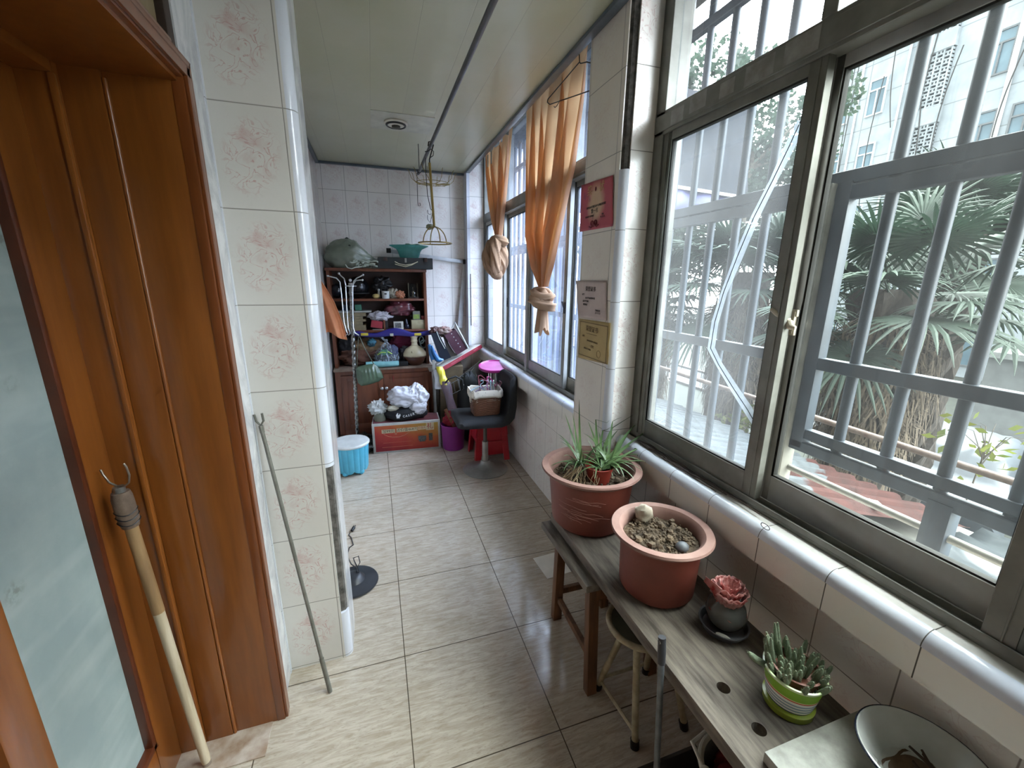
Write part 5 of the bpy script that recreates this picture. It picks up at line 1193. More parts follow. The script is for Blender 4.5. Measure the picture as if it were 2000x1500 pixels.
# white angle frame leaning in the corner
t = thing('angle_frame', (.75, 4.5, 1.2), 'white aluminium angle frame with black corner caps leaning behind the case', 'frame'); M_WAL = mat('white_aluminium', '#c9cccf', .35, .2)
a0, a1, a2 = ony(759, 490, 4.512), ony(908, 512, 4.512), ony(898, 640, 4.50)
MB().bar(a0, a1, .012, .034).build('bar', M_WAL, t, bevel=.001); MB().bar(a1, a2, .034, .012, (0, 1, 0), 1.5).build('bar', M_WAL, t, bevel=.001)
for q in (a0, a1): MB().box(q.x-.022, q.x+.022, q.y-.012, q.y+.012, q.z-.02, q.z+.026).build('corner_cap', M_BLK, t, bevel=.002)

# --- top shelf
def at(x, Y=4.40): return ony(x, 560, Y).x
M_BLKG = mat('glossy_black', '#121316', .2, col2='#0c0c0e')
t = thing('helmet', (at(700), 4.41, S1), 'big glossy black round helmet at the left of the top shelf', 'helmet')
b = MB().ball((at(698), 4.415, S1+.105), .105, .10, .105, 32, 20)
for v in b.v: v.z = max(v.z, S1+.002)
b.build('shell', M_BLKG, t, smooth=True); MB().ring((at(698), 4.415, S1+.05), .102, .006, 40, 8).build('edge_trim', M_BLK, t, smooth=True)
tag(MB().ball((at(656), 4.42, S1+.07), .062, .06, .07, 24, 16).build('glass_float', mat('dark_bottle_glass', '#20242a', .1), smooth=True), 'dark shiny round glass float left of the black helmet', 'ball')
t = thing('sculpture', (at(745), 4.44, S1), 'black carved sculpture with a ragged outline in the middle of the top shelf', 'sculpture')
MB().lathe([(0, S1), (.05, S1), (.045, S1+.02), (.02, S1+.05), (.015, S1+.09), (0, S1+.09)], (at(745), 4.45, 0), 20).build('foot', M_BLK, t, smooth=True)
MB().ball((at(745), 4.45, S1+.14), .085, .045, .065, 40, 26, crumple(8, .35, 2.6, .2, 6)).build('carving', M_BLK, t, smooth=True)
def turned(name, x, prof, m, label, cat, Y=4.36, n=28, wob=None, z=S1): return tag(MB().lathe([(r, z+h) for r, h in prof], (at(x, Y), Y, 0), n, wob=wob).build(name, m, smooth=True), label, cat)
turned('small_bottle', 739, [(0, 0), (.017, 0), (.019, .02), (.015, .05), (.010, .062), (.010, .075), (.013, .078), (.012, .09), (0, .092)], mat('grey_white_bottle', '#b3b2a8', .4), 'slim pale bottle behind the yellow trinket box', 'bottle', 4.40)
t = thing('trinket_box', (at(733, 4.34), 4.34, S1), 'small cream lacquer box with dark dots on the top shelf', 'box')
MB().ball((at(733, 4.34), 4.34, S1+.023), .035, .028, .023, 24, 14).build('box_body', mat('cream_lacquer', '#c4ab6c', .3), t, smooth=True)
p = MB()
for dx in (-.018, .004, .022): p.ball((at(733, 4.34)+dx, 4.314+abs(dx)*.25, S1+.026), .0035, .003, .0035, 8, 6)
p.build('dark_dots', M_DKW, t)
t = thing('white_mug', (at(752, 4.335), 4.335, S1), 'white enamel mug with a small dark print on the top shelf', 'mug')
MB().lathe([(0, 0), (.034, 0), (.036, .004), (.036, .068), (.0375, .071), (.034, .071), (.033, .006), (0, .006)], (at(752, 4.335), 4.335, S1), 32).build('cup', mat('white_glaze', '#cfd2cf', .2), t, smooth=True)
MB().box(at(752, 4.335)-.012, at(752, 4.335)+.010, 4.2982, 4.2996, S1+.04, S1+.052).build('print', M_BLK, t)
def conch(name, x, Y, r, m, label, seed, spikes):
    b = MB(); n = 60; rows = []; c = Vector((at(x, Y), Y, S1+r*.9))
    def fn(q):
        a = math.atan2(q.z, q.x); return 1+.10*math.sin(a*9+q.y*3)+.2*fnz(tuple(q*1.4), 1.)+(.0 if not spikes else .22*max(0, math.sin(a*7))**6*max(0, q.z))
    b.ball(c, r*1.25, r*.8, r, 48, 28, fn)
    for v in b.v: v.z = max(v.z, S1+.001)
    return tag(b.build(name, m, smooth=True), label, 'seashell')
conch('seashell', 767, 4.37, .050, mat('pale_shell', '#a8a18f', .5, col2='#7d7565', scale=30, stretch=(3, 1, 1)), 'pale spiky ridged seashell on the top shelf', 1, True)
conch('seashell', 781, 4.345, .040, mat('orange_shell', '#b9805f', .5, col2='#94573c', scale=30, stretch=(3, 1, 1)), 'orange ridged seashell right of the pale spiky one', 2, False)
t = thing('display_clock', (at(806), 4.38, S1), 'small glass cased clock with brass posts at the right end of the top shelf', 'clock'); cx_ = at(806, 4.38)
MB().box(cx_-.052, cx_+.052, 4.345, 4.42, S1, S1+.016).build('clock_base', M_DKW, t, bevel=.003)
p = MB()
for dx in (-.044, .044):
    for dy in (4.352, 4.412): p.tube([(cx_+dx, dy, S1+.016), (cx_+dx, dy, S1+.15)], .003, 8)
p.build('post', mat('dull_bronze', '#6d624c', .4, .4), t, smooth=True)
MB().lathe([(.043, .0), (.043, .08), (.03, .12), (0, .135)], (cx_, 4.382, S1+.016), 28).build('dome', glass('clock_dome_glass', .10, dcol='#8d9090'), t, smooth=True)
MB().ball((cx_, 4.378, S1+.060), .013, .008, .013, 14, 10).tube([(cx_, 4.382, S1+.016), (cx_, 4.382, S1+.11)], .003, 6).lathe([(0, 0), (.017, 0), (.01, .02), (0, .02)], (cx_, 4.382, S1+.016), 16).build('movement', mat('pale_brass_part', '#a99a86', .3, .5), t, smooth=True)

# --- middle shelf
M_PG = mat('book_pages', '#8f8266', .8, col2='#74684f', scale=60, stretch=(1, 1, 8)); z = S2; rr = random.Random(2)
cols = ['#7d6f52', '#8a7a58', '#6d6450', '#94835e', '#5d5545', '#83775c']
for k in range(6):
    h = .022+.006*(k % 3); x1 = at(709-(k*3) % 7, 4.33)+.012*(k % 2); t = thing('book', ((-.36+x1)/2, 4.4, z), 'worn tan book, %s of the stack at the left of the middle shelf' % ('lowest', 'second lowest', 'third lowest', 'third highest', 'second highest', 'highest')[k], 'book', 'stacked books on the middle shelf')
    MB().box(-.365, x1, 4.312, 4.50, z+.003, z+h-.003).build('pages', M_PG, t)
    cm = mat('book_cover_%s' % 'abcdef'[k], cols[k], .6); MB().box(-.367, x1+.003, 4.309, 4.503, z, z+.003).box(-.367, x1+.003, 4.309, 4.503, z+h-.003, z+h).box(-.37, -.367, 4.309, 4.503, z, z+h).build('cover', cm, t)
    z += h+.0005
bx('flat_tray', -.365, at(722, 4.33), 4.30, 4.50, z+.001, z+.018, mat('pale_grey_tray', '#9b9b94', .4), 'pale grey flat tray lying on top of the book stack', 'tray', bev=.006)
bx('green_box', at(690, 4.36), at(703, 4.36), 4.34, 4.44, z+.019, z+.075, mat('green_card', '#3f7a63', .6), 'small green box on the grey tray above the books', 'box')
bx('blue_box', at(664, 4.36), at(676, 4.36), 4.35, 4.44, z+.019, z+.07, mat('dark_blue_card', '#2b3a4c', .6), 'small dark blue box left of the green box', 'box')
lump('white_cloth', (at(737, 4.32), 4.33, S2+.135), (.10, .06, .045), mat('greyish_white_cloth', '#b3aeb2', .9, col2='#8f8a8f'), 'crumpled white cloth spilling over the red envelope on the middle shelf', 'cloth', 5, .22, .22, flat=False)
e_ = MB().box(-.055, .055, -.004, .004, -.035, .035).xf(Matrix.Translation((at(729, 4.30)+.01, 4.303, S2+.055)) @ Matrix.Rotation(R(10), 4, 'Y') @ Matrix.Rotation(R(-12), 4, 'X'))
tag(e_.build('red_envelope', mat('red_card', '#9b2230', .5, col2='#861c29')), 'red card envelope leaning on the books of the middle shelf', 'envelope')
bx('dark_box', at(720, 4.4), at(753, 4.4), 4.36, 4.48, S2, S2+.085, mat('near_black_card', '#221d1c', .7), 'near black box hidden behind the red envelope', 'box')
bx('card_strip', at(722, 4.30), at(745, 4.30), 4.296, 4.36, S2+.001, S2+.004, mat('white_card', '#c5c1b6', .6), 'white card strip lying at the front of the middle shelf', 'card', bev=.0005)
t = thing('photo_frame', (at(774, 4.31), 4.315, S2), 'small white framed picture standing on the middle shelf', 'picture'); x0, x1 = at(764.5, 4.31), at(784, 4.31)
MB().box(x0, x1, 4.31, 4.322, S2, S2+.078).build('frame', mat('white_frame', '#c4c0b7', .5), t, bevel=.002); MB().box(x0+.012, x1-.022, 4.3085, 4.3105, S2+.016, S2+.064).build('picture', mat('grey_photo', '#6d6d6b', .5, col2='#3a3a3a', scale=60), t)
lump('wrapped_bundle', (at(780, 4.4), 4.41, S2+.20), (.135, .075, .085), mat('pink_red_wrapped_pack', '#7d3b44', .3, col2='#4d2a33', scale=16, coat=.5), 'clear bag of pinkish red packets on the middle shelf', 'bag', 6, .18, .15)
bx('cream_tin', at(800, 4.31), at(829, 4.31), 4.305, 4.40, S2, S2+.092, mat('cream_tin', '#a39a7c', .45, col2='#85795c', scale=14), 'cream tin with faint dark flowers at the right of the middle shelf', 'tin', bev=.006)
t = thing('tea_box', (at(811, 4.34), 4.36, S2+.093), 'small carton with a yellow green front standing on the cream tin', 'box')
MB().box(at(803.5, 4.34), at(818, 4.34), 4.33, 4.41, S2+.093, S2+.178).build('carton', mat('grey_carton', '#7e7d75', .6), t, bevel=.002); MB().box(at(804.5, 4.33), at(817, 4.33), 4.3275, 4.3305, S2+.10, S2+.145).build('green_print', mat('yellow_green_print', '#8aa14c', .6, col2='#6d8440', scale=40), t)
bx('red_packet', at(820, 4.33), at(830, 4.33), 4.32, 4.40, S2+.093, S2+.13, mat('dark_red_foil', '#7e1d26', .3), 'small dark red packet beside the yellow green carton', 'packet')
t = thing('toy_boot', (at(791, 4.32), 4.33, S2), 'small dark navy figurine beside the framed picture', 'figurine')
MB().ball((at(791, 4.32), 4.33, S2+.028), .026, .022, .028, 18, 12).tube([(at(791, 4.32), 4.335, S2+.04), (at(790, 4.32), 4.335, S2+.10)], [.018, .010], 12).build('body', mat('navy_glaze', '#1d1f33', .25), t, smooth=True)

# --- lower opening of the bookcase
lump('brown_bundle', (at(705, 4.4), 4.42, LZ+.185), (.17, .075, .075), mat('brown_paper_bundle', '#84694a', .8, col2='#5f4a33', scale=9), 'crumpled brown bundle, upper one at the left of the lowest opening', 'bundle', 12, .2, .16, flat=False)
lump('brown_bundle', (at(695, 4.38), 4.40, LZ+.085), (.20, .085, .09), mat('dark_brown_cloth', '#5f3d2e', .9, col2='#442a1f', scale=9), 'dark russet cloth bundle at the bottom left of the lowest opening', 'bundle', 13, .2, .18)
lump('black_bundle', (-.30, 4.43, LZ+.20), (.075, .06, .10), mat('black_cloth', '#17171a', .8), 'black cloth bundle in the far left of the lowest opening', 'bundle', 14, .2, .1, flat=False)
lump('blue_ball_bag', (at(718, 4.33), 4.335, LZ+.235), (.04, .03, .038), mat('teal_blue_film', '#3f7d92', .2, col2='#25323d', scale=20), 'small crumpled blue bag on the brown bundle', 'bag', 15, .2, .2, flat=False)
lump('maroon_cloth', (at(783, 4.42), 4.44, LZ+.21), (.15, .055, .075), mat('maroon_cloth', '#6b1233', .8, col2='#4a0d24'), 'deep maroon folded cloth behind the stoneware bottle', 'cloth', 16, .15, .2, flat=False)
lump('grey_bag', (at(785, 4.40), 4.40, LZ+.085), (.07, .06, .09), mat('dull_grey_plastic', '#54525c', .4, col2='#3a3941'), 'dull grey plastic bag left of the stoneware bottle', 'bag', 17, .2, .2)
# see-through bag with green and grey contents
t = thing('clear_bag', (at(747, 4.29), 4.29, LZ+.05), 'knotted clear bag of grey and green things on the cabinet top', 'bag'); cb_ = Vector((at(747, 4.27), 4.275, LZ+.125))
lumpm = MB().ball(cb_+Vector((-.01, .005, -.035)), .10, .04, .042, 40, 24, crumple(21, .25, 3, .2)); lumpm.build('grey_contents', mat('dark_grey_fluff', '#4c4d4d', .9, col2='#2e2f31', scale=20), t, smooth=True)
MB().ball(cb_+Vector((-.01, -.006, .012)), .06, .03, .03, 30, 18, crumple(22, .3, 3, .2)).build('green_contents', mat('bright_green_stuff', '#3c8f62', .5, col2='#205a3f', scale=20), t, smooth=True)
MB().ball(cb_+Vector((.055, .0, .03)), .055, .03, .06, 30, 18, crumple(23, .15)).build('navy_contents', mat('navy_stuff', '#232a4c', .6), t, smooth=True)
p = MB(); p.tube([cb_+Vector((-.09, -.038, .0)), cb_+Vector((-.05, -.045, .025)), cb_+Vector((-.01, -.046, .022))], .004, 6).tube([cb_+Vector((.01, -.046, .03)), cb_+Vector((.05, -.044, .005))], .004, 6); p.build('lime_cord', mat('lime_cord', '#b5d14a', .5), t, smooth=True)
def film():
    t_ = NT('clear_plastic_film'); n_ = t_.noise(t_.n('ShaderNodeMapping', i0=t_.coord(), i3=(9, 9, 2.5)).outputs[0], 5, 3, .6, 1.)
    a = t_.n('ShaderNodeBsdfTransparent'); gl = t_.pbr(lin('#b9c4d0'), .12)
    return t_.done(t_.n('ShaderNodeMixShader', i0=t_.math('ADD', .08, t_.math('MULTIPLY', t_.ramp(n_, .5, .62), .5)), i1=a.outputs[0], i2=gl.outputs[0]))
M_FILM = film()
b = MB().lathe([(.112, -.075), (.125, -.04), (.112, 0), (.085, .045), (.045, .09), (.016, .115), (.014, .125), (.02, .135), (.012, .15)], cb_, 48, sy=.46, wob=lambda a, z: 1+.05*math.sin(9*a+z*40)+.04*math.sin(5*a))
b.tube([cb_+Vector((0, 0, .125)), cb_+Vector((-.03, 0, .16)), cb_+Vector((-.06, -.0, .185)), cb_+Vector((-.072, 0, .198))], [.010, .011, .014, .008], 10); b.build('film', M_FILM, t, smooth=True)
# stoneware bottle
vx = (SB(788, 690, 4.27).x+SB(832, 690, 4.27).x)/2; V0 = LZ+.0005
def stoneware():
    t_ = NT('two_tone_stoneware'); z_ = t_.n('ShaderNodeSeparateXYZ', i0=t_.coord()).outputs[2]; e_ = t_.math('ADD', z_, t_.math('MULTIPLY', t_.noise(t_.coord(), 30, 3), .012))
    c_ = t_.mix(t_.ramp(e_, .093, .108), lin('#46281c'), lin('#bdb193')); return t_.done(t_.pbr(c_, .25))
t = thing('stoneware_bottle', (vx, 4.275, V0), 'round stoneware wine bottle, cream above and dark brown below, on the cabinet top', 'bottle')
MB().lathe([(0, 0), (.062, 0), (.07, .008), (.098, .045), (.115, .095), (.113, .125), (.09, .165), (.05, .192), (.033, .20), (.036, .205), (.030, .212), (.028, .235), (.036, .242), (.031, .25), (.030, .275), (.038, .283), (.040, .295), (.036, .30), (0, .30)], (vx, 4.275, V0), 48, sy=.75).build('bottle_body', stoneware(), t, smooth=True)
p = MB(); p.ball((vx-.03, 4.195, V0+.145), .012, .010, .012, 12, 8).ball((vx+.098, 4.25, V0+.12), .012, .01, .012, 12, 8); p.build('lug', mat('cream_glaze', '#c2b698', .25), t, smooth=True)
t = thing('tape_roll', (at(832, 4.32), 4.33, LZ+.25), 'pale blue looped strap behind the neck of the stoneware bottle', 'strap')
MB().ring((SB(827, 672, 4.32).x, 4.325, SB(827, 672, 4.32).z), .03, .008, 28, 8, ax='y', sy=1.3).ring((SB(823, 664, 4.32).x, 4.315, SB(823, 664, 4.32).z), .022, .006, 28, 8, ax='y', sy=1.6).build('loop', mat('pale_blue_strap', '#9fb0b5', .5), t, smooth=True)
# cyan towel and black cassette box at the front of the cabinet top
rows = []; x0, x1 = at(703, 4.235), at(770, 4.235)
for i in range(40):
    f = i/39; x = x0+(x1-x0)*f
    rows.append([Vector((x, 4.225+.05*math.cos(a)*(1 if a < 3.2 else 1), LZ+.030+.028*math.sin(a)+.006*fnz((x*9, a, 2)))) for a in [2*math.pi*k/20 for k in range(20)]])
tag(MB().grid(rows, True).build('rolled_towel', mat('pale_cyan_towel', '#7fb0b0', .9, col2='#679898', bump=.4, bscale=200), smooth=True), 'pale cyan towel rolled along the front of the cabinet top', 'towel')
bx('cassette_box', at(771, 4.24), at(789, 4.24), 4.225, 4.31, LZ+.001, LZ+.05, M_BLK, 'small black box with a silver edge beside the rolled cyan towel', 'box')
# purple blue exercise bow hung across the bookcase, with stickers
t = thing('exercise_bow', (at(770, 4.26), 4.26, 1.09), 'long purple blue bowed plastic bar with yellow stickers across the bookcase', 'bar')
N = 44; rows = []
xL, xR = SB(690, 650, 4.25), SB(848, 656, 4.25)
for i in range(N+1):
    f = i/N; x = xL.x+(xR.x-xL.x)*f; zc = 1.082+.014*math.cos((f-.5)*2*math.pi*2)-.02*(2*f-1)**2*.6-.010*f; hh = .030*(1-.55*(2*f-1)**4)+.008*math.cos((f-.5)*12)
    rows.append([Vector((x, 4.255+.012*math.cos(a), zc+hh*math.sin(a))) for a in [2*math.pi*k/16 for k in range(16)]])
b = MB().grid(rows, True); b.build('bar_body', mat('purple_blue_plastic', '#2e2a78', .3, col2='#272367'), t, smooth=True)
for xx, w_, m_, nm in ((SB(712, 653, 4.24), .034, mat('yellow_sticker', '#c9b53c', .5), 'yellow_sticker'), (SB(816, 653, 4.24), .034, mat('yellow_sticker', '#c9b53c', .5), 'yellow_sticker'), (SB(765, 654, 4.24), .017, mat('grey_sticker', '#a9a698', .5), 'centre_band')):
    MB().box(xx.x-w_, xx.x+w_, 4.240, 4.2445, xx.z-.013, xx.z+.013).build(nm, m_, t, bevel=.002)

# ================================================================ coat rack with towel and bag
CY = 4.03; t = thing('coat_rack', (-.235, CY, 0), 'twisted chrome coat rack with double hooks in front of the bookcase', 'coat rack')
c0, c1 = ony(697, 846, CY), ony(684.5, 552, CY)
M_TW = mat('twisted_chrome', '#b3b2ac', .25, .9, col2='#5d5d5a', scale=60)
rows = []; n = 150
for i in range(n+1):
    f = i/n; q = Vector((c0.x, CY, .02)).lerp(c1, f); rows.append([q+Vector((math.cos(a), math.sin(a), 0))*.0165*(1+.16*math.sin(2*(a-i*.55))) for a in [2*math.pi*k/16 for k in range(16)]])
MB().grid(rows, True).build('twisted_post', M_TW, t, smooth=True)
MB().lathe([(0, 0), (.14, 0), (.14, .012), (.03, .03), (.018, .06), (0, .06)], (c0.x, CY, 0), 40).build('base', M_BLK, t, smooth=True)
p = MB(); p.ball(c1+Vector((0, 0, .02)), .014).ball(c1+Vector((0, 0, -.012)), .02, .02, .01).lathe([(0, -.03), (.05, -.032), (.05, -.026), (0, -.024)], c1, 24); p.build('finial', M_CHR, t, smooth=True)
for pts in ([(640, 539), (645, 540), (657, 543), (664, 551), (667, 575), (672, 630), (677, 648), (679, 652), (674, 657)], [(662, 534), (666, 539), (672, 544), (675, 556), (677, 600), (680, 640), (684, 651), (680, 655)],
            [(709, 537), (704, 540), (697, 543), (691, 549), (689, 562), (689, 610), (690, 640), (693, 650), (701, 655)], [(708, 547), (702, 547), (695, 548), (690, 555)]):
    yy = CY-.035 if pts[0][0] in (640, 709) else CY-.015
    pp = [ony(x, y, yy) for x, y in pts]; b = MB().tube(pp, .0052, 8).ball(pp[0], .010); b.build('hook_rod', M_CHR, t, smooth=True)
# orange cloth
rows = []; n = 40
def edge(pts, f):
    i = min(int(f*(len(pts)-1)), len(pts)-2); g = f*(len(pts)-1)-i; return (pts[i][0]*(1-g)+pts[i+1][0]*g, pts[i][1]*(1-g)+pts[i+1][1]*g)
Lp = [(598, 545), (598, 575), (600, 605), (606, 630), (612, 643)]; Rp = [(622, 541), (636, 562), (653, 590), (668, 627), (678, 664)]
for i in range(n+1):
    f = i/n; l_ = edge(Lp, f); r_ = edge(Rp, f); row = []
    for k in range(61):
        g = k/60; x = l_[0]+(r_[0]-l_[0])*g; y = l_[1]+(r_[1]-l_[1])*g+f*9*math.sin(g*9)*(1-g)
        row.append(ony(x, y, CY-.06+(.012+.03*f)*math.sin(g*15+.5)+.012*f*math.sin(g*33)))
    rows.append(row)
tag(MB().grid(rows).build('orange_towel', mat('salmon_orange_cloth', '#e39c70', .9, col2='#d98f62', bump=.3, bscale=260, trans=.15), smooth=True, solid=.004, sharp=180), 'salmon orange cloth hanging from the coat rack beside the pillar', 'cloth')
# pleated green handbag
HY = 3.97; t = thing('handbag', ony(722, 735, HY), 'small pleated olive green handbag hung by its strap from the coat rack', 'handbag')
out = [(695, 719), (700, 716), (715, 712), (730, 710), (738, 716), (745, 726), (749, 738), (740, 745), (722, 751), (706, 754), (699, 748), (696, 735)]
ctr = ony(721, 733, HY); rim = [ony(x, y, HY) for x, y in out]
def ipr(f):
    f = (f % 1)*len(rim); i = int(f); g = f-i; g = g*g*(3-2*g); return rim[i % len(rim)]*(1-g)+rim[(i+1) % len(rim)]*g
for sgn in (1,):
    rows = []
    for j in range(15):
        q = j/14; row = []
        for k in range(96):
            e_ = ipr(k/96); p_ = ctr.lerp(e_, q); sx_ = (p_.x-ctr.x)
            row.append(p_+Vector((0, -(.028*(1-q**3)+.006*math.sin(sx_*190+(p_.z-ctr.z)*25)*(1-q)), 0)))
        rows.append(row)
    back = [[Vector((v.x, 2*HY-v.y, v.z)) for v in r_] for r_ in rows]
MB().grid(rows, True).grid(back, True).build('bag_body', mat('olive_green_leather', '#51654f', .3, col2='#40523f', scale=10, coat=.3), t, smooth=True, sharp=180)
p = MB(); p.tube([ony(697, 719, HY), ony(698, 690, HY), ony(700, 657, CY-.035)], .004, 6).tube([ony(702, 657, CY-.035), ony(712, 680, HY), ony(730, 711, HY)], .0045, 6); p.build('strap', mat('dark_green_strap', '#4a4c38', .5), t, smooth=True)

# ================================================================ things on the floor by the cabinet
t = thing('storage_stool', (-.268, 3.50, 0), 'round sky blue ribbed storage stool with a white lid beside the pillar', 'stool'); sc2 = (-.268, 3.50)
rows = []
for z, r in ((.04, .118), (.055, .128), (.16, .134), (.25, .14), (.255, .14)):
    rows.append([Vector((sc2[0]+r*(1+.035*(abs(math.sin(a*9)) ** .6))*math.cos(a), sc2[1]+r*(1+.035*(abs(math.sin(a*9))**.6))*math.sin(a), z+(-.018*abs(math.sin(a*4.5)) if z < .05 else 0))) for a in [2*math.pi*k/180 for k in range(180)]])
M_SKY = mat('sky_blue_plastic', '#55b0c9', .35, col2='#4aa0ba'); MB().grid(rows, True).lathe([(0, .04), (.118, .04)], (*sc2, 0), 60).build('tub', M_SKY, t, smooth=True, sharp=60)
for a in (25, 97, 169, 241, 313): MB().ball((sc2[0]+.105*math.cos(R(a)), sc2[1]+.105*math.sin(R(a)), .026), .026, .026, .026, 14, 10).build('foot', M_SKY, t, smooth=True)
MB().lathe([(0, .252), (.148, .252), (.154, .258), (.154, .268), (.146, .277), (.12, .279), (0, .279)], (*sc2, 0), 64).build('lid', mat('white_lid', '#c9cbc6', .35), t, smooth=True)
lump('black_sack', (-.18, 3.93, .075), (.10, .14, .09), mat('black_olive_sack', '#262720', .6, col2='#191a16', scale=10), 'black olive cloth sack on the floor behind the blue stool', 'sack', 31, .2, .15)

# long carton with the printed front
A_, B_ = onz(730, 887, 0), onz(861, 875, 0); A_.z = B_.z = 0; ex = (B_-A_).normalized(); ey = Vector((-ex.y, ex.x, 0)); W = (B_-A_).length; H = .293; D = .235
Mb = Matrix((ex, ey, Vector((0, 0, 1)))).transposed().to_4x4(); Mb.translation = A_
t = thing('gift_carton', A_, 'long red and gold printed carton with white edges on the floor before the cabinet', 'box')
MB().box(0, W, 0, D, .0, H).xf(Mb).build('carton', mat('white_card_edge', '#b9b8b2', .6, col2='#a3a19a'), t, bevel=.003)
MB().box(0.01, W-.01, .02, D, H, H+.002).xf(Mb).build('carton_top', mat('dusky_red_card', '#6f3a3e', .6, col2='#5a2d32'), t)
def print_mat():
    t_ = NT('red_gold_print'); co = t_.coord(); sp = t_.n('ShaderNodeSeparateXYZ', i0=co); x, z = sp.outputs[0], sp.outputs[2]
    f = t_.math('ADD', t_.math('MULTIPLY', x, .75), t_.math('MULTIPLY', z, 1.9)); n_ = t_.noise(co, 9, 4, .6)
    f = t_.math('ADD', f, t_.math('MULTIPLY', t_.math('SUBTRACT', n_, .5), .35))
    cr = t_.n('ShaderNodeValToRGB'); e = cr.color_ramp.elements; st = ((.15, '#7c1020'), (.4, '#a03028'), (.62, '#a8562c'), (.9, '#a8863a'))
    while len(e) < 4: e.new(1.)
    for q, (pp, c_) in zip(e, st): q.position = pp; q.color = lin(c_)
    t_.t.links.new(f, cr.inputs[0]); return t_.done(t_.pbr(cr.outputs[0], .4))
MB().box(.022, W-.02, -.0012, .0005, .018, H-.022).xf(Mb).build('front_print', print_mat(), t)
Mt = Mb @ Matrix.Translation((0, -.0016, 0)) @ Matrix.Rotation(R(90), 4, 'X')
letters([('加99元', .145, .215, .036), ('送价值468元', .315, .219, .036)], Mt @ Matrix.Translation((0, 0, -.0002)), M_BLK, 'black_lettering', t)
letters([('超值大', .452, .226, .024)], Mt, mat('orange_red_ink', '#a84a2c', .5), 'orange_lettering', t); letters([('礼', .528, .236, .066)], Mt @ Matrix.Translation((0, 0, .0004)), mat('crimson_ink', '#a01428', .5), 'big_character', t)
p = MB()
for x0, x1, z0, z1 in ((.085, .205, .197, .234), (.218, .412, .200, .238), (.416, .492, .208, .242), (.492, .566, .198, .270)): p.box(x0, x1, -.0016, -.0010, z0, z1)
p.xf(Mb).build('pale_outline', mat('pale_outline', '#cdbb98', .5), t)
p = MB().box(.415, .49, -.0018, -.001, .10, .145).box(.425, .48, -.0018, -.001, .085, .10).box(.515, .55, -.0018, -.001, .09, .165); p.xf(Mb).build('appliance_pictures', mat('dark_picture', '#2b2d33', .4, col2='#5c5a55', scale=90), t)
p = MB(); rows = []
q = [(.10, .19), (.14, .165), (.18, .155), (.24, .152), (.29, .165), (.34, .195)]
p.tube([(x, -.0012, z) for x, z in q], .0028, 6).box(.08, .36, -.0016, -.001, .055, .058).box(.09, .35, -.0016, -.001, .10, .102).ball((.21, -.0014, .185), .012, .001, .008, 12, 6); p.xf(Mb).build('swoosh_print', mat('salmon_print', '#c0775c', .5), t)
# on the carton: pot under a white bag, black bag, white cloth
cz = H+.002; pcx = Mb @ Vector((.075, .11, cz))
t = thing('bagged_jar', pcx, 'small grey jar capped with a crumpled white plastic bag on the carton', 'jar')
MB().lathe([(0, 0), (.052, 0), (.058, .03), (.054, .07), (.045, .085), (0, .085)], pcx, 32).build('jar_body', mat('grey_green_jar', '#6f7161', .4), t, smooth=True)
b = MB().ball(pcx+Vector((-.012, 0, .122)), .082, .068, .066, 60, 36, crumple(41, .16, 1.9, .25, 4.2)); b.build('white_bag', mat('white_thin_plastic', '#dfe0dc', .3, col2='#c9cbc7', scale=6, trans=.3), t, smooth=True, sharp=80)
kc = Mb @ Vector((.30, .115, cz))
t = thing('black_bag', kc, 'flattened black fabric bag with white printed letters on the carton', 'bag')
b = MB().ball(kc+Vector((0.015, 0, .06)), .20, .115, .078, 56, 30, crumple(44, .08, 1.6, .08, 3.))
for v in b.v: v.z = max(v.z, kc.z+.001)
b.build('bag_body', mat('black_fabric', '#17171a', .75, col2='#0f0f12', bump=.3, bscale=200), t, smooth=True)
yf = lambda x, z: Vector((x, 0, z))
Mt2 = frame4(kc+Vector((.055, -.1195, .068)), (1, .06, .05), (0, .35, 1)); M_WI = mat('white_print', '#c9c9c6', .6)
letters([('C', -.070, -.006, .030), ('A', -.046, -.006, .028), ('S', -.024, -.004, .028), ('E', -.002, -.001, .030), ('R', .021, .004, .034), ('.', .04, .002, .03)], Mt2, M_WI, 'lettering', t)
p = MB(); q = [(-.013, -.022), (.013, -.022), (.010, -.014), (.018, -.004), (.019, .010), (.010, .018), (.012, .010), (.004, .004), (-.002, .008), (.002, .016), (-.004, .024), (-.012, .014), (-.018, .002), (-.013, -.012)]
p.prism([(x*1.1, z*1.1) for x, z in q], 'z', -.0004, .0004); p.xf(frame4(kc+Vector((-.065, -.1165, .068)), (1, -.08, .0), (0, .3, 1))).build('emblem', M_WI, t)
t = thing('white_cloth_pile', kc+Vector((0, 0, .1)), 'heap of creased white cloth piled on the black bag', 'cloth')
M_WC = mat('white_cotton', '#c9c9ce', .9, col2='#b3b2b8', scale=5)
def folds(q): return 1+.16*noise.noise(q*1.5+Vector((7, 2, 1)))+.13*(1-abs(noise.noise(q*2.6+Vector((1, 5, 3))))*2.6)+.06*noise.noise(q*6)
b = MB().ball(kc+Vector((.015, .0, .215)), .165, .11, .098, 90, 54, folds); b.ball(kc+Vector((.125, .0, .20)), .10, .10, .125, 70, 44, lambda q: folds(q+Vector((.4, .3, .2)))); b.ball(kc+Vector((.125, -.07, .125)), .075, .045, .075, 50, 30, lambda q: folds(q*1.3)); b.build('cloth', M_WC, t, smooth=True, sharp=80)
MB().ball(kc+Vector((-.105, -.055, .128)), .055, .035, .028, 40, 24, crumple(48, .12)).build('cream_corner', mat('cream_cotton', '#cfc8b3', .9), t, smooth=True)

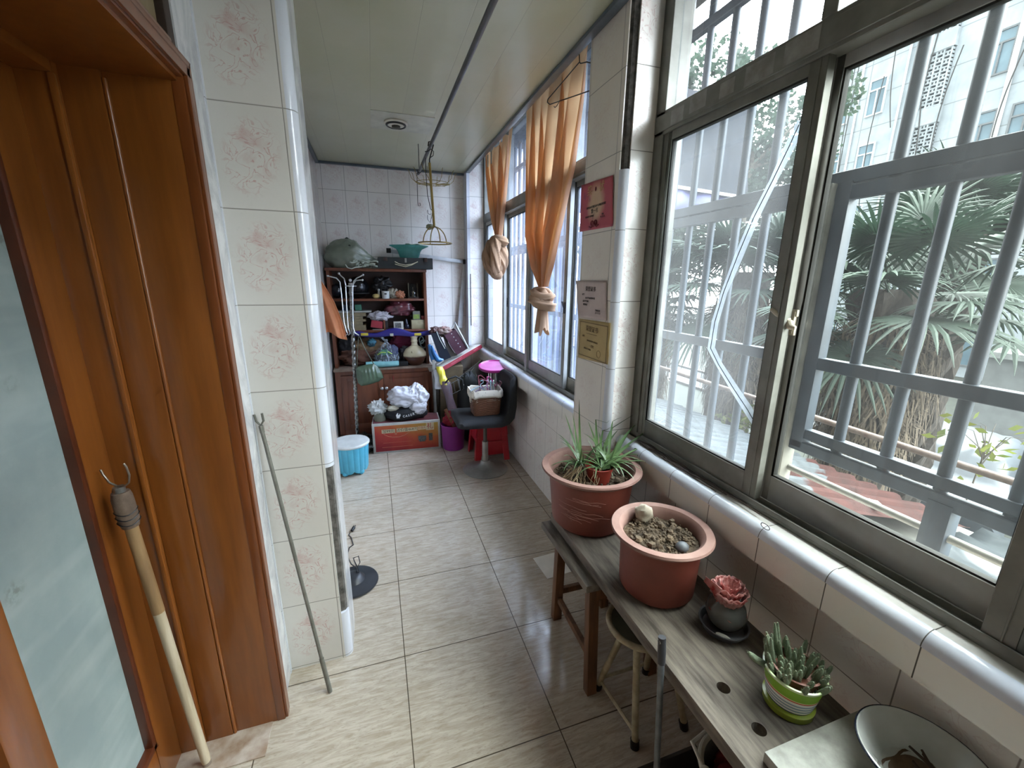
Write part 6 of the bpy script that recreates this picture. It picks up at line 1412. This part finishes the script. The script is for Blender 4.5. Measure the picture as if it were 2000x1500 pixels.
# purple bin with things stuck in it
pb = (.648, 3.765); t = thing('purple_bin', (*pb, 0), 'round magenta purple waste bin beside the printed carton', 'bin')
MB().lathe([(0, 0), (.096, 0), (.10, .004), (.115, .245), (.119, .25), (.113, .25), (.097, .012), (0, .012)], (*pb, 0), 48).build('bin_body', mat('magenta_purple_plastic', '#8b2f83', .4, col2='#7c2875'), t, smooth=True)
lump('red_cloth', (pb[0]+.0, pb[1]+.03, .29), (.08, .06, .085), mat('crimson_cloth', '#98182b', .8, col2='#6f1020'), 'crimson cloth stuffed into the purple bin', 'cloth', 52, .2, .25, flat=False)
tag(MB().bar((pb[0]-.07, pb[1]-.01, .40), (pb[0]+.02, pb[1]-.03, .20), .03, .012, (0, 1, 0)).build('wooden_lath', mat('brown_slat', '#7a4a2c', .6), bevel=.001), 'brown wooden slat leaning inside the purple bin', 'slat')
t = thing('folded_umbrella', (pb[0]+.05, pb[1]-.045, .2), 'dark folded umbrella poking out of the purple bin', 'umbrella')
MB().tube([(pb[0]+.03, pb[1]-.05, .24), (pb[0]+.045, pb[1]-.05, .33)], [.016, .010], 10).build('canopy', mat('dark_umbrella_cloth', '#33272d', .7), t, smooth=True); MB().tube([(pb[0]+.045, pb[1]-.05, .33), (pb[0]+.05, pb[1]-.05, .40)], .005, 8).build('shaft', M_CHR, t, smooth=True)
tag(MB().ball((pb[0]+.055, pb[1]-.055, .262), .036, .026, .022, 18, 12).build('plastic_cup', mat('clear_grey_plastic', '#b3b5b8', .2), smooth=True), 'pale plastic cup lying in the purple bin', 'cup')

# ---- pile in the corner to the right of the cabinet
CB = mat('brown_cardboard', '#6f6047', .8, col2='#5a4c38', scale=7); CB2 = mat('dark_cardboard', '#463c30', .85, col2='#332b23', scale=7)
bx('cardboard_box', .60, .84, 4.10, 4.42, 0, .74, CB, 'brown cardboard box standing beside the low cabinet', 'box', -6)
bx('cardboard_box', .86, 1.12, 4.10, 4.45, 0, .62, CB2, 'dark cardboard box standing in the corner under the window sill', 'box', 4)
# dark framed boards leaning
def board(name, quad, th, m, label, fm=None):
    q = [Vector(v) for v in quad]; nrm = (q[1]-q[0]).cross(q[3]-q[0]).normalized()*th; t_ = thing(name, q[3], label, 'board')
    MB().add(q+[v+nrm for v in q], [(0, 1, 2, 3), (7, 6, 5, 4), (0, 4, 5, 1), (1, 5, 6, 2), (2, 6, 7, 3), (3, 7, 4, 0)]).build('panel', m, t_)
    if fm: MB().tube(q, .006, 6, closed=True).build('edge', fm, t_)
    return t_
board('leaning_board', [ony(893, 740, 4.0), ony(941, 703, 4.12), ony(963, 772, 3.98), ony(905, 800, 3.86)], .012, CB2, 'dark brown framed board leaning in the corner pile', mat('grey_edge', '#5f5a50', .6))
board('leaning_board', [ony(905, 742, 3.92), ony(926, 718, 3.97), ony(931, 735, 3.90), ony(910, 762, 3.86)], .02, mat('dark_olive_case', '#35352b', .5), 'small dark olive flat case leaning before the framed board', mat('grey_edge', '#5f5a50', .6))
t = thing('black_tote', (.82, 3.88, 0), 'tall black fabric tote bag with a square buckle beside the swivel chair', 'bag')
b = MB().ball((.835, 3.875, .36), .115, .09, .34, 44, 34, lambda q: (1+.06*noise.noise(q*3)+.10*abs(noise.noise(q*5)))*(1.0 if abs(q.z) < .7 else 1.05))
for v in b.v: v.z = max(.001, v.z)
b.build('tote_body', mat('black_tote_cloth', '#1c2020', .7, col2='#121515', scale=9), t, smooth=True)
p = MB(); q0 = [ony(x, y, 3.775) for x, y in ((875, 752), (896, 741), (899, 762), (881, 771))]; p.tube(q0, .0035, 6, closed=True).tube([ony(886, 747, 3.775), ony(889, 765, 3.775)], .0025, 6); p.build('buckle', mat('grey_metal_buckle', '#8f9499', .3, .6), t)
MB().tube([ony(870, 748, 3.82), ony(876, 740, 3.80), ony(890, 735, 3.80), ony(903, 742, 3.80), ony(905, 760, 3.80)], .008, 8).build('handle', MATS['black_tote_cloth'], t, smooth=True)
# plastic wrapped roll leaning: white, yellow and mauve
t = thing('wrapped_roll', ony(870, 800, 3.83), 'white yellow and mauve plastic wrapped roll leaning behind the white cloth', 'roll')
def strip(a, b, wa, wb, Y0, Y1, m, nm, sag=.0):
    rows = []; a = Vector(a); b = Vector(b)
    for i in range(14):
        f = i/13; x, y = a.x+(b.x-a.x)*f, a.y+(b.y-a.y)*f; w_ = wa+(wb-wa)*f+2*math.sin(f*9); rows.append([ony(x+w_*math.cos(an)*.5, y, Y0+(Y1-Y0)*f+.03*math.sin(an)+.004*math.sin(5*an+i)) for an in [2*math.pi*k/24 for k in range(24)]])
    MB().grid(rows, True).build(nm, m, t, smooth=True)
strip((853, 722), (861, 760), 13, 22, 3.96, 3.90, mat('white_glossy_film', '#c9cbd0', .2), 'white_part'); strip((858, 716), (870, 752), 12, 18, 3.94, 3.87, mat('lemon_film', '#d6c93c', .3), 'yellow_part'); strip((869, 745), (884, 802), 20, 16, 3.88, 3.80, mat('mauve_film', '#6b5860', .4, col2='#57474f'), 'mauve_part')
tag(MB().bar(ony(905, 750, 3.83), ony(908, 812, 3.83), .022, .012, (0, 1, 0)).build('white_stick', mat('white_plastic_strip', '#c3c1bb', .4), bevel=.001), 'short white plastic strip standing behind the swivel chair', 'strip')
# long flat red and white carton lying slanted from the pile up to the sill
a, b_ = ony(862, 722, 4.0), onx(941, 676, 1.07); b_.z = max(b_.z, .895)
L = b_-a; ex = L.normalized(); ey = Vector((0, 1, 0)); ey = (ey-ex*ey.dot(ex)).normalized(); ez = ex.cross(ey); Mc = Matrix((ex, ey, ez)).transposed().to_4x4(); Mc.translation = a; LL = L.length
t = thing('flat_carton', a, 'long flat carton with a red printed edge slanting from the pile up to the sill', 'box')
MB().box(0, LL, .003, .24, -.022, .022).xf(Mc).build('carton', mat('greyish_white_card', '#bdbab2', .6, col2='#a29e95'), t, bevel=.002)
MB().box(-.001, LL+.001, 0, .003, -.0215, .0185).xf(Mc).build('red_edge', mat('crimson_card', '#8d1c2f', .5, col2='#7a1526'), t)
letters([('FASHION GIFT', LL*.36, 0, .024), ('SINCE', LL*.84, 0, .024)], Mc @ Matrix.Rotation(R(90), 4, 'X') @ Matrix.Translation((0, -.001, .0004)), mat('pale_pink_ink', '#b5606c', .6), 'lettering', t)
# shopping bags standing on that carton
def leaning_bag(name, quad, dep, m, label, parts=None):
    q = [Vector(v) for v in quad]; t_ = thing(name, (q[2]+q[3])/2, label, 'bag'); nv = Vector((0, dep, 0))
    MB().add(q+[v+nv for v in q], [(0, 1, 2, 3), (7, 6, 5, 4), (1, 5, 6, 2), (2, 6, 7, 3), (3, 7, 4, 0)]).build('bag_body', m, t_, solid=.002)
    return t_
PY = 4.12; oq = lambda pts, Y: [ony(x, y, Y) for x, y in pts]
t = leaning_bag('paper_bag', oq([(868, 655), (889, 643), (914, 680), (893, 693)], PY), .10, mat('purple_paper', '#573443', .4, col2='#472936', coat=.2), 'dusky purple paper bag with white handles leaning on the flat carton')
MB().tube(oq([(883, 641), (888, 629), (893, 640), (904, 660), (915, 681)], PY-.01), [.006, .012, .011, .009, .008], 8).build('white_handle', mat('white_paper_handle', '#c3c6c6', .5), t, smooth=True)
p = MB()
for k in range(5): p.ball(ony(882+k*4.2, 652+k*6.3, PY-.004), .006, .002, .006, 10, 6)
p.build('white_print', M_WI, t)
MB().tube(oq([(875, 668), (882, 680), (889, 690)], PY-.012), .003, 6).build('seam_highlight', mat('pale_seam', '#a08f96', .5), t)
t = leaning_bag('paper_bag', oq([(866, 653), (876, 655), (893, 694), (878, 698)], PY+.03), .07, mat('taupe_paper', '#575049', .6), 'taupe grey paper bag squeezed between the navy and purple bags')
t = leaning_bag('paper_bag', oq([(843, 652), (855, 648), (881, 698), (862, 706)], PY-.03), .08, mat('navy_paper', '#1b2330', .4, col2='#141a26'), 'navy shopping bag with white cord handles beside the bookcase')
p = MB(); p.tube(oq([(840, 656), (850, 690), (856, 698), (861, 700)], PY-.045), .003, 6).tube(oq([(853, 648), (859, 663), (869, 681)], PY-.045), .003, 6); p.build('white_cord', mat('white_cord', '#d8ddd0', .5), t, smooth=True)
MB().tube(oq([(849, 685), (850, 690)], PY-.05), .011, 4).build('red_label', mat('red_label', '#a3202c', .5), t)
t = thing('rubber_boots', ony(855, 700, 4.04), 'bright blue rubber boot shoe wedged below the navy bag', 'boot')
MB().tube(oq([(838, 673), (842, 690), (848, 705)], 4.06), [.014, .024, .028], 12).tube(oq([(843, 675), (849, 692), (856, 703), (866, 704)], 4.03), [.008, .020, .026, .016], 12).build('upper', mat('bright_blue_rubber', '#2a6aa3', .3, col2='#205a8e'), t, smooth=True)
MB().tube(oq([(853, 713), (860, 709), (867, 704)], 4.01), .006, 8).build('sole', mat('pale_sole', '#b8b9b9', .5), t, smooth=True)
lump('red_wrapper', ony(868, 648, PY+.09), (.075, .05, .05), mat('dull_red_wrapper', '#7f3a33', .4, col2='#9a938a', scale=9), 'dull red and white crumpled wrapper on top of the bags', 'wrapper', 61, .25, .2, flat=False)
lump('brown_wrapper', ony(851, 647, PY+.09), (.06, .05, .045), mat('brown_pink_wrapper', '#755048', .5, col2='#3a2c2e', scale=9), 'brown crumpled wrapper at the left above the navy bag', 'wrapper', 62, .25, .2, flat=False)
bx('pale_lath', ony(847, 712, 4.0).x-.013, ony(847, 712, 4.0).x+.013, 4.0, 4.012, .0, ony(850, 703, 4.0).z, mat('grey_slat', '#8d8b84', .6), 'narrow pale slat standing beside the cabinet corner', 'slat', bev=.001)

# ================================================================ swivel chair, basket, stools
M_BF = mat('black_seat_cloth', '#202124', .8, col2='#17181b', scale=14, bump=.2, bscale=200)
cc = Vector((.826, 3.21, 0)); t = thing('swivel_chair', cc, 'black padded swivel chair on a chrome disc base by the window wall', 'chair')
MB().lathe([(0, 0), (.19, 0), (.195, .006), (.18, .014), (.10, .034), (.05, .058), (.036, .085), (0, .085)], cc, 64).build('disc_base', mat('dulled_chrome', '#a5a199', .3, .4, col2='#8d8a82'), t, smooth=True)
MB().tube([cc+Vector((0, 0, .06)), cc+Vector((0, 0, .26))], .026, 20).build('outer_column', mat('brushed_chrome', '#b3b0aa', .3, .8), t, smooth=True); MB().tube([cc+Vector((0, 0, .25)), cc+Vector((0, 0, .44))], .016, 16).build('inner_column', mat('dark_chrome', '#5d5b56', .3, .8), t, smooth=True)
# seat and back are one bent padded shell that faces the left wall
prof = [(-.27, .452), (-.262, .475), (-.235, .497), (-.15, .502), (0, .497), (.10, .500), (.155, .512), (.195, .548), (.215, .61), (.222, .70), (.226, .80), (.224, .84), (.205, .853), (.185, .842), (.178, .80), (.172, .70), (.162, .62), (.15, .585)]
top = [(-.262, .50), (-.24, .518), (-.20, .525), (-.05, .518), (.08, .52), (.13, .535), (.155, .57), (.168, .63), (.172, .72), (.176, .80), (.178, .845), (.2, .862), (.222, .85)]
bot = [(-.262, .462), (-.24, .452), (-.20, .450), (-.05, .445), (.10, .448), (.17, .468), (.21, .51), (.225, .60), (.230, .70), (.232, .80), (.230, .845), (.222, .85)]
rows = []; n = 22
loop = top+bot[::-1][1:]
for i in range(n+1):
    f = i/n; g = abs(2*f-1); ins = .03*max(0, (g-.72)/.28)**2; yy = 3.21+(f-.5)*.42; sh = 1-.10*max(0, (g-.75)/.25)**2
    cx_, cz_ = 0, .58; row = []
    for x, z in loop:
        back = max(0, (z-.60)/.25); yb = 3.21+(f-.5)*(.42-.06*back); row.append(Vector((cc.x+x*sh, yb, z-ins*(1 if z > .5 and x < .1 else -.3 if x < .1 else 0)-.03*back*g**4)))
    rows.append(row)
b = MB().grid(rows, True); m_ = len(loop); b.add(rows[0], [tuple(range(m_))]); b.add(rows[-1], [tuple(range(m_))[::-1]])
b.build('seat_shell', M_BF, t, smooth=True, sharp=60)
# wicker basket
M_WICK = mat('brown_wicker', '#7a4c2f', .6, col2='#4b2c1b', scale=60, stretch=(1, 1, 6)); bk = Vector((.825, 3.20, .522)); bw, bd, bh = .128, .10, .20
t = thing('wicker_basket', bk, 'brown wicker basket with a flowered white lining on the swivel chair', 'basket')
def rrect(w_, d_, n_=96, e_=.32):
    o_ = []
    for k in range(n_):
        a = 2*math.pi*k/n_; c_, s_ = math.cos(a), math.sin(a); o_.append((math.copysign(abs(c_)**e_, c_)*w_, math.copysign(abs(s_)**e_, s_)*d_))
    return o_
rows = []; NZ = 26
for i in range(NZ+1):
    f = i/NZ; s_ = .86+.14*f; rows.append([bk+Vector((x*s_*(1+.012*(1 if (k//3+i) % 2 else -1)), y*s_*(1+.012*(1 if (k//3+i) % 2 else -1)), bh*f)) for k, (x, y) in enumerate(rrect(bw, bd))])
b = MB().grid(rows, True); b.add(rows[0], [tuple(range(96))]); b.build('weave', M_WICK, t, smooth=False)
def lin_mat():
    t_ = NT('flowered_lining'); co = t_.coord(); v_ = t_.n('ShaderNodeTexVoronoi', Vector=co, Scale=38.).outputs[0]; f = t_.math('MULTIPLY', t_.ramp(v_, .28, .2), t_.ramp(t_.noise(co, 90, 2), .42, .55))
    return t_.done(t_.pbr(t_.mix(f, lin('#cfc8ba'), lin('#5d5a50')), .9))
rows = []
for i, (s_, z) in enumerate(((1.05, .150), (1.06, .17), (1.055, .195), (1.02, .212), (.97, .208), (.94, .17), (.93, .12))): rows.append([bk+Vector((x*s_*(1+.012*math.sin(k*.8+i)), y*s_*(1+.012*math.sin(k*.8+i)), z+.005*math.sin(k*.45+1))) for k, (x, y) in enumerate(rrect(bw, bd))])
b = MB().grid(rows, True); b.ball(bk+Vector((-bw*1.05, -.05, .14)), .008, .014, .03, 10, 8); b.build('lining', lin_mat(), t, smooth=True, solid=.002)
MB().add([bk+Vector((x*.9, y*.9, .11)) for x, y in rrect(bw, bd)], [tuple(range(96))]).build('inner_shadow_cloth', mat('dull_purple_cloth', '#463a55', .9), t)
# clothes hangers in the basket
def hanger(x, y, rz, tilt, m, label, s_=1., zz=.17):
    b = MB(); p_ = [(-.10, -.02), (-.098, .0), (-.06, .03), (0, .065), (.06, .03), (.098, 0), (.10, -.02), (.06, -.025), (-.06, -.025)]
    b.tube([(q[0]*s_, 0, q[1]*s_) for q in p_], .0042, 7, closed=True); b.tube([(0, 0, .065*s_), (0, 0, .085*s_), (.012*s_, 0, .098*s_), (.026*s_, 0, .108*s_), (.020*s_, 0, .128*s_), (.002, 0, .130*s_), (-.008*s_, 0, .120*s_)], .0032, 7)
    M_ = Matrix.Translation(bk+Vector((x, y, zz))) @ Matrix.Rotation(R(rz), 4, 'Z') @ Matrix.Rotation(R(tilt), 4, 'Y'); b.xf(M_)
    tag(b.build('clothes_hanger', m, smooth=True), label, 'hanger', 'clothes hangers in the basket')
H1 = mat('dark_pink_plastic', '#8c4a55', .25, col2='#6a343f'); H2 = mat('pale_blue_plastic', '#8fa9b5', .3); H3 = mat('pale_mint_plastic', '#a9b8ab', .3); H4 = mat('hot_pink_plastic', '#c43a86', .3); H5 = mat('mauve_plastic', '#84708f', .3)
for a_ in ((-.01, .03, 20, 80, H1, 'dark pink hanger sticking up highest at the middle of the basket', 1.2, .20), (.02, .01, -15, 60, H1, 'dark pink hanger lying to the right in the basket', 1., .20), (.075, .0, 70, 78, H3, 'pale mint hanger standing at the right end of the basket', .9, .19), (.05, -.02, 60, 80, H2, 'pale blue grey hanger beside the mint one', .9, .19),
           (-.06, -.03, 10, 15, H2, 'pale blue hanger curling over the left of the basket', .75, .19), (-.01, -.04, -5, 8, H5, 'mauve hanger low in the front of the basket', .8, .185), (.05, .04, 30, 85, H4, 'hot pink hanger upright at the back of the basket', 1.0, .20)): hanger(*a_)
# pink topped stool behind the chair
ps = Vector((.985, 3.50, 0)); ph = .845; t = thing('pink_stool', ps, 'round pink topped stool with thin chrome legs behind the swivel chair', 'stool')
Mx = Matrix.Translation(ps+Vector((0, 0, ph))) @ Matrix.Rotation(R(9), 4, 'X') @ Matrix.Rotation(R(-4), 4, 'Y')
MB().lathe([(0, -.012), (.13, -.012), (.138, -.004), (.138, .012), (.132, .016), (.124, .006), (0, .004)], (0, 0, 0), 56).xf(Mx).build('seat_rim', mat('magenta_plastic', '#a52a78', .3), t, smooth=True)
MB().lathe([(0, .0045), (.123, .0065)], (0, 0, 0), 56).xf(Mx).build('seat_pad', mat('light_pink_plastic', '#b9629a', .3), t, smooth=True)
for dx, dy in ((-.05, -.05), (.05, -.05), (-.05, .06), (.05, .06)): MB().tube([ps+Vector((dx*1.5, dy*1.5, 0)), ps+Vector((dx*.6, dy*.6, ph-.012))], .0085, 10).build('leg', M_CHR, t, smooth=True)
# red plastic stool under the chair
rs = Vector((.93, 3.50, 0)); t = thing('plastic_stool', rs, 'bright red plastic stool tucked behind the swivel chair column', 'stool'); M_RED = mat('red_plastic', '#b5202a', .35, col2='#a01a24')
MB().box(rs.x-.125, rs.x+.125, rs.y-.125, rs.y+.125, .385, .405).build('seat', M_RED, t, bevel=.012)
sk = MB()
for s_ in (-1, 1):
    sk.prism([(rs.x-.132, .395), (rs.x+.132, .395), (rs.x+.150, .24), (rs.x+.105, .17), (rs.x-.105, .17), (rs.x-.150, .24)], 'y', rs.y+s_*.132-.004, rs.y+s_*.132+.004)
    sk.prism([(rs.y-.132, .395), (rs.y+.132, .395), (rs.y+.150, .24), (rs.y+.105, .17), (rs.y-.105, .17), (rs.y-.150, .24)], 'x', rs.x+s_*.132-.004, rs.x+s_*.132+.004)
sk.build('skirt', M_RED, t)
for sx in (-1, 1):
    for sy in (-1, 1):
        x, y = rs.x+sx*.128, rs.y+sy*.128; x2, y2 = rs.x+sx*.162, rs.y+sy*.162; b = MB(); w_ = .052
        for (dx, dy) in ((1, 0), (0, 1)):
            pts = [Vector((x+sx*.004, y+sy*.004, .39)), Vector((x-sx*dx*w_*1.1, y-sy*dy*w_*1.1, .39)), Vector((x2-sx*dx*w_, y2-sy*dy*w_, 0)), Vector((x2, y2, 0))]; nv = Vector((sx*dy, sy*dx, 0))*-.006
            b.add(pts+[q+nv for q in pts], [(0, 1, 2, 3), (7, 6, 5, 4), (0, 4, 5, 1), (1, 5, 6, 2), (2, 6, 7, 3), (3, 7, 4, 0)])
        b.build('leg', M_RED, t)
MB().box(rs.x-.13, rs.x+.13, rs.y-.148, rs.y-.138, .06, .19).build('front_brace', M_RED, t, bevel=.003)

# ================================================================ light: an overcast sky, brightest where the hidden sun stands beyond the apartment block
w = bpy.data.worlds.new('overcast'); SC.world = w; w.use_nodes = True
nt = w.node_tree; nt.nodes.clear()
o_ = nt.nodes.new('ShaderNodeOutputWorld'); bg = nt.nodes.new('ShaderNodeBackground'); bg.inputs[0].default_value = (1., .985, .955, 1)
tc = nt.nodes.new('ShaderNodeTexCoord'); dp_ = nt.nodes.new('ShaderNodeVectorMath'); dp_.operation = 'DOT_PRODUCT'; dp_.inputs[1].default_value = Vector((.80, -.05, .60)).normalized()
nt.links.new(tc.outputs['Generated'], dp_.inputs[0])
mr = nt.nodes.new('ShaderNodeMapRange'); mr.interpolation_type = 'SMOOTHSTEP'; mr.inputs[1].default_value = .05; mr.inputs[2].default_value = .95; mr.inputs[3].default_value = 1.3; mr.inputs[4].default_value = 16.
nt.links.new(dp_.outputs['Value'], mr.inputs[0]); nt.links.new(mr.outputs[0], bg.inputs[1]); nt.links.new(bg.outputs[0], o_.inputs[0])
w.cycles.sampling_method = 'AUTOMATIC'
vs = SC.view_settings; SC.display_settings.display_device = 'sRGB'; vs.view_transform = 'Standard'; vs.look = 'None'; vs.gamma = 1; vs.use_curve_mapping = False; vs.exposure = 1.65
